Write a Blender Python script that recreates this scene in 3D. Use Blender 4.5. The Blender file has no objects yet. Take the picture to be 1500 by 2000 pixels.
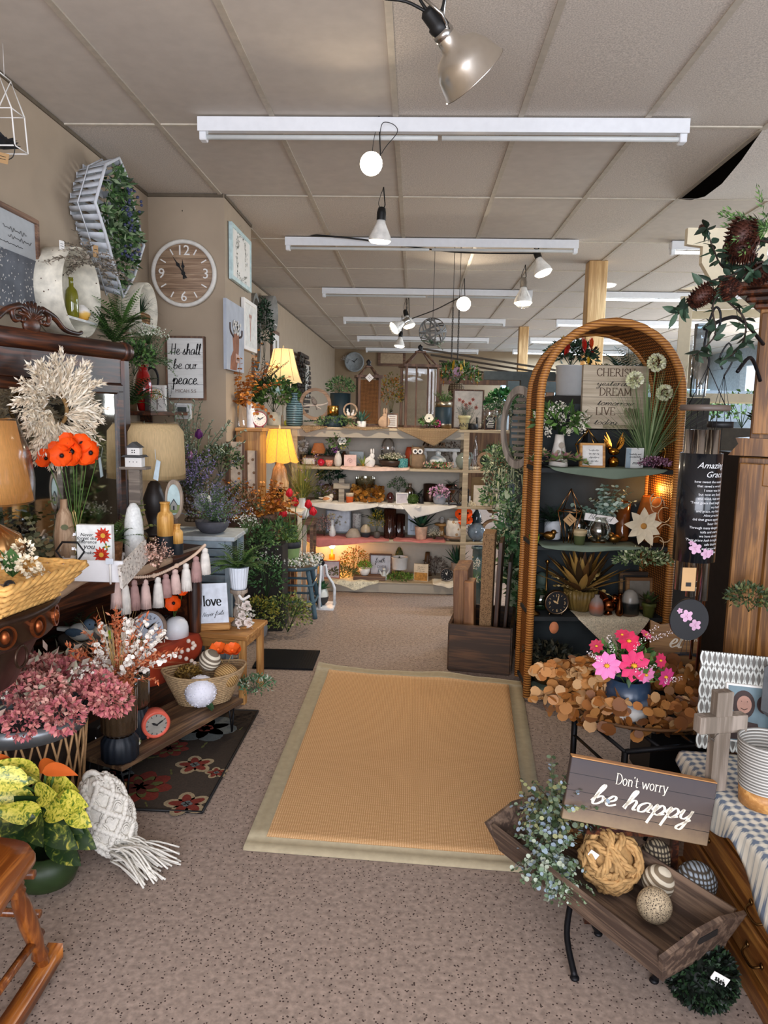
import bpy,math,random
from math import sin,cos,pi,radians as RAD,sqrt,atan2
from mathutils import Vector as V,Matrix,Quaternion
random.seed(7)
SC=bpy.context.scene;COL=SC.collection
# ---------------------------------------------------------------- camera
FPX,PITCH,YAW,ROLL=1426.67,0.132436,0.0395808,0.0200435
CP=V((0,0,1.5))
_f=V((-sin(YAW)*cos(PITCH),cos(YAW)*cos(PITCH),-sin(PITCH)))
_r0=V((cos(YAW),sin(YAW),0));_u0=_r0.cross(_f)
_r=cos(ROLL)*_r0+sin(ROLL)*_u0;_u=-sin(ROLL)*_r0+cos(ROLL)*_u0
cam_d=bpy.data.cameras.new('camera');cam=bpy.data.objects.new('camera',cam_d);COL.objects.link(cam)
cam_d.sensor_fit='HORIZONTAL';cam_d.sensor_width=36;cam_d.lens=36*FPX/1500;cam_d.clip_start=.05;cam_d.clip_end=100
cam.matrix_world=Matrix(((_r.x,_u.x,-_f.x,CP.x),(_r.y,_u.y,-_f.y,CP.y),(_r.z,_u.z,-_f.z,CP.z),(0,0,0,1)))
SC.camera=cam
SC.view_settings.view_transform='Standard';SC.view_settings.look='None';SC.view_settings.gamma=1
SC.view_settings.use_curve_mapping=False;SC.view_settings.exposure=0.0
W=bpy.data.worlds.new('world');SC.world=W;W.use_nodes=True
W.node_tree.nodes['Background'].inputs[0].default_value=(.78,.88,1,1);W.node_tree.nodes['Background'].inputs[1].default_value=1.6

def lin(h):
 if not isinstance(h,str):return tuple(h)
 h=h.lstrip('#');c=[int(h[i:i+2],16)/255 for i in(0,2,4)]
 return tuple(x/12.92 if x<=.04045 else((x+.055)/1.055)**2.4 for x in c)
def light(kind,name,loc,power,color='#ffffff',size=.1,size_y=None,target=None,spot=None,blend=.5):
 d=bpy.data.lights.new(name,kind);d.energy=power;d.color=lin(color)
 if kind=='AREA':
  d.size=size
  if size_y:d.shape='RECTANGLE';d.size_y=size_y
 elif kind in('POINT','SPOT'):d.shadow_soft_size=size
 if kind=='SPOT':d.spot_size=spot;d.spot_blend=blend
 o=bpy.data.objects.new(name,d);COL.objects.link(o);o.location=loc
 if target is not None:o.rotation_euler=(V(target)-V(loc)).to_track_quat('-Z','Y').to_euler()
 return o
CZ=2.954
light('AREA','side_window_daylight',(6.35,9.6,1.7),330,'#f1f3f5',6.5,1.8,(0,9.6,1.9))
# daylight through the shop-front windows behind the photographer, lamps along the ceiling
light('AREA','window_daylight',(-.1,-1.6,1.55),215,'#f1f3ff',3.2,2.1,(-.1,5,1.7))
light('AREA','window_daylight',(4.05,-1.6,1.55),110,'#eaf1ff',3.5,2.1,(4,5,1.5))

def at(px,py,x=None,y=None,z=None):
 d=_f+_r*((px-750)/FPX)-_u*((py-1000)/FPX)
 if x is not None:s=(x-CP.x)/d.x
 elif y is not None:s=(y-CP.y)/d.y
 else:s=(z-CP.z)/d.z
 return CP+d*s
def on(px,Y,z):
 v=V((0,Y,z))-CP;a=(750-px)
 # a*(X f.x + v.f) + FPX*(X r.x + v.r) = 0
 X=-(a*v.dot(_f)+FPX*v.dot(_r))/(a*_f.x+FPX*_r.x)
 return V((X,Y,z))
def ms(loc):return(V(loc)-CP).dot(_f)/FPX # metres per pixel at a place
def hz(px,py,Y,z):return at(px,py,y=Y).z-z # height of pixel row above z at distance Y

# ---------------------------------------------------------------- materials
_mc={}
def _new(name):
 m=bpy.data.materials.new(name);m.use_nodes=True
 nt=m.node_tree;b=nt.nodes['Principled BSDF'];return m,nt,b
def N(nt,t,**kw):
 n=nt.nodes.new('ShaderNode'+t)
 for k,v in kw.items():
  if k.startswith('i_'):
   key=k[2:];key=int(key)if key.isdigit()else key.replace('_',' ');n.inputs[key].default_value=v
  else:setattr(n,k,v)
 return n
def coords(nt,scale=(1,1,1),kind='Object'):
 tc=N(nt,'TexCoord');mp=N(nt,'Mapping');mp.inputs['Scale'].default_value=scale
 nt.links.new(tc.outputs[kind],mp.inputs[0]);return mp.outputs[0]
def ramp(nt,src,stops):
 r=N(nt,'ValToRGB');e=r.color_ramp.elements
 while len(e)<len(stops):e.new(.5)
 for k,(p,c)in enumerate(stops):e[k].position=p;e[k].color=(*lin(c),1)
 nt.links.new(src,r.inputs[0]);return r.outputs[0]
def bump(nt,b,src,s,d=.002):
 bp=N(nt,'Bump');bp.inputs['Strength'].default_value=s;bp.inputs['Distance'].default_value=d
 nt.links.new(src,bp.inputs['Height']);nt.links.new(bp.outputs[0],b.inputs['Normal'])
def shade(c,k):return tuple(min(1,x*k)for x in lin(c))
def P(c,rough=.6,metal=0,var=.14,sc=25,bs=0,coat=0):
 key=('P',c,rough,metal,var,sc,bs,coat)
 if key in _mc:return _mc[key]
 m,nt,b=_new('paint');b.inputs['Roughness'].default_value=rough;b.inputs['Metallic'].default_value=metal
 b.inputs['Specular IOR Level'].default_value=.35
 if coat:b.inputs['Coat Weight'].default_value=coat
 n=N(nt,'TexNoise',i_Scale=sc,i_Detail=3.0);nt.links.new(coords(nt),n.inputs[0])
 nt.links.new(ramp(nt,n.outputs['Fac'],[(.3,shade(c,1-var)),(.7,shade(c,1+var))]),b.inputs['Base Color'])
 if bs:bump(nt,b,n.outputs['Fac'],bs)
 _mc[key]=m;return m
def WOOD(a,b_,axis=1,sc=9,rough=.45,coat=0,plank=0,pax=2):
 key=('W',a,b_,axis,sc,rough,coat,plank,pax)
 if key in _mc:return _mc[key]
 m,nt,b=_new('wood');b.inputs['Roughness'].default_value=rough;b.inputs['Coat Weight'].default_value=coat;b.inputs['Coat Roughness'].default_value=.15
 s=[sc*5]*3;s[axis]=sc*.45
 n=N(nt,'TexNoise',i_Scale=1.0,i_Detail=6.0,i_Distortion=.6);c=coords(nt,s);nt.links.new(c,n.inputs[0])
 s2=[sc*22]*3;s2[axis]=sc*.8
 n2=N(nt,'TexNoise',i_Scale=1.0,i_Detail=3.0);nt.links.new(coords(nt,s2),n2.inputs[0])
 mx=N(nt,'Math',operation='MULTIPLY_ADD');nt.links.new(n2.outputs['Fac'],mx.inputs[0]);mx.inputs[1].default_value=.4;nt.links.new(n.outputs['Fac'],mx.inputs[2])
 out=ramp(nt,mx.outputs[0],[(.45,shade(a,.8)),(.65,a),(.85,b_)])
 if plank:
  tc=N(nt,'TexCoord');sp=N(nt,'SeparateXYZ');nt.links.new(tc.outputs['Object'],sp.inputs[0])
  md=N(nt,'Math',operation='MODULO');md.inputs[1].default_value=plank;ad=N(nt,'Math',operation='ADD');ad.inputs[1].default_value=50*plank
  nt.links.new(sp.outputs[pax],ad.inputs[0]);nt.links.new(ad.outputs[0],md.inputs[0])
  lt=N(nt,'Math',operation='LESS_THAN');lt.inputs[1].default_value=.0022;nt.links.new(md.outputs[0],lt.inputs[0])
  mm=N(nt,'MixRGB');mm.inputs[2].default_value=(*shade(a,.25),1);nt.links.new(lt.outputs[0],mm.inputs[0]);nt.links.new(out,mm.inputs[1]);out=mm.outputs[0]
 nt.links.new(out,b.inputs['Base Color']);bump(nt,b,mx.outputs[0],.15)
 _mc[key]=m;return m
def WEAVE(a,b_,sx=150,sz=150,rough=.8,bs=.6,wax=('X','Z')):
 key=('V',a,b_,sx,sz,rough,bs,wax)
 if key in _mc:return _mc[key]
 m,nt,b=_new('weave');b.inputs['Roughness'].default_value=rough;b.inputs['Specular IOR Level'].default_value=.2
 w1=N(nt,'TexWave',i_Scale=sx/20,i_Distortion=1.5,bands_direction=wax[0],i_Detail=1.0);w2=N(nt,'TexWave',i_Scale=sz/20,i_Distortion=1.5,bands_direction=wax[1],i_Detail=1.0)
 c=coords(nt);nt.links.new(c,w1.inputs[0]);nt.links.new(c,w2.inputs[0])
 mu=N(nt,'Math',operation='MULTIPLY');nt.links.new(w1.outputs['Fac'],mu.inputs[0]);nt.links.new(w2.outputs['Fac'],mu.inputs[1])
 nt.links.new(ramp(nt,mu.outputs[0],[(.05,b_),(.5,a)]),b.inputs['Base Color']);bump(nt,b,mu.outputs[0],bs,.004)
 _mc[key]=m;return m
def STRIPE(a,b_,sc,ax='Z',rough=.8,dist=0,sharp=.08,bs=.3):
 key=('S',a,b_,sc,ax,rough,dist,sharp)
 if key in _mc:return _mc[key]
 m,nt,b=_new('striped');b.inputs['Roughness'].default_value=rough
 w=N(nt,'TexWave',i_Scale=sc,i_Distortion=dist,bands_direction=ax);nt.links.new(coords(nt),w.inputs[0])
 nt.links.new(ramp(nt,w.outputs['Fac'],[(.5-sharp,a),(.5+sharp,b_)]),b.inputs['Base Color']);bump(nt,b,w.outputs['Fac'],bs,.004)
 _mc[key]=m;return m
def GRADZ(stops,z0,z1,rough=.5,noise=.15,sc=30):
 m,nt,b=_new('glaze');b.inputs['Roughness'].default_value=rough
 tc=N(nt,'TexCoord');sp=N(nt,'SeparateXYZ');nt.links.new(tc.outputs['Object'],sp.inputs[0])
 mr=N(nt,'MapRange');mr.inputs[1].default_value=z0;mr.inputs[2].default_value=z1;nt.links.new(sp.outputs[2],mr.inputs[0])
 n=N(nt,'TexNoise',i_Scale=sc,i_Detail=4.0);nt.links.new(tc.outputs['Object'],n.inputs[0])
 ma=N(nt,'Math',operation='MULTIPLY_ADD');nt.links.new(n.outputs['Fac'],ma.inputs[0]);ma.inputs[1].default_value=noise*2
 sb=N(nt,'Math',operation='SUBTRACT');sb.inputs[1].default_value=noise;nt.links.new(mr.outputs[0],sb.inputs[0]);nt.links.new(sb.outputs[0],ma.inputs[2])
 nt.links.new(ramp(nt,ma.outputs[0],stops),b.inputs['Base Color']);return m
def SPECK(base,spots,scale=60,thr=.5,rough=.8,bs=.3,dens=.28):
 key=('K',base,spots,scale,rough,dens)
 if key in _mc:return _mc[key]
 m,nt,b=_new('speckled');b.inputs['Roughness'].default_value=rough;b.inputs['Specular IOR Level'].default_value=.2
 v=N(nt,'TexVoronoi',i_Scale=scale);c=coords(nt);nt.links.new(c,v.inputs[0])
 n=N(nt,'TexNoise',i_Scale=scale*.7,i_Detail=3.0);nt.links.new(c,n.inputs[0])
 ro=ramp(nt,n.outputs['Fac'],[(.3,shade(base,.75)),(.7,shade(base,1.25))])
 lt=N(nt,'Math',operation='LESS_THAN');lt.inputs[1].default_value=dens;nt.links.new(v.outputs['Distance'],lt.inputs[0])
 mm=N(nt,'MixRGB');mm.inputs[2].default_value=(*lin(spots),1);nt.links.new(lt.outputs[0],mm.inputs[0]);nt.links.new(ro,mm.inputs[1])
 nt.links.new(mm.outputs[0],b.inputs['Base Color']);bump(nt,b,n.outputs['Fac'],bs)
 _mc[key]=m;return m
def METAL(c,rough=.3):return P(c,rough,1,.06)
def EMIT(c,s):
 key=('E',c,s)
 if key in _mc:return _mc[key]
 m,nt,b=_new('lit');b.inputs['Base Color'].default_value=(*lin(c),1);b.inputs['Emission Color'].default_value=(*lin(c),1);b.inputs['Emission Strength'].default_value=s
 _mc[key]=m;return m
def GLASS(c='#ffffff',mixv=.12,rough=.03):
 key=('G',c,mixv,rough)
 if key in _mc:return _mc[key]
 m,nt,b=_new('glass');nt.nodes.remove(b);o=nt.nodes['Material Output']
 t=N(nt,'BsdfTransparent');t.inputs[0].default_value=(*lin(c),1);g=N(nt,'BsdfGlossy');g.inputs['Roughness'].default_value=rough
 lw=N(nt,'LayerWeight');lw.inputs[0].default_value=.25;ad=N(nt,'Math',operation='MULTIPLY_ADD');ad.inputs[1].default_value=.7;ad.inputs[2].default_value=mixv;ad.use_clamp=True
 nt.links.new(lw.outputs['Fresnel'],ad.inputs[0]);mx=N(nt,'MixShader');nt.links.new(ad.outputs[0],mx.inputs[0]);nt.links.new(t.outputs[0],mx.inputs[1]);nt.links.new(g.outputs[0],mx.inputs[2]);nt.links.new(mx.outputs[0],o.inputs[0])
 _mc[key]=m;return m
def SHADE(c,em=0,tr=.45):
 key=('H',c,em,tr)
 if key in _mc:return _mc[key]
 m,nt,b=_new('lampshade_cloth');o=nt.nodes['Material Output'];b.inputs['Roughness'].default_value=.7
 n=N(nt,'TexNoise',i_Scale=60.0,i_Detail=2.0);nt.links.new(coords(nt,(3,3,.4)),n.inputs[0])
 cr=ramp(nt,n.outputs['Fac'],[(.3,shade(c,.9)),(.7,shade(c,1.1))]);nt.links.new(cr,b.inputs['Base Color'])
 if em:nt.links.new(cr,b.inputs['Emission Color']);b.inputs['Emission Strength'].default_value=em
 t=N(nt,'BsdfTranslucent');nt.links.new(cr,t.inputs[0]);mx=N(nt,'MixShader');mx.inputs[0].default_value=tr
 nt.links.new(b.outputs[0],mx.inputs[1]);nt.links.new(t.outputs[0],mx.inputs[2]);nt.links.new(mx.outputs[0],o.inputs[0])
 _mc[key]=m;return m
def LV(*cols,rough=.55):return[P(c,rough,0,.12,12)for c in cols]

# ---------------------------------------------------------------- geometry
Z=V((0,0,1))
def rnd(a,b):return random.uniform(a,b)
def rdir(zmin=-1,zmax=1):
 z=rnd(zmin,zmax);a=rnd(0,2*pi);s=sqrt(max(0,1-z*z));return V((s*cos(a),s*sin(a),z))
def perp(d):
 s=d.cross(Z)
 if s.length<1e-4:s=V((1,0,0))
 return s.normalized()
class G:
 def __init__(s):s.v=[];s.f=[];s.m=[];s.mi=0;s.sm=[];s.smooth=True
 def add(s,vs,fs,mi=None):
  o=len(s.v);s.v.extend(vs);mi=s.mi if mi is None else mi
  for f in fs:s.f.append(tuple(i+o for i in f));s.m.append(mi);s.sm.append(s.smooth)
 def box(s,c,d,rot=None,bev=.0):
  c=V(c);x,y,z=d[0]/2,d[1]/2,d[2]/2;sm=s.smooth;s.smooth=False
  b=min(bev,x*.9,y*.9,z*.9)
  if b>0:
   vs=[];fs=[]
   for sz in(-1,1):
    for sy in(-1,1):
     for sx in(-1,1):vs+=[V((sx*x,sy*(y-b),sz*(z-b))),V((sx*(x-b),sy*y,sz*(z-b))),V((sx*(x-b),sy*(y-b),sz*z))]
   I=lambda sx,sy,sz,k:((sz>0)*4+(sy>0)*2+(sx>0))*3+k
   for sx in(-1,1):
    fs.append([I(sx,-1,-1,0),I(sx,1,-1,0),I(sx,1,1,0),I(sx,-1,1,0)][::sx])
    fs.append([I(-1,sx,-1,1),I(1,sx,-1,1),I(1,sx,1,1),I(-1,sx,1,1)][::-sx])
    fs.append([I(-1,-1,sx,2),I(1,-1,sx,2),I(1,1,sx,2),I(-1,1,sx,2)][::sx])
   for a in(-1,1):
    for b_ in(-1,1):
     fs.append([I(a,b_,-1,0),I(a,b_,1,0),I(a,b_,1,1),I(a,b_,-1,1)])
     fs.append([I(a,-1,b_,0),I(a,1,b_,0),I(a,1,b_,2),I(a,-1,b_,2)])
     fs.append([I(-1,a,b_,1),I(1,a,b_,1),I(1,a,b_,2),I(-1,a,b_,2)])
     for c_ in(-1,1):fs.append([I(a,b_,c_,0),I(a,b_,c_,1),I(a,b_,c_,2)])
  else:
   vs=[V((a,b2,c2))for c2 in(-z,z)for b2 in(-y,y)for a in(-x,x)]
   fs=[(0,2,3,1),(4,5,7,6),(0,1,5,4),(2,6,7,3),(0,4,6,2),(1,3,7,5)]
  if rot is not None:vs=[rot@p for p in vs]
  s.add([p+c for p in vs],fs);s.smooth=sm
 def lathe(s,prof,c=(0,0,0),n=24,rot=None,wob=0,flute=0,fd=0,sx=1,sy=1):
  c=V(c);vs=[]
  for r,z in prof:
   for k in range(n):
    a=2*pi*k/n;rr=r*(1+fd*(abs(sin(a*flute/2))-.5))if flute else r
    vs.append(V((rr*cos(a)*sx,rr*sin(a)*sy,z+wob*sin(a*3))))
  if rot is not None:vs=[rot@p for p in vs]
  fs=[]
  for j in range(len(prof)-1):
   for k in range(n):fs.append((j*n+k,j*n+(k+1)%n,(j+1)*n+(k+1)%n,(j+1)*n+k))
  if prof[0][0]>1e-5:fs.append(tuple(range(n))[::-1])
  s.add([p+c for p in vs],fs)
 def tube(s,pts,r,n=6,close=False,r2=None,caps=True):
  pts=[V(p)for p in pts];vs=[];L=len(pts);nrm=None
  for i,p in enumerate(pts):
   if close:d=(pts[(i+1)%L]-pts[i-1])
   else:d=pts[min(i+1,L-1)]-pts[max(i-1,0)]
   if d.length<1e-9:d=V((0,0,1))
   d.normalize()
   if nrm is None:nrm=perp(d)
   nrm=(nrm-d*nrm.dot(d));nrm=nrm.normalized()if nrm.length>1e-6 else perp(d)
   b=d.cross(nrm);rr=r[i]if isinstance(r,(list,tuple))else(r if r2 is None else r+(r2-r)*i/(L-1))
   for k in range(n):a=2*pi*k/n;vs.append(p+nrm*cos(a)*rr+b*sin(a)*rr)
  fs=[]
  for i in range(L if close else L-1):
   j=(i+1)%L
   for k in range(n):fs.append((i*n+k,i*n+(k+1)%n,j*n+(k+1)%n,j*n+k))
  if not close and caps:fs+=[tuple(range(n))[::-1],tuple(range((L-1)*n,L*n))]
  s.add(vs,fs)
 def ball(s,c,r,n=12,m=8,sx=1,sy=1,sz=1,rot=None):
  prof=[(max(1e-6,r*sin(pi*j/m)),-r*cos(pi*j/m))for j in range(m+1)]
  c=V(c);vs=[]
  for q,z in prof:
   for k in range(n):a=2*pi*k/n;vs.append(V((q*cos(a)*sx,q*sin(a)*sy,z*sz)))
  if rot is not None:vs=[rot@p for p in vs]
  s.add([p+c for p in vs],[(j*n+k,j*n+(k+1)%n,(j+1)*n+(k+1)%n,(j+1)*n+k)for j in range(m)for k in range(n)])
 def prism(s,poly,y0,y1,rot=None,c=(0,0,0)): # polygon in x,z extruded along y
  n=len(poly);c=V(c);vs=[V((x,y,z))for y in(y0,y1)for x,z in poly];sm=s.smooth;s.smooth=False
  if rot is not None:vs=[rot@p for p in vs]
  s.add([p+c for p in vs],[tuple(range(n)),tuple(range(n,2*n))[::-1]]+[(k,n+k,n+(k+1)%n,(k+1)%n)for k in range(n)]);s.smooth=sm
 def ring(s,R,w,t,c=(0,0,0),n=32,a0=0,a1=2*pi,rot=None,rz=1.0): # flat wooden ring facing y
  vs=[];full=abs(a1-a0-2*pi)<1e-4;k1=n if full else n+1;c=V(c)
  for k in range(k1):
   a=a0+(a1-a0)*k/n
   for rr,y in((R-w,-t/2),(R,-t/2),(R,t/2),(R-w,t/2)):vs.append(V((rr*cos(a),y,rr*sin(a)*rz)))
  if rot is not None:vs=[rot@p for p in vs]
  fs=[]
  for k in range(n):
   j=(k+1)%k1
   for q in range(4):fs.append((k*4+q,k*4+(q+1)%4,j*4+(q+1)%4,j*4+q))
  sm=s.smooth;s.smooth=False;s.add([p+c for p in vs],fs);s.smooth=sm
 def disc(s,c,R,n=20,nrm=V((0,-1,0)),sx=1):
  a=perp(nrm);b=nrm.cross(a);s.add([V(c)+a*cos(2*pi*k/n)*R*sx+b*sin(2*pi*k/n)*R for k in range(n)],[tuple(range(n))])
 def leaf(s,p,d,L,Wd,n=None,mi=None,fold=.25):
  n=n or Z;sd=d.cross(n)
  if sd.length<1e-3:sd=perp(d)
  sd.normalize();up=sd.cross(d).normalized();q=p+d*L*.45;dn=up*(-fold*Wd)
  s.add([p,q+sd*Wd*.5+dn,p+d*L,q-sd*Wd*.5+dn],[(0,1,2),(0,2,3)],mi)
 def bigleaf(s,p,d,L,Wd,n=None,droop=.5,mi=None,seg=6,edge=None,tw=0):
  n=n or Z;sd=d.cross(n);sd=sd.normalized()if sd.length>1e-3 else perp(d)
  if tw:sd=Quaternion(d,tw)@sd
  vs=[];fs=[];q=V(p);dd=V(d);ms_=[]
  for k in range(seg+1):
   t=k/seg;w=Wd*.5*(sin(pi*min(1,t*1.02)**.8)**.8 if 0<t<1 else .03);up=sd.cross(dd).normalized()
   vs+=[q-sd*w+up*w*.25,q-sd*w*.45+up*w*.08,q,q+sd*w*.45+up*w*.08,q+sd*w+up*w*.25]
   q=q+dd*(L/seg);dd=(dd-Z*droop/seg).normalized()
  sm=s.smooth
  for k in range(seg):
   for j in range(4):
    o=len(s.v)
    fs.append((k*5+j,k*5+j+1,k*5+j+6,k*5+j+5));ms_.append((edge if edge is not None and j in(0,3)and random.random()<.8 else(mi if mi is not None else s.mi)))
  o=len(s.v);s.v.extend(vs)
  for f,m_ in zip(fs,ms_):s.f.append(tuple(i+o for i in f));s.m.append(m_);s.sm.append(True)
 def rleaf(s,c,n,R,mi=None,k=7):
  a=perp(n);b=n.cross(a);s.add([c+a*cos(2*pi*i/k)*R+b*sin(2*pi*i/k)*R*rnd(.85,1)for i in range(k)],[tuple(range(k))],mi)
 def blade(s,p,d,L,w,droop=.8,seg=4,mi=None):
  vs=[];q=V(p);dd=V(d);sd=perp(dd)
  for k in range(seg+1):
   ww=w*(1-k/seg*.92)*.5;vs+=[q-sd*ww,q+sd*ww];q=q+dd*(L/seg);dd=(dd-Z*droop/seg).normalized()
  s.add(vs,[(2*k,2*k+1,2*k+3,2*k+2)for k in range(seg)],mi)
 def build(s,name,mats,parent=None,label=None,loc=None):
  me=bpy.data.meshes.new(name);me.from_pydata([tuple(p)for p in s.v],[],s.f)
  if not isinstance(mats,(list,tuple)):mats=[mats]
  for m in mats:me.materials.append(m)
  me.polygons.foreach_set('material_index',[min(i,len(mats)-1)for i in s.m]);me.polygons.foreach_set('use_smooth',s.sm);me.update()
  o=bpy.data.objects.new(name,me);COL.objects.link(o)
  if parent:o.parent=parent
  if label:o['label']=label
  if loc is not None:o.location=loc
  return o
def T(name,label,cat,loc=(0,0,0),rz=0,rx=0,ry=0,group=None):
 o=bpy.data.objects.new(name,None);COL.objects.link(o);o.empty_display_size=.05
 o.location=loc;o.rotation_euler=(rx,ry,rz);o['label']=label;o['category']=cat
 if group:o['group']=group
 return o
def solo(name,g,mats,label,cat,loc=(0,0,0),rz=0,rx=0,ry=0,group=None,kind=None):
 o=g.build(name,mats);o.location=loc;o.rotation_euler=(rx,ry,rz);o['label']=label;o['category']=cat
 if group:o['group']=group
 if kind:o['kind']=kind
 return o
def struct(name,g,mats,label=None,loc=(0,0,0)):
 o=g.build(name,mats);o['kind']='structure';o.location=loc
 if label:o['label']=label
 return o
def copy_tree(o,label=None,loc=None,rz=None):
 def cp(a,par):
  c=a.copy();COL.objects.link(c);c.parent=par
  for ch in a.children:cp(ch,c)
  return c
 c=cp(o,None)
 if label:c['label']=label
 if loc is not None:c.location=loc
 if rz is not None:c.rotation_euler[2]=rz
 return c
def smooth(pts,k=5,close=False):
 pts=[V(p)for p in pts];n=len(pts);out=[]
 for i in range(n if close else n-1):
  p0=pts[i-1]if(i or close)else pts[0];p1=pts[i];p2=pts[(i+1)%n];p3=pts[(i+2)%n]if(close or i+2<n)else pts[-1]
  for j in range(k):
   t=j/k;out.append(.5*((2*p1)+(p2-p0)*t+(2*p0-5*p1+4*p2-p3)*t*t+(3*p1-p0-3*p2+p3)*t**3))
 if not close:out.append(pts[-1])
 return out

# ---------------------------------------------------------------- writing
SCR={'a':(1.1,[[(.9,.85),(.5,1),(.1,.6),(.2,.05),(.6,.1),(.9,.9),(.85,.2),(1.1,.1)]]),
 'b':(1.0,[[(0,.2),(.4,1.6),(.35,2),(.18,1.6),(.15,.1),(.5,0),(.8,.4),(.6,.85),(.25,.6)],[(.7,.7),(1,.6)]]),
 'c':(.9,[[(.8,.85),(.45,1),(.1,.5),(.3,0),(.9,.2)]]),
 'd':(1.15,[[(.8,.9),(.4,1),(.1,.4),(.4,0),(.8,.5),(.95,2),(.9,.2),(1.15,.1)]]),
 'e':(.9,[[(0,.3),(.6,.6),(.62,.95),(.35,1),(.1,.4),(.4,0),(.9,.25)]]),
 'f':(.75,[[(0,.1),(.6,1.6),(.5,2),(.3,1.6),(.3,-.8),(.15,-1),(.1,-.6),(.7,.4)],[(.05,1),(.6,1.05)]]),
 'g':(1.05,[[(.85,.85),(.45,1),(.1,.5),(.45,.1),(.85,.9),(.8,-.7),(.5,-1),(.3,-.7),(1.05,.1)]]),
 'h':(1.0,[[(0,.1),(.4,1.7),(.3,2),(.15,1.6),(.15,0)],[(.15,.4),(.5,1),(.75,.8),(.75,.1),(1,.1)]]),
 'i':(.55,[[(0,.1),(.3,1),(.3,.1),(.55,.1)],[(.3,1.35),(.34,1.48)]]),
 'k':(.9,[[(0,.1),(.4,1.7),(.3,2),(.15,1.6),(.15,0)],[(.7,1),(.2,.5),(.6,.1),(.9,.1)]]),
 'l':(.6,[[(0,.1),(.45,1.6),(.35,2),(.2,1.5),(.25,.1),(.6,.1)]]),
 'm':(1.5,[[(0,.7),(.15,1),(.15,0)],[(.15,.4),(.45,1),(.65,.8),(.65,0)],[(.65,.4),(.95,1),(1.2,.8),(1.2,.1),(1.5,.1)]]),
 'n':(1.0,[[(0,.7),(.15,1),(.15,0)],[(.15,.4),(.5,1),(.72,.8),(.72,.1),(1,.1)]]),
 'o':(.95,[[(.5,1),(.1,.7),(.15,.1),(.6,0),(.85,.5),(.5,1),(.6,.85),(.95,.85)]]),
 'p':(1.05,[[(0,.4),(.25,1),(.15,-1)],[(.2,.3),(.55,1),(.9,.6),(.6,0),(.2,.15)],[(.6,0),(1.05,.2)]]),
 'r':(.72,[[(0,.7),(.15,1),(.15,0)],[(.15,.45),(.38,.92),(.7,.98)]]),
 's':(.8,[[(0,.1),(.45,1.05),(.35,.7),(.6,.3),(.4,0),(.1,.1)],[(.5,.05),(.8,.15)]]),
 't':(.7,[[(0,.1),(.35,1.7),(.25,.2),(.4,0),(.7,.15)],[(.05,1.2),(.6,1.25)]]),
 'u':(1.05,[[(0,.6),(.15,1),(.12,.2),(.4,0),(.75,.3),(.8,1),(.8,.15),(1.05,.1)]]),
 'v':(1.0,[[(0,.8),(.15,1),(.35,.05),(.45,.05),(.8,1),(1,.9)]]),
 'w':(1.25,[[(0,.8),(.15,1),(.2,.1),(.45,.1),(.6,.8),(.65,.1),(.95,.15),(1.05,1),(1.25,.9)]]),
 'y':(1.0,[[(0,.6),(.15,1),(.15,.3),(.45,.1),(.75,.5),(.8,1),(.7,-.8),(.4,-1),(.3,-.7),(1,.1)]]),
 'H':(1.2,[[(.2,2),(.15,0)],[(.95,2),(.9,0)],[(.05,.95),(1.1,1.15)]]),'N':(1.2,[[(.1,0),(.25,2),(.8,0),(1.1,2)]]),
 'B':(1.1,[[(.2,2),(.15,0)],[(.1,1.9),(.7,1.9),(.7,1.2),(.2,1.1),(.9,.9),(.8,.1),(.1,0)]]),
 'A':(1.3,[[(0,.2),(.3,.1),(.9,2),(1,0),(1.3,.1)],[(.2,.8),(1.1,.8)]]),'G':(1.2,[[(1.1,1.7),(.6,2),(.1,1),(.5,0),(1,.4),(1,.9),(.6,.9)]]),
 '.':(.3,[[(.1,0),(.16,.09)]]),' ':(.6,[])}
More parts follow.
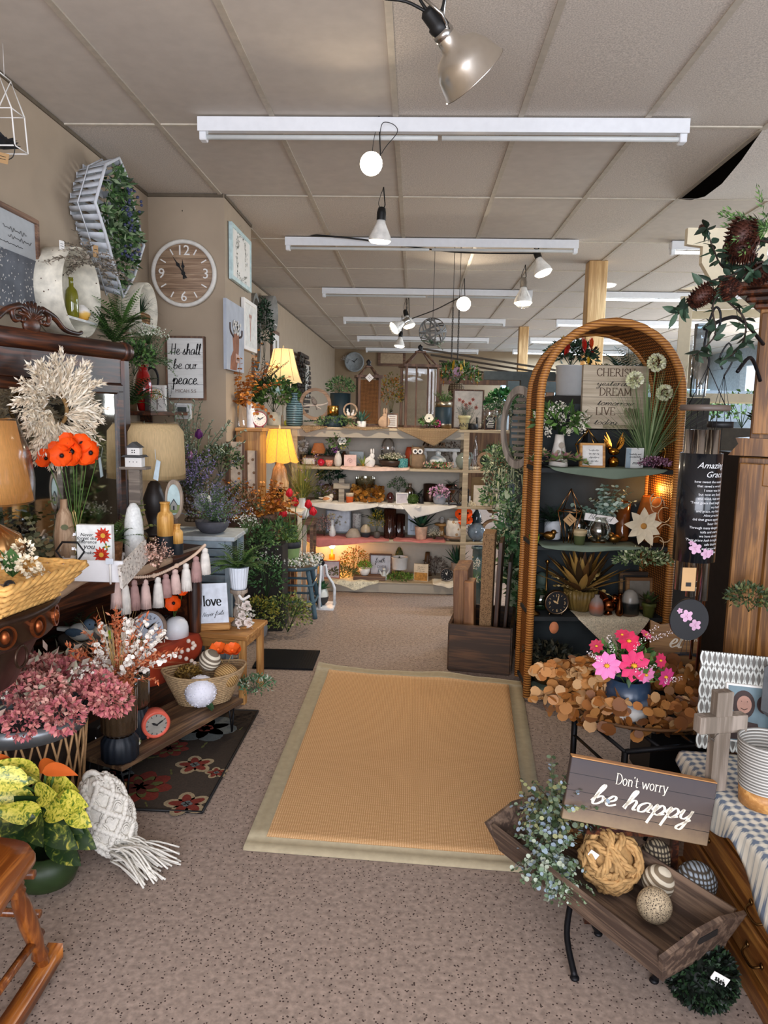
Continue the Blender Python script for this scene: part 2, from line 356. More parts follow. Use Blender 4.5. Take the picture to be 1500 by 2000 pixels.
SER={'C':(1.3,[[(1.15,1.5),(.95,1.9),(.6,2),(.2,1.6),(.1,1),(.2,.4),(.6,0),(.95,.1),(1.2,.5)]],1),'H':(1.5,[[(.2,0),(.2,2)],[(1.2,0),(1.2,2)],[(.2,1),(1.2,1)]],2),
 'E':(1.2,[[(.2,0),(.2,2)],[(.2,2),(1,2),(1,1.7)],[(.2,1),(.8,1)],[(.2,0),(1.05,0),(1.05,.35)]],1),'R':(1.35,[[(.2,0),(.2,2)],[(.2,2),(.8,1.95),(.95,1.5),(.8,1.05),(.2,1)],[(.6,1),(1.2,0)]],1),
 'I':(.6,[[(.25,0),(.25,2)]],1),'S':(1.05,[[(.85,1.6),(.6,2),(.2,1.85),(.15,1.35),(.8,.8),(.85,.3),(.5,0),(.1,.25)]],0),'D':(1.4,[[(.2,0),(.2,2)],[(.2,2),(.8,1.9),(1.2,1.3),(1.2,.7),(.8,.1),(.2,0)]],1),
 'A':(1.4,[[(.1,0),(.65,2),(1.2,0)],[(.3,.7),(1,.7)]],1),'M':(1.7,[[(.2,0),(.2,2),(.8,.4),(1.4,2),(1.4,0)]],1),'L':(1.1,[[(.2,0),(.2,2)],[(.2,0),(1,0),(1,.4)]],1),'V':(1.4,[[(.1,2),(.65,0),(1.2,2)]],1),
 'l':(.5,[[(.2,0),(.2,2)]],1),'o':(1.1,[[(.5,1.25),(.15,.95),(.15,.35),(.5,0),(.85,.35),(.85,.95),(.5,1.25)]],0),'v':(1.1,[[(.05,1.25),(.5,0),(.95,1.25)]],1),'e':(1.0,[[(.15,.65),(.85,.7),(.7,1.15),(.4,1.25),(.12,.9),(.15,.3),(.5,0),(.88,.2)]],0),
 'n':(1.15,[[(.2,0),(.2,1.2)],[(.2,.9),(.55,1.25),(.85,1),(.85,0)]],1),"'":(.35,[[(.15,1.9),(.12,1.6)]],0),'t':(.75,[[(.3,1.7),(.3,.2),(.5,0),(.7,.15)],[(.05,1.2),(.65,1.2)]],0),'w':(1.6,[[(.05,1.25),(.4,0),(.75,1.1),(1.1,0),(1.45,1.25)]],1),
 'r':(.85,[[(.2,0),(.2,1.2)],[(.2,.85),(.45,1.2),(.75,1.15)]],1),'y':(1.1,[[(.05,1.25),(.5,0)],[(.95,1.25),(.4,-.5),(.1,-.55)]],1),' ':(.7,[],0)}
def ribbon(g,pts,w,y,contrast=.65):
 n=len(pts);vs=[]
 for i,p in enumerate(pts):
  d=pts[min(i+1,n-1)]-pts[max(i-1,0)]
  if d.length<1e-9:d=V((1,0))
  d.normalize();k=w*.5*((1-contrast)+contrast*abs(d.y));nn=V((-d.y,d.x))*k
  for q in(p-nn,p+nn):vs.append(V((q.x,y,q.y)))
 g.add(vs,[(2*i,2*i+1,2*i+3,2*i+2)for i in range(n-1)])
def write(g,text,x,z,size,pen=.16,y=0,style='s',slant=.25,centre=True,rise=0,sq=1.0):
 tab=SCR if style=='s' else SER;tot=sum(tab.get(c,tab[' '])[0]for c in text)*size*sq
 cx=x-tot/2 if centre else x
 for c in text:
  gl=tab.get(c,tab[' '])
  for st in gl[1]:
   if style=='s':pts=smooth([V((a,b))for a,b in st],5)if len(st)>2 else[V(p)for p in st]
   else:
    pts=smooth([V((a,b))for a,b in st],4)if len(st)>5 else[V(p)for p in st]
    if gl[2]:
     for e in(st[0],st[-1]):
      if abs(e[1]%1.0)<.3 and(len(st)==2 and abs(st[0][1]-st[1][1])>.2 or len(st)==3 and abs(st[0][1]-st[-1][1])<.1):ribbon(g,[V(((e[0]-.2)*size*sq+cx,e[1]*size+z)),V(((e[0]+.2)*size*sq+cx,e[1]*size+z))],pen*size*1.0,y,.55)
   pp=[V(((p.x+slant*p.y)*size*sq+cx,p.y*size+z+rise*(p.x*size+cx-x)))for p in pts]
   if style!='s' and len(st)<=5:[ribbon(g,pp[i:i+2],pen*size,y,.5)for i in range(len(pp)-1)]
   else:ribbon(g,pp,pen*size,y,.65 if style=='s' else .6)
  cx+=gl[0]*size*sq
def scrib(g,x,z,w,a,y,pen=.003):
 ribbon(g,[V((x-w/2+w*k/40,z+a*sin(k*1.1+x*50)*(.5+.5*sin(k*.37+z*90))))for k in range(41)],pen,y,.4)
def ftext(parent,text,x,z,size,mat,y=-.002,shear=0,name='lettering',align='CENTER',spacing=1.0,rot=None,label=None):
 cu=bpy.data.curves.new('txt','FONT');cu.body=text;cu.size=size;cu.shear=shear;cu.align_x=align;cu.extrude=.0003;cu.space_character=spacing;cu.resolution_u=2
 to=bpy.data.objects.new('txt',cu);COL.objects.link(to);dg=bpy.context.evaluated_depsgraph_get();me=bpy.data.meshes.new_from_object(to.evaluated_get(dg))
 bpy.data.objects.remove(to);bpy.data.curves.remove(cu);me.name=name
 me.transform(Matrix.Translation((x,y,z))@Matrix.Rotation(pi/2,4,'X')@(Matrix.Rotation(rot,4,'Z')if rot else Matrix.Identity(4)))
 me.materials.clear();me.materials.append(mat);o=bpy.data.objects.new(name,me);COL.objects.link(o);o.parent=parent
 if label:o['label']=label
 return o

# ---------------------------------------------------------------- plants (all start at the local origin = rim of the pot)
def wleaf(n):return random.choice(range(n))
def fo_fern(w,h,n=18,pin=13,nl=3,up=.9,dr=1.5):
 g=G()
 for i in range(n):
  a=2*pi*i/n+rnd(-.2,.2);el=rnd(.35,1.35);d=V((cos(a)*cos(el),sin(a)*cos(el),sin(el)*up)).normalized();L=max(w*.55,h*1.0)*rnd(.75,1.05);q=V((cos(a)*w*.02,sin(a)*w*.02,0));seg=pin
  mi=wleaf(nl);pts=[q.copy()]
  for k in range(seg):
   d=(d-Z*dr*(.3+k/seg)/seg).normalized();q=q+d*(L/seg);pts.append(q.copy());t=(k+1)/seg;sd=perp(d);pl=L*.24*sin(pi*(t*.8+.18))
   for s in(-1,1):g.leaf(q,(sd*s+d*.45).normalized(),pl,pl*.3+L*.012,Z,mi if random.random()<.8 else wleaf(nl),.1)
  g.mi=mi;g.tube(pts[::2]+[pts[-1]],L*.006,3)
 return g
def fo_grass(w,h,n=120,nl=3,bw=.035,dr=.9):
 g=G()
 for i in range(n):
  a=rnd(0,2*pi);el=rnd(.6,1.5);d=V((cos(a)*cos(el),sin(a)*cos(el),sin(el))).normalized()
  g.blade(V((cos(a),sin(a),0))*w*rnd(0,.12),d,h*rnd(.75,1.15),h*bw,dr*cos(el)*2,4,wleaf(nl))
 return g
def fo_bush(w,h,n=420,nl=3,ls=.12,base=.0,stems=10,fl=0,aspect=.5,dense=.35):
 g=G();L=w*ls
 for i in range(n):
  d=rdir(-.35,1);r=rnd(dense,1)**.6;c=V((d.x*w/2*r,d.y*w/2*r,h*(.45+base)+d.z*h*.55*r));o=(d+rdir()*.8).normalized()
  g.leaf(c,o,L*rnd(.7,1.25),L*aspect*rnd(.8,1.2),rdir(),wleaf(nl)if not fl or random.random()>fl else nl)
 g.mi=0
 for i in range(stems):
  d=rdir(.3,1);g.tube([(0,0,0),(d.x*w*.2,d.y*w*.2,h*.4),(d.x*w*.4,d.y*w*.4,h*(.45+.4*d.z))],w*.006,3)
 return g
def fo_agave(w,h,n=20,nl=3,bw=.16):
 g=G()
 for i in range(n):
  a=i*2.4;el=.35+1.1*(i/n);d=V((cos(a)*cos(el),sin(a)*cos(el),sin(el)));L=(w/2*cos(el)+h*sin(el))*rnd(.85,1.05)
  g.bigleaf(V((cos(a),sin(a),0))*w*.03,d,L,w*bw,Z,.12,wleaf(nl),5)
 return g
def fo_euc(w,h,stems=14,per=9,R=.06,nl=3,droop=.9,up=(.2,1.3)):
 g=G()
 for i in range(stems):
  a=2*pi*i/stems+rnd(-.3,.3);el=rnd(*up);d=V((cos(a)*cos(el),sin(a)*cos(el),sin(el)));q=V((0,0,0));L=(w/2*cos(el)+h*max(.2,sin(el)))*rnd(.8,1.1);pts=[q.copy()]
  for k in range(per):
   d=(d+rdir()*.18-Z*droop/per*cos(el)).normalized();q=q+d*L/per;pts.append(q.copy());sd=perp(d);rr=w*R*rnd(.7,1.1)*(1-.35*k/per)
   for s in(-1,1):g.rleaf(q+(sd*s+Z*.2)*rr,(d*.4+Z*.8+rdir()*.8).normalized(),rr,wleaf(nl))
  g.mi=0;g.tube(pts,w*.006,3)
 return g
def fo_moss(w,h,n=900,nl=3,ls=.09):
 g=G();g.ball((0,0,h/2),w*.42,14,10,sz=h/w)
 for i in range(n):
  d=rdir();c=V((d.x*w*.43,d.y*w*.43,h/2+d.z*h*.43));g.leaf(c,(d+rdir()*.9).normalized(),w*ls,w*ls*.6,rdir(),wleaf(nl))
 return g
def fo_baby(w,h,n=220,nl=2,nf=2): # tiny blossoms on fine stems: first nl mats green, then blossom mats
 g=G()
 for i in range(n):
  d=rdir(-.1,1);r=rnd(.4,1);c=V((d.x*w/2*r,d.y*w/2*r,h*.4+d.z*h*.6*r));s=w*.022
  for k in range(3):g.leaf(c,rdir(),s*1.6,s*1.4,rdir(),nl+wleaf(nf))
  if i%3==0:g.mi=0;g.tube([(0,0,0),c*.6+V((0,0,.02)),c],w*.004,3)
  if i%2==0:g.leaf(c*.8,rdir(0),w*.06,w*.02,Z,wleaf(nl))
 return g
def fo_sprig(w,h,n=16,nl=3,per=14,ls=.05,fl=0,dr=.3,lean=(.7,1.45)): # upright leafy / flowered stems
 g=G()
 for i in range(n):
  a=rnd(0,2*pi);el=rnd(*lean);d=V((cos(a)*cos(el),sin(a)*cos(el),sin(el)));q=V((0,0,0));L=h*rnd(.7,1.1);pts=[q.copy()]
  for k in range(per):
   d=(d+rdir()*.08-Z*dr/per).normalized();q=q+d*L/per;pts.append(q.copy())
   if k>2:
    for s in range(2):g.leaf(q,(rdir()+d*.8).normalized(),h*ls*rnd(.8,1.4),h*ls*.45,rdir(),(nl if fl and k>per*(1-fl)else wleaf(nl)))
  g.mi=0;g.tube(pts[::3]+[pts[-1]],h*.005,3)
 return g
def fl_poppy(g,c,d,R,mp=0,mc=1,n=6):
 a=perp(d);b=d.cross(a)
 for ly in range(2):
  for k in range(n//2+1):
   t=2*pi*(k+.5*ly)/(n//2+1);o=a*cos(t)+b*sin(t);sd=d.cross(o);vs=[]
   for r,hh,w in((.08,0,.12),(.5,.1,.55),(.9,.3,.62),(1.05,.5,.35)):
    q=c+o*R*r+d*R*(hh*(.8+ly*.4));vs+=[q-sd*R*w+d*R*.05,q+d*R*-.03,q+sd*R*w+d*R*.05]
   g.add(vs,[(3*i+j,3*i+j+1,3*i+j+4,3*i+j+3)for i in range(3)for j in range(2)],mp)
 g.mi=mc;g.ball(c+d*R*.18,R*.2,8,5);g.mi=mp
 for k in range(14):t=2*pi*k/14;o=a*cos(t)+b*sin(t);g.leaf(c+d*R*.12+o*R*.1,(o+d*.8).normalized(),R*.26,R*.06,d,mc)
def fl_daisy(g,c,d,R,mp=0,mc=1,n=10,pw=.42,cup=.15):
 a=perp(d);b=d.cross(a)
 for k in range(n):t=2*pi*k/n;o=(a*cos(t)+b*sin(t)+d*cup).normalized();sd=d.cross(o).normalized();q=c+o*R*.12;m_=q+o*R*.6;m2=q+o*R*.35
 for k in range(n):
  t=2*pi*k/n;o=(a*cos(t)+b*sin(t)+d*cup).normalized();sd=d.cross(o).normalized();q=c+o*R*.1;w=R*pw*.5
  g.add([q,q+o*R*.35-sd*w*.8+d*R*.03,q+o*R*.65-sd*w+d*R*.03,q+o*R*.92-d*R*.04,q+o*R*.65+sd*w+d*R*.03,q+o*R*.35+sd*w*.8+d*R*.03,q+o*R*.5-d*R*.02],[(0,1,6),(1,2,6),(2,3,6),(3,4,6),(4,5,6),(5,0,6)],mp)
 g.mi=mc;g.ball(c+d*R*.06,R*.2,8,5,sz=.7);g.mi=mp
def fl_tulip(g,c,d,R,mp=0):
 a=perp(d);b=d.cross(a)
 for ly in range(2):
  for k in range(3):
   t=2*pi*(k+.5*ly)/3;o=a*cos(t)+b*sin(t);sd=d.cross(o);vs=[]
   for hh,r,w in((0,.15,.2),(.5,.6,.62),(1.1,.62-.08*ly,.6),(1.7,.4,.3),(1.95,.3,.04)):
    q=c+d*R*hh+o*R*r;vs+=[q-sd*R*w-o*R*.12,q,q+sd*R*w-o*R*.12]
   g.add(vs,[(3*i+j,3*i+j+1,3*i+j+4,3*i+j+3)for i in range(4)for j in range(2)],mp)
def fl_rose(g,c,d,R,mp=0,n=16):
 a=perp(d);b=d.cross(a)
 for k in range(n):
  t=k*2.4;rr=R*(.15+.75*k/n);o=a*cos(t)+b*sin(t);sd=d.cross(o);lean=.2+.9*k/n;q=c+o*rr*.5+d*R*(.35*(1-k/n));dd=(d*(1.15-lean*.7)+o*lean).normalized();w=R*(.25+.35*k/n)
  g.add([q-sd*w*.6,q+sd*w*.6,q+dd*w*1.1+sd*w,q+dd*w*1.25,q+dd*w*1.1-sd*w],[(0,1,2,3,4)],mp)
def fl_pom(g,c,R,mp=0,n=120,ls=.35,nf=1,flat=1):
 for k in range(n):d=rdir();q=c+V((d.x*R*.7,d.y*R*.7,d.z*R*.7*flat));g.leaf(q,(d+rdir()*.5).normalized(),R*ls,R*ls*.75,rdir(),mp+wleaf(nf))
def plume(g,p,d,L,w,n=90,nl=2,sag=.5):
 q=V(p);dd=V(d);seg=10;pts=[]
 for k in range(seg+1):pts.append((q.copy(),dd.copy()));q=q+dd*L/seg;dd=(dd-Z*sag*.1).normalized()
 for i in range(n):
  t=rnd(.05,1);a,b=pts[int(t*seg)];o=(b*1.1+rdir()*.75).normalized();g.leaf(a+rdir()*w*.15,o,w*(1.15-.6*t)*rnd(.6,1.1),w*.16,rdir(),wleaf(nl),.1)
FOL=dict(fern=fo_fern,grass=fo_grass,bush=fo_bush,agave=fo_agave,euc=fo_euc,moss=fo_moss,baby=fo_baby,sprig=fo_sprig)
GREEN=('#2f4a22','#47692f','#5f8440');DGREEN=('#16281a','#22402a','#305236');SAGE=('#5b6b55','#7b8c74','#98a68d');LGREEN=('#4f7a2c','#6f9a3c','#8fb653');RUST=('#8a4c18','#a9641f','#c07c2e');OLIVE=('#4a4a20','#6b6a2c','#8a853c')

# ---------------------------------------------------------------- vessels
def prof(kind,r,h):
 K=dict(taper=[(.72,0),(.78,.1),(.98,.93),(1,1),(.92,1),(.86,.85)],cyl=[(.97,0),(1,.03),(1,1),(.93,1),(.92,.8)],bowl=[(.45,0),(.7,.12),(.95,.55),(1,1),(.94,1),(.85,.6)],round=[(.5,0),(.85,.18),(1,.5),(.9,.8),(.7,1),(.62,1),(.6,.85)],
  rim=[(.68,0),(.85,.74),(.86,.75),(1,.76),(1,1),(.9,1),(.88,.8)],bottle=[(.8,0),(1,.06),(1,.55),(.85,.68),(.36,.78),(.34,.96),(.42,.97),(.42,1),(.28,1)],jug=[(.7,0),(1,.2),(1,.5),(.7,.78),(.35,.88),(.35,1),(.25,1)],vase=[(.5,0),(.62,.03),(.95,.35),(1,.5),(.75,.78),(.5,.88),(.6,1),(.5,1)],
  urn=[(.5,0),(.5,.05),(.3,.1),(.4,.2),(.9,.5),(1,.72),(.8,.88),(.9,1),(.75,1)],slim=[(.6,0),(1,.15),(.9,.35),(.45,.7),(.5,.95),(.7,1),(.5,1)],ball=[(.35,0),(.75,.12),(1,.45),(.92,.7),(.6,.9),(.35,.97),(.35,1),(.25,1)],cone=[(1,0),(.95,.1),(.5,.8),(.45,1),(.3,1)],tub=[(.9,0),(.92,.05),(1,.95),(1.04,.96),(1.04,1),(.95,1),(.93,.8)],
  dome=[(1,0),(1,.5),(.9,.72),(.65,.9),(.3,.99),(.0001,1)],gob=[(.55,0),(.5,.04),(.12,.12),(.12,.4),(.6,.5),(.9,.75),(.95,1),(.88,1)])[kind]
 return[(a*r,b*h)for a,b in K]
def vessel(name,label,cat,loc,r,h,kind,mat,n=28,flute=0,fd=0,group=None,rz=0,sx=1,sy=1):
 g=G();g.lathe(prof(kind,r,h),n=n if not flute else flute*4,flute=flute,fd=fd,sx=sx,sy=sy)
 return solo(name,g,mat,label,cat,loc,rz,group=group)
def plant(name,label,cat,loc,pw,ph,fw,fh,potmat,fol,leaves,kind='taper',flute=0,fd=0,sink=.1,group=None,extra=None,**kw):
 """potted plant; sizes in pixels of the photograph at that distance, turned into metres"""
 s=ms(loc);pw,ph,fw,fh=pw*s,ph*s,fw*s,fh*s;t=T(name,label,cat,loc,group=group)
 if pw>0:
  g=G();g.lathe(prof(kind,pw/2,ph),n=24 if not flute else flute*4,flute=flute,fd=fd);g.build('pot',potmat,t)
 f=FOL[fol](fw,fh,**kw);ob=f.build('foliage',LV(*leaves)if isinstance(leaves[0],str)else leaves,t);ob.location=(0,0,ph*(1-sink))
 if extra:extra(t,ph*(1-sink),s)
 return t
def panel(name,label,cat,loc,w,h,t=.015,face='#efece6',frame=None,fw=.012,rz=0,rx=0,group=None,facemat=None,ry=0):
 """framed or plain board standing on its lower edge, facing the viewer (-y)"""
 r=T(name,label,cat,loc,rz,rx,ry,group=group);g=G();g.box((0,0,h/2),(w-(fw*.6 if frame else 0),t,h-(fw*.6 if frame else 0)),bev=.001);g.build('board',facemat or P(face,.6),r)
 if frame:
  g=G();d=t+.012
  for sx in(-1,1):g.box((sx*(w/2-fw/2),-.002,h/2),(fw,d,h),bev=.0015)
  for z in(fw/2,h-fw/2):g.box((0,-.002,z),(w-2*fw,d,fw),bev=.0015)
  g.build('frame',frame,r)
 return r
def cloth(name,label,loc,pts_fn,nu,nv,mat,cat='cloth',rz=0,th=.003):
 g=G();vs=[V(pts_fn(i/nu,j/nv))for j in range(nv+1)for i in range(nu+1)];g.add(vs,[(j*(nu+1)+i,j*(nu+1)+i+1,(j+1)*(nu+1)+i+1,(j+1)*(nu+1)+i)for j in range(nv)for i in range(nu)])
 o=solo(name,g,mat,label,cat,loc,rz);md=o.modifiers.new('thickness','SOLIDIFY');md.thickness=th;return o
# ================================================================ room shell
LW,RW,BW,FW=-1.85,6.5,16.8,-1.8
g=G();g.box(((LW+RW)/2,(BW+FW)/2,-.05),(RW-LW+.4,BW-FW+.4,.1))
CARPET=SPECK('#97867a','#463833',80,dens=.21,bs=.5);struct('floor',g,CARPET)
TX,TY=-.1324,3.922
CM=SPECK('#c4bbb0','#b5aba0',240,dens=.12,bs=.35);CM2=P('#bfb6ab',.85,var=.05,sc=14,bs=.25)
g=G();n=5
for i in range(-3,11):
 for j in range(-5,12):
  x0=TX+.61*i;y0=TY+1.22*j
  if x0+.61<LW or y0>BW:continue
  xa,xb=max(x0,LW),min(x0+.61,RW);sag=rnd(.001,.008);big=(i==3 and j==0)
  vs=[]
  for b in range(n+1):
   for a in range(n+1):
    u,w_=a/n,b/n;z=CZ-sag*sin(pi*u)*sin(pi*w_)
    if big:z-=.13*sin(pi*w_)*(1-u)**1.3
    vs.append(V((xa+(xb-xa)*u,y0+1.22*w_,z)))
  g.mi=random.choice((0,0,1));g.add(vs,[(b*(n+1)+a,(b+1)*(n+1)+a,(b+1)*(n+1)+a+1,b*(n+1)+a+1)for b in range(n)for a in range(n)])
struct('ceiling',g,[CM,CM2])
g=G();g.box(((LW+RW)/2,(BW+FW)/2,CZ+.3),(RW-LW+.4,BW-FW+.4,.05));struct('trim_1',g,P('#4a3524',.9))
g=G()
for i in range(-2,11):g.box((TX+.61*i,(BW+FW)/2,CZ-.003),(.028,BW-FW,.008))
struct('trim_2',g,P('#b3a999',.6,var=.1))
g=G()
for j in range(-4,11):g.box(((LW+RW)/2,TY+1.22*j,CZ-.003),(RW-LW,.018,.007))
struct('trim_3',g,P('#c4bbaa',.6,var=.1))
WALL=P('#a5947f',.85,var=.04,sc=6,bs=.05);WALL2=P('#8c8072',.85,var=.04,sc=6)
def wallbox(name,c,d,m=None):g=G();g.box(c,d);struct(name,g,m or WALL)
wallbox('wall_left',(LW-.06,(BW+FW)/2,CZ/2),(.12,BW-FW+.4,CZ))
wallbox('wall_back',((LW+RW)/2,BW+.06,CZ/2),(RW-LW,.12,CZ),P('#8f7c63',.85,var=.05,sc=6))
wallbox('wall_corner',((LW-1.325)/2,(5.12+5.93)/2,CZ/2),(-1.325-LW,.81,CZ))
# right wall with a strip of windows
g=G();g.box((RW+.06,(BW+FW)/2,.4),(.12,BW-FW+.4,.8));g.box((RW+.06,(BW+FW)/2,2.78),(.12,BW-FW+.4,.35))
for y in(FW+1,5,13,16):g.box((RW+.06,y,1.7),(.12,1.6,1.8))
struct('wall_right',g,P('#9aa3a6',.85))
# front wall: two shop windows behind the photographer
g=G();g.box(((LW+RW)/2,FW-.06,.22),(RW-LW+.4,.12,.44));g.box(((LW+RW)/2,FW-.06,2.82),(RW-LW+.4,.12,.3))
for x in(LW+.05,1.95,RW-.3):g.box((x,FW-.06,1.55),(.5,.12,2.3))
struct('wall_front',g,WALL2)
for k,(a,b)in enumerate(((-1.55,1.7),(2.2,5.95))):
 g=G();w=b-a
 for q in range(5):g.box((a+w*q/4,FW-.06,1.55),(.05,.1,2.25))
 for z in(.46,2.1,2.65):g.box(((a+b)/2,FW-.06,z),(w,.1,.05))
 struct('window_%d'%(k+1),g,P('#8d8f90',.4,1))
# cornice line of dark gap along the left wall
g=G();g.box((LW+.004,8,CZ-.012),(.008,17,.02));g.box((-1.59,5.112,CZ-.012),(.52,.012,.02));g.box((-1.32,5.52,CZ-.012),(.012,.8,.02));struct('trim_4',g,P('#5f5445',.8))
# partition walls and back-room blocks seen beyond the shelves
g=G();g.box((3.6,9.9,.95),(3.2,.1,1.9));struct('wall_partition',g,P('#6d7479',.8))
g=G();g.box((4.2,16.7,1.75),(4.6,.08,.9));struct('window_3',g,EMIT('#bfe0f5',1.0))

# ================================================================ posts
WP=WOOD('#b98f58','#d9b47c',2,6)
loc=at(1175,512,z=CZ)
def post(loc,w,label):
 g=G();g.box((0,0,CZ/2),(w,w,CZ-.004),bev=.006);solo('wooden_post',g,WP,label,'post',(loc.x,loc.y,0))
post(V((1.66,7.15,0)),.17,'square pale pine post reaching the ceiling behind the rattan arch')
post(V((1.72,12.2,0)),.15,'slimmer pine post farther back, left of the bouquet in the white pot')

# ================================================================ ceiling fixtures
WM=P('#e6e8ea',.35,var=.03);TUBE=P('#cfd2cf',.2,var=.03);LITT=EMIT('#eaf6ff',7)
def fixture(x0,x1,y,lit,label,w=.12,tubes=1):
 t=T('fluorescent_fixture',label,'ceiling light',((x0+x1)/2,y,CZ-.006),group='strip light fixtures under the ceiling');L=x1-x0
 g=G();g.box((0,.01,-.028),(L,w*.6,.05),bev=.006);g.box((0,-w*.32,-.036),(L,.008,.066));g.build('housing',WM,t)
 for s in(-1,1):g=G();g.box((s*(L/2-.02),0,-.075),(.035,.05,.06),bev=.004);g.build('lamp_holder',WM,t)
 for k in range(2):
  g=G();xx=(-L/4+.01,L/4-.01)[k];rot=Matrix.Rotation(pi/2,3,'Y');g.lathe([(.0125,-L/4+.02),(.0125,L/4-.02)],(xx,0,-.085),10,rot);g.build('tube',LITT if lit else TUBE,t)
 if lit:l=light('AREA','tube_light',(0,0,-.11),120,'#cfe6ff',L,.08);l.parent=t
 return t
LB=['nearest long white strip light fixture, unlit, hung above the jute rug','second white strip light fixture, unlit, with a black cord running under it','third white strip light fixture, unlit, behind the clear glass bulb lamp',
   'fourth white strip light fixture, unlit, above the hanging wicker orb','fifth white strip light fixture, unlit, far back','farthest white strip light fixture of the middle row, unlit, by the back wall']
for k,(y,x1)in enumerate(((3.84,1.29),(6.3,1.30),(8.73,1.31),(11.26,1.31),(13.9,1.33),(16.3,1.34))):fixture(-1.115,x1,y,False,LB[k])
LR=['lit bluish strip light right of the hanging pine cone branch','lit strip light behind the post, above the rattan arch','lit strip light seen through the rattan arch, behind the fern','lit strip light low behind the red bouquet','farthest lit strip light by the back windows']
for k,y in enumerate((6.3,8.75,11.2,13.7,16.1)):fixture(2.05,4.45,y,True,LR[k])
fixture(3.0,5.4,3.84,False,'unlit strip light fixture near the front, far right')
g=G();g.lathe([(.001,-.02),(.11,-.02),(.13,0)],n=24);solo('round_ceiling_light',g,EMIT('#f5f2e6',2),'round flush ceiling light beside the top of the near pine post','ceiling light',at(1180,556,z=CZ-.002))

# ================================================================ bulbs and clamp lamps
BLK=P('#151515',.45);CHR=METAL('#b8b6b2',.22);WGL=P('#e9e6de',.25)
def aim(d):return V(d).normalized().to_track_quat('-Z','Y').to_matrix()
def bulb_lamp(px,py,Y,d,s,lit,label,cord=None,energy=18,cage=False,clampmat=None):
 p=at(px,py,y=Y);t=T('spotlight_bulb',label,'lamp',p);R=aim(d);
 g=G();g.lathe([(.012*s,.13*s),(.02*s,.125*s),(.026*s,.1*s),(.026*s,.06*s)],rot=R,n=14);g.build('socket',clampmat or BLK,t)
 g=G();g.lathe([(.022*s,.065*s),(.026*s,.045*s),(.062*s,-.03*s),(.064*s,-.05*s)],rot=R,n=22);g.build('bulb',WGL,t)
 g=G();g.lathe([(.064*s,-.05*s),(.05*s,-.064*s),(.001,-.07*s)],rot=R,n=22);g.build('lens',EMIT('#fff2d8',lit)if lit else P('#d8d6cf',.2),t)
 g=G();top=R@V((0,0,.11*s));ce=V((top.x+.01,top.y,CZ-p.z));g.tube(smooth([top,top+V((.02,0,.03)),(top+ce)/2+V((.012,0,0)),ce],5),.0035*s,5);g.tube(smooth([top,top+V((-.02,.01,.04)),(top+ce)/2+V((-.02,0,.0)),ce],5),.002*s,4);g.build('cord',BLK,t)
 if cage:
  g=G()
  for a in range(6):q=2*pi*a/6;g.tube(smooth([R@V((.03*cos(q),.03*sin(q),.06)),R@V((.075*cos(q),.075*sin(q),-.03)),R@V((.06*cos(q),.06*sin(q),-.1)),R@V((0,0,-.12))],4),.0025,4)
  g.build('wire_cage',CHR,t)
 if lit and energy:
  l=light('SPOT','bulb_light',R@V((0,0,-.085*s)),energy,'#ffe9cb',.03,spot=RAD(110),blend=.6);l.parent=t;l.rotation_euler=R.to_euler()
 return t
bulb_lamp(728,322,3.72,(-.12,-1,-.2),0.85,14,'lit round bulb facing the front just below the nearest strip light',energy=9)
bulb_lamp(743,452,4.95,(-.05,.1,-1),1.15,5,'white reflector bulb pointing straight down on a black socket',energy=95)
bulb_lamp(1057,520,6.5,(.35,-.2,-1),1.2,5,'white reflector bulb tilted right, left of the near pine post',energy=110)
bulb_lamp(1022,578,7.3,(0,-.1,-1),1.35,2.5,'chrome caged bulb lamp hanging below the tilted bulb',energy=60,cage=True,clampmat=CHR)
bulb_lamp(905,592,7.9,(0,-1,-.3),1.15,14,'lit round bulb facing the front between the third and fourth strip lights',energy=40)
bulb_lamp(797,628,9.4,(.3,-.2,-1),1.2,4,'small bulb on a clamp left of the hanging wicker orb, upper of two',energy=80)
bulb_lamp(778,636,9.2,(-.7,-.3,-.5),1.3,3,'chrome clamp lamp tipped left beside the wicker orb, lower of two',energy=0,cage=True,clampmat=CHR)
bulb_lamp(781,668,11,(-.1,-.1,-1),1.2,6,'farthest little bulb hanging down above the lanterns',energy=50)
# big polished dome reflector
p=at(903,118,y=2.62);t=T('clamp_lamp','shiny aluminium dome reflector lamp hanging at the top of the picture','lamp',p);R=aim((.66,.42,-.62))
g=G();g.lathe([(.03,.1),(.036,.085),(.04,.055),(.075,.04),(.1,.0),(.118,-.06),(.122,-.062),(.115,-.06),(.096,-.0),(.07,.035),(.03,.05)],rot=R,n=40);g.build('reflector',METAL('#e2ddd4',.27),t)
g=G();g.lathe([(.016,.19),(.027,.18),(.027,.14),(.033,.135),(.033,.1),(.02,.095)],rot=R,n=16);g.build('socket',BLK,t)
g=G();g.lathe([(.034,.112),(.036,.098),(.034,.09)],rot=R,n=16);g.tube([R@V((.03,0,.1)),R@V((.045,0,.15)),R@V((.02,0,.22))],.006,6);g.build('clamp',CHR,t)
g=G();a=R@V((0,0,.18));q=at(880,0,y=2.62)-p;g.tube(smooth([a,a+V((-.03,0,.05)),a+V((0,0,.1)),a+V((.05,0,.06)),a+V((.03,0,-.01)),a+V((-.07,0,.03)),a+V((-.2,.0,.06)),a+V((-.3,0,.2)),V((a.x-.32,0,CZ-p.z))],6),.0055,7);g.build('cord',BLK,t)
g=G();g.tube([a+V((.05,0,-.03)),a+V((.06,0,.1)),V((a.x+.07,0,CZ-p.z))],.003,5);g.build('hanger',CHR,t)
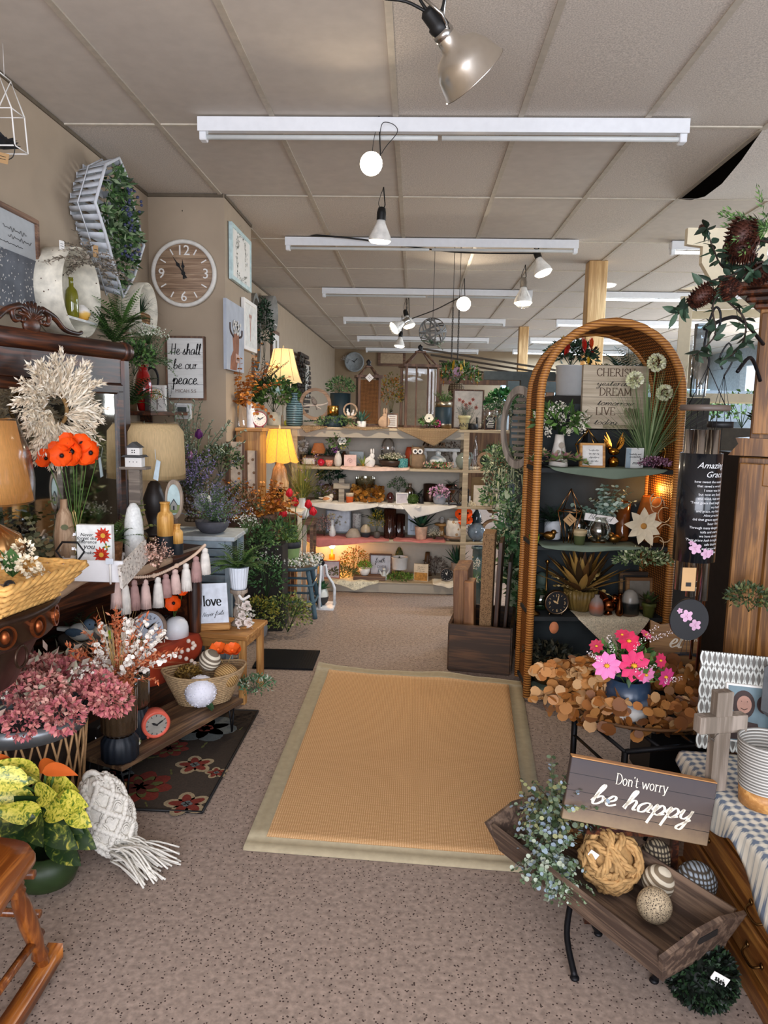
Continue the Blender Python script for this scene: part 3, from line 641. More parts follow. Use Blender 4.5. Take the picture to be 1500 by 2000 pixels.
# cords
def cord(pts,r,label):g=G();g.tube(smooth(pts,8),r,5);solo('power_cord',g,BLK,label,'cord')
cord([at(600,459,y=6.28)+V((0,0,.0)),at(625,460,y=6.2),at(700,467,y=6.2),at(790,480,y=6.3),at(900,493,y=6.4),at(1047,495,y=6.5)],.007,'thin black cord sagging under the second strip light towards the tilted bulb')
cord([at(742,262,y=3.75),at(748,240,y=3.75),at(768,243,y=3.75),at(776,258,y=3.75),at(755,285,y=3.72),at(745,300,y=3.7)],.002,'wire loop over the nearest strip light holding the round lit bulb')
cord([at(905,578,y=7.8),at(880,590,y=8.2),at(850,605,y=8.8),at(805,622,y=9.3)],.007,'black cord from the second round bulb to the clamp lamps')
# hanging wicker orb
p=at(845,648,y=6.3);t=T('hanging_orb','grey orb of woven strips hanging from the ceiling above the tall lantern','ornament',p);s=ms(p);g=G();R0=27*s
for k in range(13):
 R=Quaternion(rdir(),rnd(0,pi)).to_matrix();g.ring(R0,.002,.012,n=28,rot=R)
g.build('woven_shell',P('#6b6a66',.6),t);g=G();g.tube([(0,0,R0),(0,0,CZ-p.z)],.002,4);g.build('hanging_wire',BLK,t)
f=fo_euc(50*s,14*s,10,6,.05);o=f.build('trailing_greenery',LV(*SAGE),t);o.location=(0,0,-R0*.9)
for px,lab in((885,'dark hanging chain right of the wicker orb'),(897,'paler hanging chain just right of the dark one')):
 g=G();a=at(px,600,y=6.4);b=at(px,705,y=6.4);L=(a-b).length
 for k in range(24):g.tube([V((cos(q*pi/4)*.006,0,-L*k/24+sin(q*pi/4)*.02))if k%2 else V((0,cos(q*pi/4)*.006,-L*k/24+sin(q*pi/4)*.02))for q in range(8)],.002,4,close=True)
 g.tube([(0,0,0),(0,0,CZ-a.z)],.0025,4);solo('hanging_chain',g,P('#3b342c',.5,.6),lab,'chain',a)
# ================================================================ palette
WHT=P('#e9e6e0',.5,var=.04);CREAM=P('#e6dcc8',.6,var=.06);BLACK=P('#141416',.5,var=.1);IRON=P('#17171a',.5,.5);GOLD=METAL('#c79a4e',.25);BRASS=METAL('#8a6534',.35)
OAK=WOOD('#7a4a1c','#b07a3a',2,7,.4);OAKX=WOOD('#7a4a1c','#b07a3a',0,7,.4);OAKY=WOOD('#6a3e18','#9c6a30',1,7,.4);DARKW=WOOD('#28130b','#5a2e16',1,8,.38,.15);DARKWZ=WOOD('#28130b','#5a2e16',2,8,.38,.15)
GREYW=WOOD('#8d8374','#b3a893',0,7,.7);BROWNW=WOOD('#5b4030','#83624a',0,8,.6);BROWNWZ=WOOD('#5b4030','#83624a',2,8,.6);PINE=WOOD('#a8743c','#cf9c5c',0,8,.5);PINEZ=WOOD('#a8743c','#cf9c5c',2,8,.5)
INK=P('#1c1a1a',.7,var=.02);INKB=P('#6b5444',.7,var=.03);CGLASS=GLASS('#ffffff',.08);TCOTTA=P('#b5652f',.8);KRAFT=P('#b08d62',.8,var=.05)
def tagcard(name,label,loc,w,h,mat=None,rz=0,rx=0,ry=0,cat='price tag',lines=2):
 g=G();g.box((0,0,h/2),(w,.0015,h));g.mi=1
 for k in range(lines):g.box((0,-.0012,h*(.65-.25*k)),(w*.6,.0006,h*.05))
 return solo(name,g,[mat or WHT,INK],label,cat,loc,rz,rx,ry)

# ================================================================ dresser with mirror
DA=-RAD(17.3);DO=V((-1.07,3.63,0));DR=Matrix.Rotation(DA,3,'Z')
def dl(x,y,z):return DO+DR@V((x,y,z))
t=T('dresser','dark glossy wooden dresser with a standing mirror along the left wall','dresser',DO,DA)
g=G();g.box((-.235,-.58,.805),(.5,1.18,.035),bev=.01);g.build('top',DARKW,t)
g=G();g.box((-.245,-.58,.205),(.45,1.1,.33),bev=.005);g.box((-.46,-.58,.55),(.02,1.1,.48));g.box((-.25,-.04,.55),(.42,.02,.4));g.box((-.25,-1.12,.55),(.42,.02,.4));g.box((-.02,-.58,.755),(.03,1.1,.07));g.build('body',DARKW,t)
for k in range(2):d=G();d.box((-.015,-.3-.55*k,.2),(.015,.5,.24),bev=.006);d.build('drawer',DARKW,t)
for y in(-.03,-1.13):
 g=G();g.lathe([(.03,.0),(.035,.05),(.025,.1),(.04,.2),(.03,.35),(.04,.6),(.03,.72),(.04,.79)],(-.03,y,0),14);g.build('turned_leg',DARKWZ,t)
mx=-.44
g=G()
g.lathe([(.045,0),(.045,1.13)],(mx,-1.12,1.79),16,Matrix.Rotation(-pi/2,3,'X'));g.box((mx,-.56,1.70),(.03,1.1,.15),bev=.006);g.build('mirror_cornice',DARKW,t)
for y in(-.03,-1.1):g=G();g.box((mx,y,1.28),(.055,.06,.95),bev=.012);g.ball((mx+.01,y,1.79),.05,14,8,sy=.7);g.build('mirror_post',DARKWZ,t)
fr=G();a,b,z0,z1=-.09,-1.05,.86,1.6
for y in(a,b):fr.box((mx+.02,y,(z0+z1)/2),(.035,.05,z1-z0),bev=.008)
for z in(z0,z1):fr.box((mx+.02,(a+b)/2,z),(.035,abs(a-b)+.05,.05),bev=.008)
fo=fr.build('mirror_frame',DARKW,t)
g=G();g.box((mx+.018,(a+b)/2,(z0+z1)/2),(.008,abs(a-b)-.03,z1-z0-.03));mm=METAL('#c9c9c4',.04);g.build('mirror_glass',mm,t)
g=G() # carved crest
cy=-.63;xx=mx+.02
for s in(-1,1):
 pts=[V((xx,cy+s*.05,1.86)),V((xx,cy+s*.03,1.9)),V((xx,cy+s*.06,1.925)),V((xx,cy+s*.1,1.9)),V((xx,cy+s*.09,1.865)),V((xx,cy+s*.065,1.87))]
 g.tube(smooth(pts,5),.012,7);g.tube(smooth([V((xx,cy+s*.06,1.925)),V((xx,cy+s*.13,1.9)),V((xx,cy+s*.19,1.855)),V((xx,cy+s*.27,1.845)),V((xx,cy+s*.3,1.855))],5),.016,7,r2=.008)
for k in range(9):q=pi*(.12+.76*k/8);g.tube([V((xx,cy,1.865)),V((xx+.012,cy+cos(q)*.045,1.87+sin(q)*.05)),V((xx+.004,cy+cos(q)*.075,1.865+sin(q)*.085))],.011,6,r2=.006)
g.ball((xx,cy,1.85),.05,12,8,sx=.4,sz=.8);g.build('carved_crest',DARKW,t)

# runner cloth over the dresser edge
RUN=P('#a58a70',.85,var=.08,sc=60,bs=.3)
def runf(u,v):
 y=-.28-.72*u;x=-.3+.33*v;z=.826+.004*sin(u*19+v*5);
 if v>.9:x=.025;z-=(v-.9)*(.35+.2*sin(u*7))
 return(x,y,z)
cloth('table_runner','taupe cloth runner spread on the dresser under the white tray',DO,runf,30,20,RUN,rz=DA)

# ---- things on the dresser (surface z=.825)
zt=.829
def dz(px,py,z=zt):return at(px,py,z=z)
# left lamp
p=on(-14,2.66,zt);t=T('table_lamp','lamp with a peach shade in plastic wrap at the left edge of the picture','lamp',p);s=ms(p)
g=G();g.lathe([(.09,0),(.1,.01),(.1,.02),(.045,.05),(.1,.1),(.118,.14),(.1,.19),(.035,.23),(.02,.26),(.02,.3)],n=48,flute=16,fd=.1);g.build('lamp_base',METAL('#b98a58',.3),t)
g=G();g.lathe([(.155,.32),(.105,.62)],n=40);g.build('lamp_shade',SHADE('#d9a35f',.25),t);g=G();g.lathe([(.159,.315),(.163,.4),(.15,.5),(.11,.625),(.08,.63)],n=40,wob=.003);g.build('plastic_wrap',GLASS('#ffffff',.02,.15),t)
# pampas wreath hung on the mirror
c=on(104,3.15,at(104,800,y=3.15).z)+V((.0,0,0));t=T('pampas_wreath','large cream pampas grass wreath leaning on the dresser mirror','wreath',c,DA)
g=G()
for k in range(84):
 a=2*pi*k/84+rnd(-.1,.1);rr=rnd(.05,.09);base=V((.02+rnd(-.01,.03),cos(a)*rr,sin(a)*rr));d=V((rnd(-.05,.35),cos(a+.35),sin(a+.35))).normalized();g.mi=wleaf(3);plume(g,base,d,rnd(.14,.2),.055,64,3,.4)
g.build('plumes',[P(x,.9,var=.05)for x in('#f0e4cc','#e5d3b8','#f3ead8')],t)
g=G();g.tube([V((.01,cos(2*pi*k/20)*.07,sin(2*pi*k/20)*.07))for k in range(20)],.009,6,close=True);g.build('twig_ring',P('#8a6a3f',.8),t)
# poppies + glass vase
p=dz(150,990);p=V((-1.3,3.02,zt));p=on(150,3.02,zt);s=ms(p)
t=T('glass_vase','clear round glass vase holding the orange poppies','vase',p);g=G();g.lathe([(.045,0),(.07,.03),(.078,.07),(.06,.12),(.04,.15),(.05,.18)],n=28);g.build('bowl',CGLASS,t)
g=G()
for k in range(9):a=rnd(0,6);g.tube(smooth([(.05*cos(a),.05*sin(a),.01),(-.04*cos(a+1),.05*sin(a),.06),(.01*cos(a),0,.14),(.03*cos(a),.03*sin(a),.24)],4),.0022,4)
g.build('twine',P('#b9a46a',.8),t)
t=T('poppy_bouquet','bunch of orange poppies with black centres above the dresser','bouquet',p+V((0,0,.02)))
st=G()
for px,py,r in((92,896,17),(122,890,19),(143,882,25),(180,885,21),(135,865,17),(160,866,17),(110,877,13),(165,895,14)):
 c=at(px,py,y=3.0+rnd(-.05,.02))-(p+V((0,0,.02)));d=V((rnd(-.35,.35),-1,rnd(.0,.45))).normalized();g=G();fl_poppy(g,c,d,r*s,0,1);g.build('poppy',[P('#f2560c',.6,var=.12),BLACK],t)
 st.tube(smooth([c,c-d*.02+V((0,0,-.04)),V((0,0,.1)),V((0,0,0))],4),.002,4)
st.build('stems',P('#4c6a2c',.6),t)
# eucalyptus behind the tray
t=T('round_leaf_branch','dusty brown-green round leaf branches left of the wooden bottle vase','foliage',on(95,3.05,zt));f=fo_euc(.3,.24,16,8,.07,3,1.2,(.1,1.4));f.build('foliage',LV('#8d8a66','#a08a62','#6f7457'),t)
vessel('wooden_bottle_vase','whitewashed wooden bottle vase behind the black hexagon ring','vase',on(129,3.0,zt),.042,hz(129,975,3.0,zt),'jug',WOOD('#9a7a5c','#c0a384',2,8,.7))
plant('potted_fern','bright green fern in a wooden pot behind the flower card','plant',on(222,3.1,zt),38,46,130,62,WOOD('#7a522e','#a5744a',0),'fern',GREEN,n=20,pin=14,sink=.05)
t=T('eucalyptus_sprig','olive leaf sprig below the birdhouse','foliage',on(262,3.3,zt+.1));g=fo_euc(.2,.12,8,7,.07);g.build('foliage',LV('#6f7a3c','#8a8a4a','#56663a'),t)
# flower card
p=dz(190,1062);p=V((p.x,2.86,zt+.0));p=on(188,2.88,zt+.055);t=panel('flower_card','white card with red coneflowers reading Never forget the difference you make','sign',p,68*ms(p),72*ms(p),.03,'#eef0ec',rz=RAD(2));s=ms(p)
for k,(tx,q)in enumerate((('Never',50),('forget the',43),('difference',36),('you',25),('make',15))):ftext(t,tx,-.03 if k<3 else-.022,q*s,(9.5 if k!=3 else 15)*s,INK,-.0165,.25)
def flat_daisy(t,x,z,R,m1,m2,n=12,y=-.0175,nm='printed_flower'):g=G();fl_daisy(g,V((x,y,z)),V((0,-1,0)),R,0,1,n,.4,0);
def printed(t,items,y,mats,nm='printed_flowers'):
 g=G()
 for(x,z,R,mi,n)in items:
  for k in range(n):a=2*pi*k/n+.2;d=V((cos(a),0,sin(a)));sd=V((-sin(a),0,cos(a)));c=V((x,y,z));g.add([c,c+d*R*.5-sd*R*.22,c+d*R,c+d*R*.5+sd*R*.22],[(0,1,2,3)],mi)
  g.disc((x,y-.0005,z),R*.28,10);g.m[-1]=len(mats)-1
 return g.build(nm,mats,t)
printed(t,[(.037,52*s,17*s,0,12),(.028,14*s,17*s,0,12),(.05,30*s,9*s,1,4)],-.0165,[P('#cf3a22',.6),P('#5c7a3a',.6),P('#d9a53a',.6)])
# white tray, two sloping boards
g=G();g.box((0,0,.0),(.36,.012,.085),bev=.002);a=solo('white_tray',g,P('#e9e9ea',.5,var=.02),'long white wooden tray with a sloping end, in front of the flower card','tray',dz(150,1050)+V((0,0,.055)),RAD(0))
a.location=on(152,2.74,.829+.0455);g=G();g.box((.175,.12,.008),(.012,.28,.095),Matrix.Rotation(RAD(12),3,'X'));e=g.build('sloping_end',SPECK('#d9d2c8','#8d8072',70),a)
g=G()
hx=[(28,0),(15,18),(-15,18),(-28,0),(-15,-18),(15,-18)];s=ms(on(137,2.7,.9))
g.tube([V((x*s,0,z*s))for x,z in hx],.0045,4,close=True);solo('hexagon_ring',g,BLACK,'black hexagonal metal ring standing on the white tray','ornament',on(137,2.715,.829+.09+18*s))
# small black price stand
t=T('price_stand','narrow white wire price stand right of the white tray','price tag',on(216,2.72,zt));g=G();g.tube([(0,0,0),(0,0,.1)],.004,6);g.build('post',WHT,t);g=G();g.box((0,-.004,.09),(.03,.002,.022));g.build('card',P('#cfd6dd',.6),t)
vessel('textured_white_vase','white ribbed textured vase on the dresser, right of the fern pot','vase',on(263,3.15,zt),.042,hz(263,982,3.15,zt),'dome',P('#e2e4e0',.4,var=.12,sc=90,bs=.8))
# black alarm clock
def clock(name,label,loc,R,rim,face,hand,depth=.035,rz=0,rx=0,feet=True,nums='bar',bell=False,minute=60,hour=300,numcol=None,rimw=.14,hm=None,group=None):
 t=T(name,label,'clock',loc,rz,rx,group=group);rot=Matrix.Rotation(pi/2,3,'X');lift=R*1.12 if feet else R
 g=G();g.lathe([(R*.9,-depth/2),(R,-depth/2+.004),(R,depth/2-.003),(R*(1-rimw*.4),depth/2),(R*(1-rimw),depth/2-.006)],(0,0,lift),40,rot);g.build('case',rim,t)
 g=G();g.disc((0,-depth/2+.004,lift),R*(1-rimw*.8),36);g.build('dial',face,t)
 g=G();nc=numcol or hand
 for k in range(12):
  a=pi/2-2*pi*k/12;
  if nums=='bar' or k%3:g.box((cos(a)*R*.68,-depth/2-.0005,lift+sin(a)*R*.68),(R*.13,.001,R*.035),Matrix.Rotation(-a,3,'Y'))
 if g.v:g.build('hour_marks',nc,t)
 if nums=='num':
  for k,tx in((0,'12'),(3,'3'),(6,'6'),(9,'9')):a=pi/2-2*pi*k/12;ftext(t,tx,cos(a)*R*.62,lift+sin(a)*R*.62-R*.12,R*.34,nc,-depth/2-.001,name='numeral')
 g=G()
 for a,L,w in((minute,.6,.05),(hour,.42,.08)):a=RAD(90-a);g.prism([(-R*.08,-R*w*.5),(R*L*.6,-R*w),(R*L,0),(R*L*.6,R*w),(-R*.08,R*w*.5)],-.001,.001,Matrix.Rotation(-a,3,'Y'),(0,-depth/2-.002,lift))
 g.build('hands',hm or hand,t)
 if feet:
  for s_ in(-1,1):g=G();g.ball((s_*R*.5,0,R*.12),R*.12,8,6);g.tube([(s_*R*.5,0,R*.12),(s_*R*.42,0,R*.3)],R*.05,5);g.build('foot',rim,t)
 return t
p=dz(264,1088);clock('alarm_clock','round black alarm clock with silver rim on the dresser',p,27*ms(p),METAL('#8a7f78',.25),BLACK,P('#e6e4de',.4),.05,nums='num',minute=55,hour=300,rz=RAD(-5),rimw=.1)
p=dz(237,1098);g=G();g.ball((0,0,.02),.012,10,8,sz=1.2);g.ball((0,-.006,.036),.01,8,6)
for s_ in(-1,1):g.ball((s_*.011,0,.037),.008,8,6,sy=.4);g.tube([(s_*.007,0,0),(s_*.006,0,.015)],.004,6)
solo('elephant_figurine',g,P('#ece8e2',.35),'tiny white elephant figurine beside the black alarm clock','figurine',p)
t=T('dried_flower_bunch','pale pink dried flower bunch between the alarm clock and the wooden bottles','bouquet',on(308,3.0,zt));g=fo_baby(.15,.14,150,2,3)
fl_pom(g,V((0,-.03,.05)),.03,2,60,.4,3);fl_pom(g,V((-.02,-.03,.09)),.028,2,60,.4,3);g.build('foliage',LV('#8a6a5a','#a5826c','#dcb3a0','#e6c4b2','#c99a86'),t)
def twobottle(px,py,wpx,hpx,label,Y):
 p=on(px,Y,zt);s=ms(p);h=hpx*s;r=wpx*s/2;t=T('wooden_bottle',label,'vase',p)
 g=G();g.lathe([(.9*r,0),(r,.004),(r,h*.37)],n=28);g.build('black_base',P('#1b2126',.5),t)
 g=G();g.lathe([(r,h*.37),(r,h*.72),(.85*r,h*.79),(.55*r,h*.83),(.55*r,h*.97),(.62*r,h*.975),(.62*r,h),(.4*r,h)],n=28);g.build('wooden_top',WOOD('#c08a3e','#dfae62',2,12,.5),t)
twobottle(324,1070,32,104,'taller wooden bottle with a black base, right of the alarm clock',3.32)
twobottle(347,1065,22,60,'smaller wooden bottle with a black base beside the tall one',3.34)
# oval plaque with a barn
p=on(342,3.5,zt);s=ms(p);t=T('oval_plaque','tall arched plaque painted with a little barn','plaque',p);h=135*s
g=G();g.ring(17*s,4*s,.02,(0,0,h-40*s),36,rz=2.3);g.build('frame',WOOD('#8c7c6c','#ab9a86',2),t)
g=G();g.ring(14*s,14*s,.008,(0,0,h-40*s),36,rz=2.4);g.mi=1;g.box((0,-.006,h-58*s),(22*s,.003,16*s));g.mi=2;g.prism([(-6*s,0),(6*s,0),(6*s,10*s),(0,19*s),(-6*s,10*s)],-.008,-.006,c=(0,0,h-60*s));g.mi=3;g.prism([(-8*s,9*s),(0,22*s),(0,19*s),(-7*s,9*s)],-.009,-.007,c=(0,0,h-60*s));g.prism([(8*s,9*s),(0,22*s),(0,19*s),(7*s,9*s)],-.009,-.007,c=(0,0,h-60*s));g.box((0,-.009,h-56*s),(3*s,.002,8*s));g.build('picture',[P('#b9cfcf',.6),P('#7f8e5c',.7),P('#9a9a94',.7),P('#3a3f44',.7)],t)
g=G();g.lathe([(14*s,0),(14*s,4*s),(6*s,10*s),(9*s,30*s),(6*s,h-80*s),(10*s,h-76*s)],n=16,sy=.5);g.build('stand',WOOD('#6b5a4c','#8a7868',2),t)
# birdhouse lamp area
p=on(300,3.72,zt);p=on(303,3.85,zt);s=ms(p);t=T('table_lamp','lamp with a wide tan shade in plastic wrap, right of the dresser mirror','lamp',p)
h=hz(303,828,3.85,zt);hb=hz(303,933,3.85,zt);g=G();g.lathe([(60*s,hb),(57*s,h-.04),(46*s,h)],n=40);g.build('lamp_shade',SHADE('#d0b588',.12,.3),t)
g=G();g.lathe([(61*s,hb-.005),(53*s,(h+hb)/2+.02),(47*s,h+.004),(40*s,h+.006)],n=40,wob=.004);g.build('plastic_wrap',GLASS('#ffffff',.0,.3),t)
g=G();g.lathe([(.07,0),(.07,.02),(.03,.04),(.05,.12),(.06,.2),(.03,.28),(.012,.3),(.012,h-.02)],n=24);g.build('lamp_base',P('#2a2320',.4),t)
g=G();g.tube([(.07,-.17,hb+.16),(.075,-.175,hb+.11)],.0015,4);g.prism([(.06,hb+.01),(.085,hb+.0),(.1,hb+.1),(.08,hb+.11)],-.178,-.176);g.build('paper_tag',P('#cfe0e8',.5),t)
p=on(268,3.45,zt);s=ms(p);t=T('birdhouse','white two-storey birdhouse with grey roofs in front of the wide lampshade','birdhouse',p);h=hz(268,863,3.45,zt)
g=G();g.box((0,0,(h-52*s)/2),(22*s,.04,h-52*s),bev=.002);g.box((0,0,h-50*s),(52*s,.07,5*s));g.build('post',WOOD('#6a5f55','#8c8072',0),t)
g=G();g.box((0,0,h-39*s),(32*s,.045,18*s));g.box((0,0,h-18*s),(24*s,.04,14*s));g.build('wall',WHT,t)
g=G();g.prism([(-22*s,h-29*s),(22*s,h-29*s),(17*s,h-25*s),(-17*s,h-25*s)],-.035,.035);g.prism([(-15*s,h-11*s),(15*s,h-11*s),(0,h)],-.03,.03);g.build('roof',P('#4a4a4a',.7),t)
g=G()
for x,z,r in((-2,-16,1.3),(2.5,-16,1.3),(-2,-20,1.3),(2.5,-20,1.3),(-7,-38,1),(0,-38,1),(7,-38,1)):g.disc((x*s,-.0235 if z<-30 else-.021,h+z*s),r*s,8)
g.build('opening',BLACK,t)

# ---- bead garland with tassels along the dresser front
t=T('bead_garland','wooden bead garland with pink, white and mauve tassels along the dresser front','garland',(0,0,0));g=G()
pts=smooth([at(218,1114,x=-1.28),at(250,1126,x=-1.24),at(300,1124,x=-1.19),at(345,1105,x=-1.12),at(378,1085,x=-1.06),at(400,1065,x=-1.02)],12)
for q in pts[::1]:g.ball(q,.0078,8,6)
for q in(pts[0],pts[12],pts[24],pts[36]):g.ball(q,.012,10,7)
g.tube(pts,.002,4);g.build('beads',P('#dcbfa6',.6),t)
TC=[P('#e3c3b8',.85),P('#efe9df',.85),P('#b5908a',.85)]
for k,(px,py,L,c)in enumerate(((226,1120,68,0),(243,1125,72,1),(262,1130,62,2),(284,1130,60,0),(306,1126,62,1),(322,1118,48,2),(342,1108,50,0),(364,1098,56,1),(382,1084,52,2),(400,1064,54,1))):
 q=min(pts,key=lambda v:abs(on(px,v.y,v.z).x-v.x));s=ms(q);L*=s;r=9.5*s;g=G()
 g.lathe([(.003,0),(r*.55,-.006),(r*.62,-L*.16),(r*.5,-L*.17),(r*.75,-L*.25),(r,-L*.6),(r*1.08,-L*.97),(r*.7,-L*.98)][::-1],q+V((0,0,-.012)),28,flute=14,fd=.16)
 for j in range(26):a=rnd(0,6.28);g.tube([q+V((cos(a)*r*.9,sin(a)*r*.9,-L*.7)),q+V((cos(a)*r*1.15,sin(a)*r*1.15,-L*rnd(.98,1.1)))],.0013,3)
 g.build('tassel',TC[c],t)

# ---- lower shelf in front of the dresser
SHX=at(250,1262,z=.46)
zl=.3725
def lz(px,py,z=zl):return at(px,py,z=z)
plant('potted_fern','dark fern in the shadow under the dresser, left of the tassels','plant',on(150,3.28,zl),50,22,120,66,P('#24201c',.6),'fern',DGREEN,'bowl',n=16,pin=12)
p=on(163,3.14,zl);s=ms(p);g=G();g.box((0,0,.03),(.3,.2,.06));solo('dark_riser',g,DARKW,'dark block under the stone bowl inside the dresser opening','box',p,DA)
t=T('stone_bowl','grey-brown shallow bowl under the blue and white bird','bowl',on(163,3.14,zl+.061));g=G();g.lathe(prof('bowl',46*s,.05),n=32);g.build('bowl',P('#5d534a',.7),t)
def bird(name,label,loc,L,body,head,wing,rz=0,beak='#3a3330',legs=0,group=None):
 t=T(name,label,'bird figurine',loc,rz,group=group);h=legs
 g=G();g.ball((0,0,h+L*.28),L*.3,16,10,sx=1.35,sy=.9,sz=.95);g.prism([(.32*L,h+.28*L),(.72*L,h+.33*L),(.72*L,h+.42*L),(.3*L,h+.42*L)],-.07*L,.07*L);g.build('body',body,t)
 g=G();g.ball((-.28*L,0,h+L*.52),L*.19,14,9);g.build('head',head,t)
 for s_ in(-1,1):g=G();g.ball((.1*L,s_*.22*L,h+.32*L),L*.2,12,8,sx=1.5,sy=.3,sz=.7);g.build('wing',wing,t)
 g=G();g.lathe([(.05*L,0),(.001,.16*L)],(-.45*L,0,h+.52*L),8,Matrix.Rotation(-pi/2,3,'Y'));g.build('beak',P(beak,.5),t)
 g=G();[g.ball((-.36*L,s_*.14*L,h+.57*L),L*.03,6,4)for s_ in(-1,1)];g.build('eye',BLACK,t)
 if legs:g=G();[g.tube([(0,s_*.08*L,0),(0,s_*.08*L,h+.1*L)],.0018,4)for s_ in(-1,1)];g.build('leg',BLACK,t)
 return t
bird('bird_figurine','blue and white round bird figurine lying in the stone bowl',on(158,3.12,zl+.093),62*s,P('#d9d6cc',.6,var=.1),P('#5f7488',.6),P('#4e6275',.6),RAD(180))
def shell(px,py,Y,z,R,label,a='#cfc3b0',b='#7c736a'):
 g=G();g.ball((0,0,R),R,24,16,sx=1.15);return solo('striped_ball',g,STRIPE(a,b,9,'DIAGONAL',.8),label,'decorative ball',on(px,Y,z))
shell(192,1225,3.24,zl+.02,.06,'cream and grey striped ball behind the blue and white bird')
t=T('price_stand','small bright green price clip under the white tassels','price tag',on(215,3.2,zl));g=G();g.box((0,0,.1),(.014,.003,.04));g.build('clip',P('#b4e020',.5),t);g=G();g.tube([(0,0,0),(0,0,.09)],.002,4);g.build('wire',BLACK,t)
p=on(290,3.36,zl);clock('table_clock','white round clock with a brown frame leaning below the tassels',p,34*ms(p),P('#8a7565',.6),P('#d6deea',.5,var=.02),BLACK,.03,RAD(-6),RAD(-12),False,'num',minute=50,hour=300,numcol=P('#6b6f78',.6))
vessel('white_dome_vase','smooth white dome vase right of the white table clock','vase',on(345,3.5,zl),23*ms(on(345,3.5,zl)),42*ms(on(345,3.5,zl)),'dome',P('#e9ebee',.3,var=.02))
p=on(340,3.5,zl+.1);t=T('small_poppy_bouquet','small orange poppies standing in the white dome vase','bouquet',p);s=ms(p)
for px,py,r in((340,1178,14),(358,1152,10),(328,1160,9)):
 c=at(px,py,y=3.42)-p;g=G();fl_poppy(g,c,V((0,-1,.2)).normalized(),r*s);g.build('poppy',[P('#f2560c',.6,var=.12),BLACK],t);g=G();g.tube([c,c*.5+V((0,.02,0)),(0,0,0)],.002,4);g.build('stem',P('#4c6a2c',.6),t)
t=T('glass_lantern','small black framed glass box beside the white table clock','lantern',on(322,3.47,zl));g=G()
for x in(-.012,.012):
 for y in(-.04,.04):g.box((x,y,.055),(.004,.004,.11))
for z in(.002,.11):
 for x in(-.012,.012):g.box((x,0,z),(.004,.084,.004))
 for y in(-.04,.04):g.box((0,y,z),(.024,.004,.004))
g.build('frame',BLACK,t);g=G();g.box((0,0,.056),(.02,.076,.1));g.build('glass_panes',CGLASS,t)
RED=P('#a3391b',.85,var=.08,sc=20,bs=.2)
def redf(u,v):
 y=-.62+.56*u;x=-.22+.235*min(1,v/.7);z=zl+.004+.003*sin(u*19+v*7)
 if v>.7:w=(v-.7)/.3;x=.016+.02*w+.006*sin(u*22);z-=w*(.05+.1*sin(pi*u)**.6)
 return(x,y,z)
cloth('red_cloth','rust red cloth draped over the front of the dresser opening under the table clock',DO,redf,30,20,RED,rz=DA)
plant('potted_plant','small green moss plant in a terracotta pot, in front of the table clock','plant',on(266,3.2,zl+.008),20,14,34,18,TCOTTA,'bush',GREEN,n=160,ls=.2)
# upper small plants on the dresser
p=dz(187,1118);plant('potted_succulent','little green succulent in a terracotta pot beside the orange bird','plant',V((p.x,p.y,zt)),17,13,28,14,TCOTTA,'agave',GREEN,n=16,bw=.3)
p=dz(163,1125);bird('bird_figurine','round orange bird with a grey cap on thin legs, on the dresser',V((p.x,p.y,zt)),.042,P('#c8742a',.6),P('#8a8f94',.6),P('#b3682c',.6),RAD(60),legs=.028)
g=G();g.lathe(prof('cyl',.03,.055),n=24);solo('striped_candle',g,STRIPE('#e8e0d4','#c8563a',6,'Z',.5),'red and white striped candle jar behind the wicker tray','candle',on(135,2.95,zt))

# ================================================================ bronze pedestal bowl + wicker tray
c=V((-1.40,2.02,0));t=T('ornate_bronze_stand','dark bronze stand with a rim of round medallions under the wicker tray','pedestal stand',c)
BRZ=P('#3b2a20',.35,.6,.2,30)
g=G();g.lathe([(.29,.82),(.325,.835),(.34,.855),(.335,.905),(.35,.918),(.34,.93),(.0001,.93)],n=48);g.build('rim',BRZ,t)
g=G();g.lathe([(.0001,.6),(.1,.62),(.22,.68),(.29,.82)],n=40);g.build('bowl',BRZ,t)
for a_ in(-2.2,-1.85,-1.5,-1.15,-.8,-.45,-.1,.25):
 q=V((cos(a_)*.338,sin(a_)*.338,.88));R=V((cos(a_),sin(a_),0)).to_track_quat('Y','Z').to_matrix();g=G();g.ring(.033,.006,.012,q,22,rot=R);g.ball(q,.02,12,8,rot=None,sx=.7,sy=.7);g.build('medallion',P('#8a4a28',.3,.8),t)
g=G();g.lathe([(.2,0),(.2,.03),(.06,.08),(.045,.2),(.08,.3),(.05,.4),(.06,.55),(.1,.61)],n=28);g.build('pedestal',BRZ,t)
for a_ in(-.35,):g=G();g.tube([V((cos(a_)*.355,sin(a_)*.355,.85))+V((0,.03*cos(q*pi/8),.03*sin(q*pi/8)-.03))for q in range(16)],.004,6,close=True);g.build('ring_handle',BRZ,t)
WICK=WEAVE('#d8ab66','#7a5226',260,420,.7,.8,('X','Z'))
c2=V((-1.285,2.03,.932));t=T('wicker_tray','honey wicker tray holding a bird and a candle, lower left of the mirror','tray',c2,RAD(-8));g=G()
def braid(g,pts,r,close=True):
 n=len(pts)
 for k in range(3):g.tube([V(p)+V((cos(i*.9+k*2.1)*r*.6,sin(i*.9+k*2.1)*r*.6,sin(i*.9+k*2.1)*r*.7))for i,p in enumerate(pts)],r*.62,5,close)
def rect(w,d,z,n=14):
 out=[]
 for a,b in(((-w,-d),(w,-d)),((w,-d),(w,d)),((w,d),(-w,d)),((-w,d),(-w,-d))):
  for k in range(n):q=k/n;out.append(V((a[0]+(b[0]-a[0])*q,a[1]+(b[1]-a[1])*q,z)))
 return out
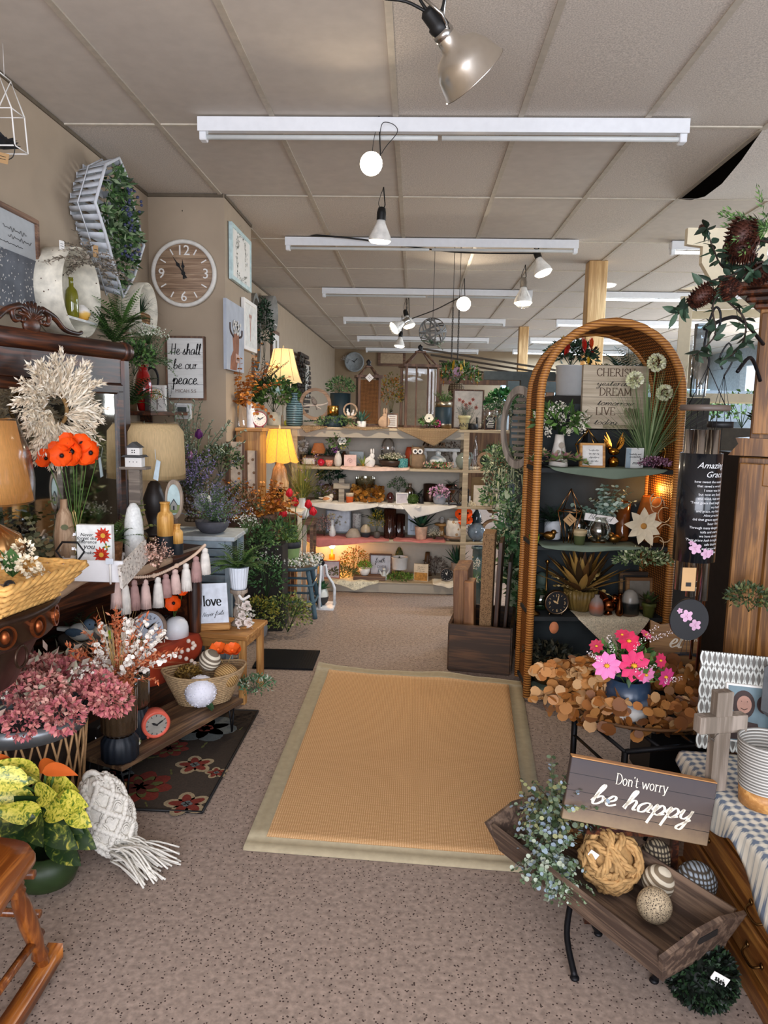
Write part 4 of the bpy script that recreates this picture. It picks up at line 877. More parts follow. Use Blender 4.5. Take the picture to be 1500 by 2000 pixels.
for k in range(5):braid(g,rect(.195+.016*k,.12+.014*k,.012+.02*k,22),.012)
g.build('braided_side',P('#cf9f5a',.75,var=.25,sc=40),t);g=G();g.box((0,0,.006),(.41,.26,.008));g.build('base',WICK,t)
p=c2+V((.1,-.01,.012));bird('bird_figurine','brown carved bird with a black head sitting in the wicker tray',p,.085,WOOD('#7a5f4a','#b39a80',0,12),P('#1e1f22',.4),P('#5a4a3e',.6),RAD(185))
vessel('white_candle_jar','white milk-glass candle jar in the wicker tray','candle',c2+V((-.06,-.06,.012)),.055,.07,'cyl',P('#efe9e2',.2,var=.02))
t=T('cream_flower_spray','cream hydrangea sprig in the wicker tray behind the carved bird','bouquet',c2+V((.09,.07,.012)));g=G()
for q in((0,0,.1),(.05,0,.09),(.02,.03,.13),(.07,.02,.05),(.1,-.02,.03)):fl_pom(g,V(q),.032,0,60,.5,2)
g.mi=2;[g.bigleaf(V((0,0,.05)),V((-.5+.3*k,-.2,.9)),.1,.05,Z,.4,2)for k in range(3)];g.build('blossoms',LV('#efe3c8','#e2d2b0','#3f6030'),t)
t=panel('blessing_card','white card reading May God Bless and keep, in the wicker tray','sign',c2+V((-.1,.07,.012)),.2,.125,.012,'#efece6',rz=RAD(6));t.rotation_euler[0]=RAD(-6)
ftext(t,'May God',.02,.085,.021,INK,-.007,.25);ftext(t,'Bless and keep',.015,.058,.023,INK,-.007,.35)
# ================================================================ left wall
def wy(px,py,x=LW):return at(px,py,x=x)
# framed print at far left
a=wy(62,430);b=wy(65,625);t=T('framed_print','framed print of white flowers in a grey meadow, at the left edge','picture',(LW+.012,a.y-.45,b.z),pi/2)
h=a.z-b.z;g=G();g.box((0,0,h/2),(.88,.012,h-.02));g.mi=1;g.box((0,-.004,h*.3),(.87,.01,h*.58));g.mi=2
for k in range(320):x=rnd(-.43,.43);z=h*rnd(0,.58)**1.0;g.disc((x,-.0105,z*.98+.01),rnd(.002,.006)*(1.3-z/h),5)
g.build('printed_meadow',[P('#aeb2b4',.7,var=.05),P('#5d6168',.7,var=.25,sc=12),P('#c9c7c2',.7)],t)
g=G();[scrib(g,x,z,.2,a,-.0085,.0035)for x,z,a in((.26,h*.8,.012),(.3,h*.73,.01),(.22,h*.66,.004))];g.build('script_lines',INK,t)
g=G()
for x in(-.45,.45):g.box((x,-.004,h/2),(.022,.03,h),bev=.002)
for z in(0.01,h-.01):g.box((0,-.004,z),(.88,.03,.022),bev=.002)
g.build('frame',BROWNW,t)
# hanging tobacco basket
p0=at(215,445,x=-1.8);t=T('slatted_basket','white slatted diamond basket full of greenery hung high on the left wall','basket',(LW+.004,p0.y,p0.z),0)
rim=[at(px,py,x=-1.68)-V((LW+.004,p0.y,p0.z))for px,py in((232,308),(206,322),(186,395),(204,450),(226,530),(240,580),(262,540),(281,480),(262,410),(246,340))]
cen=sum(rim,V())/len(rim);cen.x=rim[0].x
def ins(p,k,x):q=cen+(p-cen)*k;q.x=x;return q
g=G();g.tube(rim,.009,6,close=True);g.tube([ins(p,.98,.07)for p in rim],.004,4,close=True);g.build('rim',P('#c9ccd0',.6,var=.12),t)
g=G()
for i in range(len(rim)):
 a,b=rim[i],rim[(i+1)%len(rim)];m=max(2,int((a-b).length/.05))
 for k in range(m):
  u0,u1=(k+.18)/m,(k+.82)/m;P0,P1=a.lerp(b,u0),a.lerp(b,u1);Q0,Q1=ins(P0,.9,.01),ins(P1,.9,.01);g.add([P0,P1,Q1,Q0],[(0,1,2,3)])
for k in range(-4,5):
 z=cen.z+k*.065;ys=[]
 for i in range(len(rim)):
  a,b=ins(rim[i],.9,.012),ins(rim[(i+1)%len(rim)],.9,.012)
  if(a.z-z)*(b.z-z)<0:u=(z-a.z)/(b.z-a.z);ys.append(a.y+(b.y-a.y)*u)
 if len(ys)==2:g.box((.01,sum(ys)/2,z),(.005,abs(ys[0]-ys[1]),.045))
ob=g.build('slats',P('#b9bdc2',.7,var=.2,sc=18),t);md=ob.modifiers.new('thickness','SOLIDIFY');md.thickness=.004
t2=T('greenery_bunch','mixed green eucalyptus and berry bunch filling the white slatted basket','foliage',t.location+cen);g=G()
for k in range(900):
 q=random.choice(rim);u=rnd(0,.8)**.8;q=(q-cen)*u;q.x=-.03+rnd(-.03,.1)*(1-u*.6);g.leaf(q,(rdir()+V((.8,0,0))).normalized(),rnd(.03,.07),rnd(.015,.03),rdir(),wleaf(4))
g.mi=4;[g.ball(V((rnd(.03,.1),rnd(-.1,.1),rnd(-.2,.2))),.009,6,4)for _ in range(60)];g.build('foliage',LV('#25391f','#3a5530','#56753f','#7c8f6a','#3a3f5c'),t2)
tagcard('price_tag','kraft price tag tied to the left rim of the slatted basket',at(187,503,x=-1.64),.03,.06,KRAFT,rz=RAD(60))
# round metal tub shelves
def tub(name,px,py,rpx,x,label,depth,mat):
 c=at(px,py,x=x);s=ms(c);R=rpx*s;t=T(name,label,'wall shelf',(LW+.003,c.y,c.z));rot=Matrix.Rotation(pi/2,3,'Y')
 g=G();g.lathe([(R*.97,0),(R,.003),(R,depth),(R-.007,depth),(R-.007,.006),(.0001,.006)],n=56,rot=rot);g.build('round_shell',mat,t)
 g=G();g.box((depth/2,0,-R*.62),(depth*.96,R*1.48,.012));g.build('shelf_board',P('#dcdcd6',.5),t);return t,c,R
TUBM=SPECK('#ddd6c4','#5d4a3a',26,dens=.1,rough=.4)
t,c,R=tub('round_wall_shelf',162,572,85,-1.69,'large distressed white round metal wall shelf above the mirror',.155,TUBM)
zs=c.z-R*.62+.007;x0=-1.76
vessel('green_glass_bottle','tall olive green glass bottle in the large round wall shelf','bottle',(x0+.02,c.y-.02,zs),.033,.2,'bottle',P('#6b6a14',.1,.0,.2,coat=1))
g=G();g.lathe(prof('ball',.045,.08),n=20);solo('ombre_egg_vase',g,GRADZ([(.0,'#d79a2c'),(.45,'#e5b85a'),(.6,'#efe9df'),(1,'#f1eee8')],0,.08),'yellow and white rounded vase in the large round wall shelf','vase',(x0+.02,c.y+.085,zs))
g=fo_sprig(.1,.24,26,3,14,.09,0,1.6,(.3,1.2));g.v=[V((v.x*.8+.02,v.y*1.6,v.z*.7))for v in g.v];solo('dried_garland',g,LV('#7a7060','#96897a','#5f574c'),'dried grey-brown garland hanging over the large round wall shelf','garland',(LW+.19,c.y,c.z+R*.62))
tagcard('price_tag','white price tag on top of the large round wall shelf',at(121,488,x=-1.7),.03,.042,rz=RAD(70))
t,c,R=tub('round_wall_shelf',293,604,50,-1.7,'smaller round metal wall shelf beside the big clock',.14,TUBM)
zs=c.z-R*.62+.007;g=G();g.box((0,0,.035),(.075,.15,.07),bev=.01);t=T('grass_box','green grass in a woven box inside the smaller round wall shelf','plant',(-1.76,c.y,zs));g.build('woven_box',WEAVE('#a5815a','#5c4128',300,300),t);f=fo_grass(.12,.13,150);f.v=[V((v.x,v.y*1.7,v.z))for v in f.v];o=f.build('grass',LV(*DGREEN),t);o.location=(0,0,.065)
# ferns hanging next to the mirror
def hang(name,px,py,Y,w,h,fol,leaves,label,cat='foliage',**kw):
 p=at(px,py,y=Y);s=ms(p);f=FOL[fol](w*s,h*s,**kw);return solo(name,f,LV(*leaves),label,cat,p)
hang('fern_bunch',222,668,3.95,110,75,'fern',GREEN,'green fern rising behind the right corner of the mirror',n=26,pin=14,dr=1.1)
hang('fern_bunch',262,705,4.2,100,50,'fern',GREEN,'fern with white buds on the wall left of the framed peace sign',n=26,pin=14)
hang('white_bud_spray',288,672,4.3,85,40,'baby',('#3f5f30','#557a3c','#e8e6d8','#d6dcc0'),'light green spray with white buds under the smaller round wall shelf',n=140)
hang('fern_bunch',258,790,4.15,75,80,'fern',('#22381c','#355428','#4b6c34'),'darker hanging fern beside the red vase',n=26,pin=14,dr=2.2)
hang('leafy_bunch',262,735,4.0,80,70,'bush',('#22381c','#3a5a2c','#56783c'),'dense dark green leaf bunch between the mirror post and the red vase',n=420,ls=.13)
hang('fern_bunch',238,632,4.05,90,80,'fern',('#2c4a20','#44682c','#5f8440'),'upright fern fronds under the slatted diamond basket',n=22,pin=14,dr=.7)
hang('leafy_bunch',300,700,4.4,90,60,'sprig',('#2f4a2a','#4c6c40','#8fa07c'),'spreading narrow-leaved bunch beside the framed peace sign',n=40,per=16,ls=.07,lean=(-.3,1.3))
hang('leafy_bunch',430,930,4.75,90,60,'bush',('#2c3a24','#44562f','#5c6c40'),'olive leaf bunch between the grey bowl plant and the birch panels',n=420,ls=.1)
hang('leafy_bunch',540,1070,5.0,80,60,'bush',('#2f4a26','#4a6a38','#6c8a50'),'green leaf bunch tucked beside the green tulip pot',n=320,ls=.12)
hang('rust_leaf_bunch',540,1000,5.05,90,40,'euc',RUST,'second cluster of rust leaves reaching towards the red tulips',stems=18,per=8,R=.05)
# corner shelf behind the lamp carrying the red vase
t=T('corner_shelf','small dark shelf on the wall behind the wide lampshade','shelf',(LW+.15,4.62,1.48));g=G();g.box((0,0,0),(.3,.7,.025),bev=.003);g.build('board',DARKW,t);g=G();[g.box((-.1,y,-.07),(.08,.02,.11))for y in(-.25,.25)];g.build('bracket',DARKW,t)
p=V((on(281,4.55,1.495).x,4.55,1.4935));vessel('red_vase','tall glossy red vase on the wall shelf right of the mirror','vase',p,.055,hz(281,713,4.55,1.4935),'vase',P('#9c1010',.12,var=.1,coat=1))
p=on(252,4.5,1.4935);plant('potted_plant','dark trailing plant in a brown square pot left of the red vase','plant',p,30,20,46,22,P('#5a4020',.6),'grass',DGREEN,'cyl',n=60)
p=on(298,4.8,1.4935);t=T('oval_mirror','small oval mirror in a dark frame behind the red vase','mirror',p);s=ms(p);g=G();g.ring(14*s,3*s,.015,(0,0,60*s),30,rz=1.9);g.build('frame',BLACK,t);g=G();g.ring(12*s,12*s,.006,(0,0,60*s),30,rz=1.9);g.build('glass',METAL('#b9c0c0',.05),t);g=G();g.box((0,0,17*s),(5*s,.01,34*s));g.build('stand',BLACK,t)
p=on(309,4.72,1.4935);s=ms(p);t=panel('tree_canvas','white canvas with a painted autumn tree, above the wide lampshade','picture',p,33*s,50*s,.03,'#e6e4dc',rz=RAD(-5))
g=G();g.tube([(0,-.016,.01),(.001,-.016,22*s)],.003,4);[g.tube([(0,-.016,18*s),(cos(a)*9*s,-.016,18*s+sin(a)*14*s)],.0012,3)for a in(.4,.9,1.4,1.9,2.5)];g.mi=1
for k in range(90):a=rnd(0,6.28);r=sqrt(rnd(0,1));g.disc((cos(a)*r*12*s,-.0175,32*s+sin(a)*r*10*s),.0035,5);g.m[-1]=random.choice((1,2,2,3))
g.build('painted_tree',[INKB,P('#c9a22c',.6),P('#8a9a3a',.6),P('#b5652a',.6)],t)
g=G();g.box((0,0,.055),(.03,.03,.11),bev=.004);solo('dark_candle',g,P('#3a2f2a',.6),'dark square candle in front of the tree canvas','candle',on(289,4.5,1.4935))
hang('grey_sprig',330,815,4.75,34,60,'sprig',('#4f5a50','#6a6676','#7d8579'),'grey-purple sprig right of the tree canvas',n=12)

# ================================================================ column wall: clock, sign, thermostat
Yc=5.12
p=at(360,535,y=Yc-.02);R=64*ms(p);t=T('wall_clock','large round wooden wall clock with white numerals on the tan wall','clock',(p.x,Yc-.022,p.z));rot=Matrix.Rotation(pi/2,3,'X')
g=G();g.lathe([(R,-.02),(R,.02),(R*.97,.028),(R*.9,.028),(R*.88,.012)],n=64,rot=rot);g.build('rim',P('#d9d5cc',.6,var=.1,sc=30),t)
g=G();g.lathe([(R*.99,-.018),(R*.89,.01),(.0001,.01)],n=48,rot=rot);g.build('dial',WOOD('#8a6f58','#ad9378',0,9,.7,plank=R*.45),t)
for k,tx in((0,'12'),(3,'3'),(6,'6'),(9,'9')):a=pi/2-2*pi*k/12;o=ftext(t,tx,cos(a)*R*.68,sin(a)*R*.68-R*.14,R*.42,WHT,-.013,name='numeral');md=o.modifiers.new('bold','SOLIDIFY');md.thickness=.004
g=G()
for k in range(12):
 if k%3:a=pi/2-2*pi*k/12;g.box((cos(a)*R*.72,-.013,sin(a)*R*.72),(R*.18,.004,R*.035),Matrix.Rotation(-a,3,'Y'))
g.build('hour_marks',WHT,t);g=G()
for a,L in((-4,.42),(-33,.6)):a=RAD(90-a);g.prism([(-R*.16,-.006),(R*L*.35,-.004),(R*L*.5,-.012),(R*L*.65,-.004),(R*L,0),(R*L*.65,.004),(R*L*.5,.012),(R*L*.35,.004),(-R*.16,.006)],-.002,.002,Matrix.Rotation(-a,3,'Y'),(0,-.018,0))
g.disc((0,-.022,0),.014,14);g.build('hands',BLACK,t)
p=at(365,781,y=Yc-.02);s=ms(p);t=panel('framed_sign','white plank sign reading He shall be our peace, Micah 5:5, in a brown frame','sign',(p.x,Yc-.03,p.z),77*s,121*s,.02,frame=BROWNWZ,fw=3.6*s,facemat=WOOD('#dcdcd8','#e8e8e4',0,5,.6,plank=30*s))
g=G();y=-.012;write(g,'He shall',1*s,86*s,10.5*s,.17,y,slant=.1,sq=.82);write(g,'be our',0,59*s,9.5*s,.17,y,slant=.1,sq=.95);write(g,'peace.',0,30*s,11*s,.2,y,slant=.1,sq=.9);g.build('lettering',INK,t)
ftext(t,'MICAH 5:5',0,14*s,9*s,INKB,-.012)
p=at(357,803,y=Yc-.02);s=ms(p);t=T('thermostat','white wall thermostat below the framed sign','thermostat',(p.x,Yc-.01,p.z));g=G();g.box((0,0,0),(34*s,.02,31*s),bev=.004);g.mi=1;g.box((-1*s,-.012,0),(28*s,.01,24*s),bev=.002);g.build('body',[P('#e2e2de',.5),P('#cfd0cd',.5)],t);g=G();g.box((-1*s,-.018,1*s),(18*s,.002,14*s));g.build('screen',P('#4c5350',.3),t)
g=G();g.box((0,0,0),(.004,.006,.006));solo('nail',g,INK,'small nail left of the big wall clock','nail',(at(356,412,y=Yc-.003).x,Yc-.003,at(356,412,y=Yc).z))
# right face of the column (x=-1.325)
XF=-1.325
def facepic(name,label,pts,frame,fmat,fwid,dep=.03):
 a=at(*pts[0],x=XF+dep);b=at(*pts[1],x=XF+dep);w=b.y-a.y;c=at(*pts[2],x=XF+dep)
 h=a.z-c.z;t=T(name,label,'picture',(XF+dep/2+.001,(a.y+b.y)/2,c.z),pi/2);g=G();g.box((0,0,h/2),(w-.01,dep*.6,h-.01));g.build('print',fmat,t)
 if frame:
  g=G();[g.box((s_*(w/2-fwid/2),-.002,h/2),(fwid,dep-.004,h),bev=.002)for s_ in(-1,1)];[g.box((0,-.002,z),(w-2*fwid,dep-.004,fwid),bev=.002)for z in(fwid/2,h-fwid/2)];g.build('frame',frame,t)
 return t,w,h
t,w,h=facepic('framed_print','pale blue framed wreath drawing high on the column side',((453,432),(491,478),(455,545)),P('#b9cfcf',.5),P('#e4e2da',.7,var=.03),.03)
g=G()
for k in range(150):a=rnd(0,6.28);r=w*.24*(1+rnd(-.2,.25));g.leaf(V((cos(a)*r,-.011,h/2+sin(a)*r*1.25)),V((rnd(-1,1),0,rnd(-1,1))).normalized(),.022,.008,V((0,-1,0)),0,0)
g.build('wreath_drawing',P('#5c6258',.7),t)
t,w,h=facepic('cow_canvas','canvas of a brown highland cow wearing a flower crown',((443,580),(478,598),(444,722)),None,P('#aab0ba',.7,var=.12,sc=8),0,.035)
g=G();y=-.0115
g.prism([(-.16,.01),(.02,.01),(.06,h*.18),(.09,h*.3),(.1,h*.42),(.1,h*.55),(-.02,h*.58),(-.09,h*.5),(-.07,h*.3),(-.14,h*.2)],y,y+.001);g.mi=1;g.prism([(.0,h*.14),(.1,h*.14),(.11,h*.25),(.0,h*.27)],y-.001,y);g.mi=2;[g.disc((x,y-.002,h*.19),.012,10)for x in(.03,.08)]
g.tube(smooth([V((-.07,y,h*.5)),V((-.16,y,h*.57)),V((-.17,y,h*.68))],5),.008,5);g.tube(smooth([V((.1,y,h*.52)),V((.17,y,h*.55)),V((.18,y,h*.64))],5),.008,5);g.mi=3
for k in range(40):g.disc((rnd(-.09,.14),y-.003,h*rnd(.55,.74)),rnd(.007,.017),7)
g.build('painted_cow',[P('#8d5d45',.8,var=.3,sc=20),P('#c9a898',.8),P('#4a3a34',.8),P('#e6e2da',.8)],t)
t,w,h=facepic('framed_print','small white framed botanical print right of the cow canvas',((477,580),(502,600),(480,682)),WHT,P('#dcdcd6',.7),.03)
g=G();[g.tube(smooth([V((.0,-.01,h*.2)),V((.01*k,-.01,h*.5)),V((.03*k,-.01,h*.7))],4),.002,3)for k in(-1,0,1)];[g.disc((.03*k,-.0115,h*.7),.015,8)for k in(-1,0,1)];g.build('botanical_drawing',P('#c49a8a',.7),t)

# ================================================================ left wall beyond the column
def lw(px,py,x=LW+.02):return at(px,py,x=x)
t=T('wall_shelf','honey wooden shelf on the left wall behind the column','shelf',(LW+.13,6.9,2.03));g=G();g.box((0,0,0),(.26,.95,.05),bev=.004);g.build('board',PINE,t);g=G();g.box((-.08,.2,-.12),(.02,.03,.2));g.tube([(-.08,.2,-.2),(.08,.2,-.03)],.006,5);g.build('bracket',IRON,t)
zs=2.057;plant('potted_plant','small green plant in a white pot on the honey wall shelf','plant',V((-1.69,6.7,zs)),14,12,40,26,WHT,'bush',GREEN,n=200)
t,c,R=tub('round_wall_shelf',540,612,33,-1.66,'grey oval metal wall shelf beyond the column, far left',.17,P('#8f8d87',.5,var=.15))
g=fo_bush(.2,.7,500,ls=.2);solo('cone_topiary',g,LV(*DGREEN),'dark cone topiary in a metal backing on the left wall, far side','plant',(LW+.14,8.3,2.07));g=G();g.ring(.25,.03,.05,(0,0,0),30,rot=Matrix.Rotation(pi/2,3,'Z'),rz=1.8);solo('oval_wall_ring',g,P('#9a9a94',.5,.5),'oval metal ring around the cone topiary on the left wall','ornament',(LW+.03,8.3,2.36))
t=T('framed_print','dark framed botanical print on the left wall beyond the topiary','picture',(LW+.015,9.6,2.05),pi/2);g=G();g.box((0,0,.25),(.5,.02,.5));g.build('frame',BROWNW,t);g=G();g.box((0,-.012,.25),(.4,.004,.4));g.mi=1;g.box((0,-.015,.25),(.1,.002,.25));g.build('print',[WHT,P('#8a8474',.7)],t)
t=T('slatted_basket','big dark brown slatted basket with a wreath on the far left wall','basket',(LW+.03,11.6,1.95));g=G()
for k in range(12):g.box((.05,0,-.42+.078*k),(.05,1.4*sqrt(max(.1,1-((k-5.5)/7)**2)),.05))
g.build('slats',P('#3a2c22',.7),t);g=G();g.box((.09,.1,.05),(.01,.35,.5));g.build('white_card',P('#bab6ac',.7),t);g=fo_bush(.6,.9,400,ls=.12);g.v=[V((v.x*.3+.12,v.y-.5,v.z-.5))for v in g.v];g.build('wreath',LV('#1f2a18','#332a20','#47352a'),t)
p=at(692,707,y=BW-.06);t=T('wall_clock','grey round clock on the far back wall','clock',(p.x,BW-.05,p.z));g=G();g.lathe([(.22,-.03),(.22,.03),(.19,.03),(.185,.01),(.0001,.01)],n=36,rot=Matrix.Rotation(pi/2,3,'X'));g.build('case',P('#8e9496',.5),t);g=G();g.box((.03,-.015,.04),(.12,.004,.012),Matrix.Rotation(-.8,3,'Y'));g.box((-.03,-.015,.02),(.1,.004,.015),Matrix.Rotation(.6,3,'Y'));g.build('hands',BLACK,t)
g=fo_baby(.3,.2,80);solo('silver_sprig',g,LV('#8a9294','#a5adae','#c8cdce','#dadedf'),'silver leaf sprig hung on the far grey clock','foliage',(p.x-.15,BW-.2,p.z-.05))
p=at(765,700,y=BW-.06);t=T('framed_print','brown framed picture on the far back wall behind the lanterns','picture',(p.x,BW-.03,p.z-.15));g=G();g.box((0,0,.15),(.62,.03,.34));g.build('frame',BROWNW,t);g=G();g.box((0,-.017,.15),(.5,.004,.22));g.build('print',P('#a9957a',.7),t)

# ================================================================ middle left: boards, plants, stool
BIRCH=WOOD('#b89a80','#e8d8c4',2,14,.7)
t=T('display_cabinet','honey-lit wooden cabinet end standing beside the column','cabinet',(-1.215,5.42,0));g=G();g.box((0,0,.68),(.18,.22,1.36),bev=.004);g.build('body',WOOD('#9a6a38','#c89858',2,5),t);g=G();g.box((0.01,0,1.3725),(.2,.26,.025),bev=.003);g.build('top',PINE,t)
for px,w_,y,z,lab in((461,34,5.12,.8,'left of two tall birch bark panels in a grey-brown frame'),(490,24,5.2,.8,'right of two tall birch bark panels, warmly lit')):
 p=on(px,y,z);s=ms(p);zt_=at(px,863 if px<480 else 880,y=y).z;g=G();t=T('birch_panel',lab,'panel',p);h=zt_-z
 g.box((3*s,0,h/2),(w_*s*.72,.02,h));g.build('bark',SPECK('#d8c4ac','#8a6a50',22,dens=.25,rough=.7),t);g=G();g.box((-w_*s*.42,-.004,h/2),(w_*s*.25,.04,h));g.box((w_*s*.46,-.002,h/2),(.012,.034,h));g.build('frame',BROWNWZ,t)
t=T('panel_crate','low dark crate the birch panels stand on','crate',(-1.15,5.16,0));g=G();g.box((0,0,.395),(.33,.2,.79),bev=.004);g.build('box',BROWNW,t)
# rust eucalyptus + white cylinder vases on top of the cabinet
zc=1.386
p=on(476,5.44,zc);t=T('glass_vase','tall clear vase with the rust brown leaves on the cabinet end','vase',p);g=G();g.lathe(prof('cyl',.05,.2),n=24);g.build('vase',CGLASS,t)
g=fo_euc(.3,.42,26,9,.06,3,1.3,(.2,1.5));g.v=[V((max(v.x,-.07),v.y*.6-.05,v.z))for v in g.v];solo('rust_leaf_bunch',g,LV(*RUST),'bunch of rust brown round leaves against the column corner','foliage',p+V((0,0,.16)))
vessel('white_cylinder_vase','narrow white cylinder vase left of the red round clock','vase',on(490,5.36,zc),8*ms(p),46*ms(p),'cyl',P('#d9dde2',.4));p=on(506,5.38,zc)
clock('floral_clock','round clock with a red rim and white floral dial near the cream lampshade',p,15*ms(p),P('#9c3f48',.4),P('#e9e4da',.6,var=.1),BLACK,.04,RAD(30))
p=on(535,6.2,1.391);s=ms(p);plant('flower_arrangement','tropical leaf and pale blue flower arrangement in a cream square pot','plant',p,28,26,95,68,P('#d9d2be',.6,var=.15),'bush',GREEN,'cyl',n=500,ls=.13,sink=.1)
hang('dark_berry_twigs',505,760,6.15,80,75,'sprig',('#2a2620','#4a4a34','#3a4a2c'),'dark twiggy branches with little buds in front of the cream lampshade',n=22,per=18,ls=.045)
hang('white_blue_flower',540,775,6.1,30,20,'agave',('#cfe6e0','#a9cfc4','#e8f0ea'),'pale aqua open flower in the tropical arrangement',n=14,bw=.35)
# the two lit pleated lamps
def pleated(px,Y,z,wtop,wbot,htop,hbot,em,col,label,base_kind,base_mat,wpx,en,lc):
 p=on(px,Y,z);s=ms(p);t=T('table_lamp',label,'lamp',p);zt_=hz(px,htop,Y,z);zb=hz(px,hbot,Y,z)
 n=48;g=G();vs=[]
 for j in range(9):
  q=j/8;r=(wbot+(wtop-wbot)*(q**.75))*s/2
  for k in range(n):a=2*pi*k/n;f=abs(sin(a*4));vs.append(V((r*(1-.05*(1-f)*(1-q*.5))*cos(a),r*(1-.05*(1-f)*(1-q*.5))*sin(a),zb+(zt_-zb)*q-(.012*f if j==0 else 0))))
 g.add(vs,[(j*n+k,j*n+(k+1)%n,(j+1)*n+(k+1)%n,(j+1)*n+k)for j in range(8)for k in range(n)]);g.build('lamp_shade',SHADE(col,em,.5),t)
 g=G()
 for k in range(8):a=2*pi*k/8;g.tube([V(((wbot+(wtop-wbot)*q**.75)*s/2*1.01*cos(a)*(.955+.02*q),(wbot+(wtop-wbot)*q**.75)*s/2*1.01*sin(a)*(.955+.02*q),zb+(zt_-zb)*q))for q in(0,.25,.5,.75,1)],.0022,4)
 g.build('shade_ribs',P('#b8a070',.7),t)
 g=G();g.lathe([(.004,0),(.009,.008),(.005,.016),(.008,.024),(.001,.035)],(0,0,zt_),10);g.tube([(0,0,zb),(0,0,zt_)],.004,6);g.build('finial',P('#d9c9a0',.4),t)
 g=G();g.lathe(prof(base_kind,wpx*s/2,zb+.03),n=28);g.build('lamp_base',base_mat,t)
 g=G();g.ball((0,0,(zb+zt_)/2),.028,12,8);g.build('bulb',EMIT('#ffd890',12),t)
 l=light('POINT','lamp_bulb_light',(0,0,(zb+zt_)/2),en,lc,.03);l.parent=t
pleated(553,6.42,1.391,38,74,682,745,.75,'#f3dfae','lit lamp with a cream pleated shade on the top display shelf','gob',P('#e6dcc4',.4),34,6,'#ffd9a0')
# small table carrying the yellow lamp
t=T('side_table','peach-lit cream side table under the yellow lamp','table',(-1.02,5.68,0));g=G();g.box((0,0,.738),(.34,.3,.024),bev=.004);g.build('tabletop',CREAM,t)
for x in(-.15,.15):
 for y in(-.13,.13):g=G();g.box((x,y,.363),(.03,.03,.726));g.build('leg',CREAM,t)
pleated(546,5.68,.751,42,76,838,900,.95,'#f5bb50','lit lamp with a golden yellow pleated shade, below the cream one','jug',WOOD('#b88a58','#e0b988',2,10),36,5,'#ffb85a')
p=on(541,5.55,.751);s=ms(p);t=T('lattice_candle_holder','black lattice candle cylinder below the yellow lampshade','candle holder',p);g=G();g.lathe([(13*s,0),(13*s,42*s)],n=20);g.build('glass',P('#1a100a',.2),t);g=G()
for k in range(8):
 for sg in(-1,1):g.tube([V((13.4*s*cos(2*pi*k/8+sg*q*.5),13.4*s*sin(2*pi*k/8+sg*q*.5),q*42*s/4))for q in range(5)],.0022,4)
g.build('gold_lattice',GOLD,t)
# tall grassy bouquet in white vase
p=on(590,5.78,.66);t=T('tall_plant_stand','narrow wooden stand under the white vase of yellow grass','stand',(p.x,5.78,0));g=G();g.box((0,0,.64),(.22,.22,.03));g.build('top',BROWNW,t);g=G();[g.box((x,y,.3125),(.025,.025,.625))for x in(-.09,.09)for y in(-.09,.09)];g.build('leg',BROWNW,t)
vessel('white_vase','tall white vase holding yellow-green grass, behind the tulips','vase',p,14*ms(p),48*ms(p),'slim',WHT);g=fo_grass(.4,.34,200,3,.02,.9)
for k in range(16):fl_pom(g,V((rnd(-.13,.13),rnd(-.1,.1),rnd(.15,.36))),.016,3,14,.6,2)
solo('yellow_grass_bunch',g,LV('#7c7a30','#a09a48','#5c6a2c','#c9a052','#a583a8'),'spray of yellow-green grass with small gold and lilac blooms','foliage',p+V((0,0,.17)))

# purple tulip corner arrangement
p=on(378,4.72,.62);t=T('wicker_urn','wicker basket urn holding the purple tulip arrangement','vase',V((p.x,p.y,.78)));g=G();g.lathe(prof('urn',.11,.3),n=28);g.build('urn',WEAVE('#8a7a66','#4a3e30',260,260),t)
g=fo_sprig(.5,.5,30,3,18,.05,0,.3,(.6,1.5));solo('purple_tulip_spray',g,LV('#5a6650','#7d8a72','#93a08c'),'tall grey-green sprays with purple tulips in the corner by the column','foliage',V((p.x,p.y,1.05)))
for px,py,r,lab in((388,846,11,'upper dark purple tulip in the column corner'),(371,888,10,'lower mauve tulip in the column corner')):
 q=at(px,py+r,y=4.62);g=G();fl_tulip(g,V(),V((.1,-.2,1)).normalized(),r*ms(q)*.9);g.mi=1;g.tube([(0,0,0),(-.02,.05,-.25)],.003,4);solo('purple_tulip',g,[P('#5a1f5c' if r>10 else '#9a6a92',.6,var=.2),P('#56683e',.7)],lab,'flower',q)
hang('lavender_spray',372,965,4.45,60,90,'sprig',('#3a4636','#56506c','#8f7fae'),'violet lavender spray behind the oval plaque',n=26,fl=.6,ls=.06)
hang('blue_lavender_spray',395,985,4.5,110,110,'sprig',('#3f4f36','#5a6c4a','#6c6a86'),'grey-green lavender stems behind the grey bowl plant',n=26,fl=.2)
hang('fern_bunch',445,985,4.8,100,60,'fern',('#2c3a20','#46562c','#5e6c38'),'olive fern in front of the birch panels',n=14,pin=12)
hang('rust_leaf_bunch',505,1010,4.9,120,70,'euc',RUST,'rust orange round leaves left of the tulips',stems=20,per=8,R=.045)
hang('dried_flower_mix',470,1010,4.7,90,50,'bush',('#6a4a30','#8a6a48','#4a5030'),'brown dried flower mix behind the white-tipped fern',n=260,ls=.1)
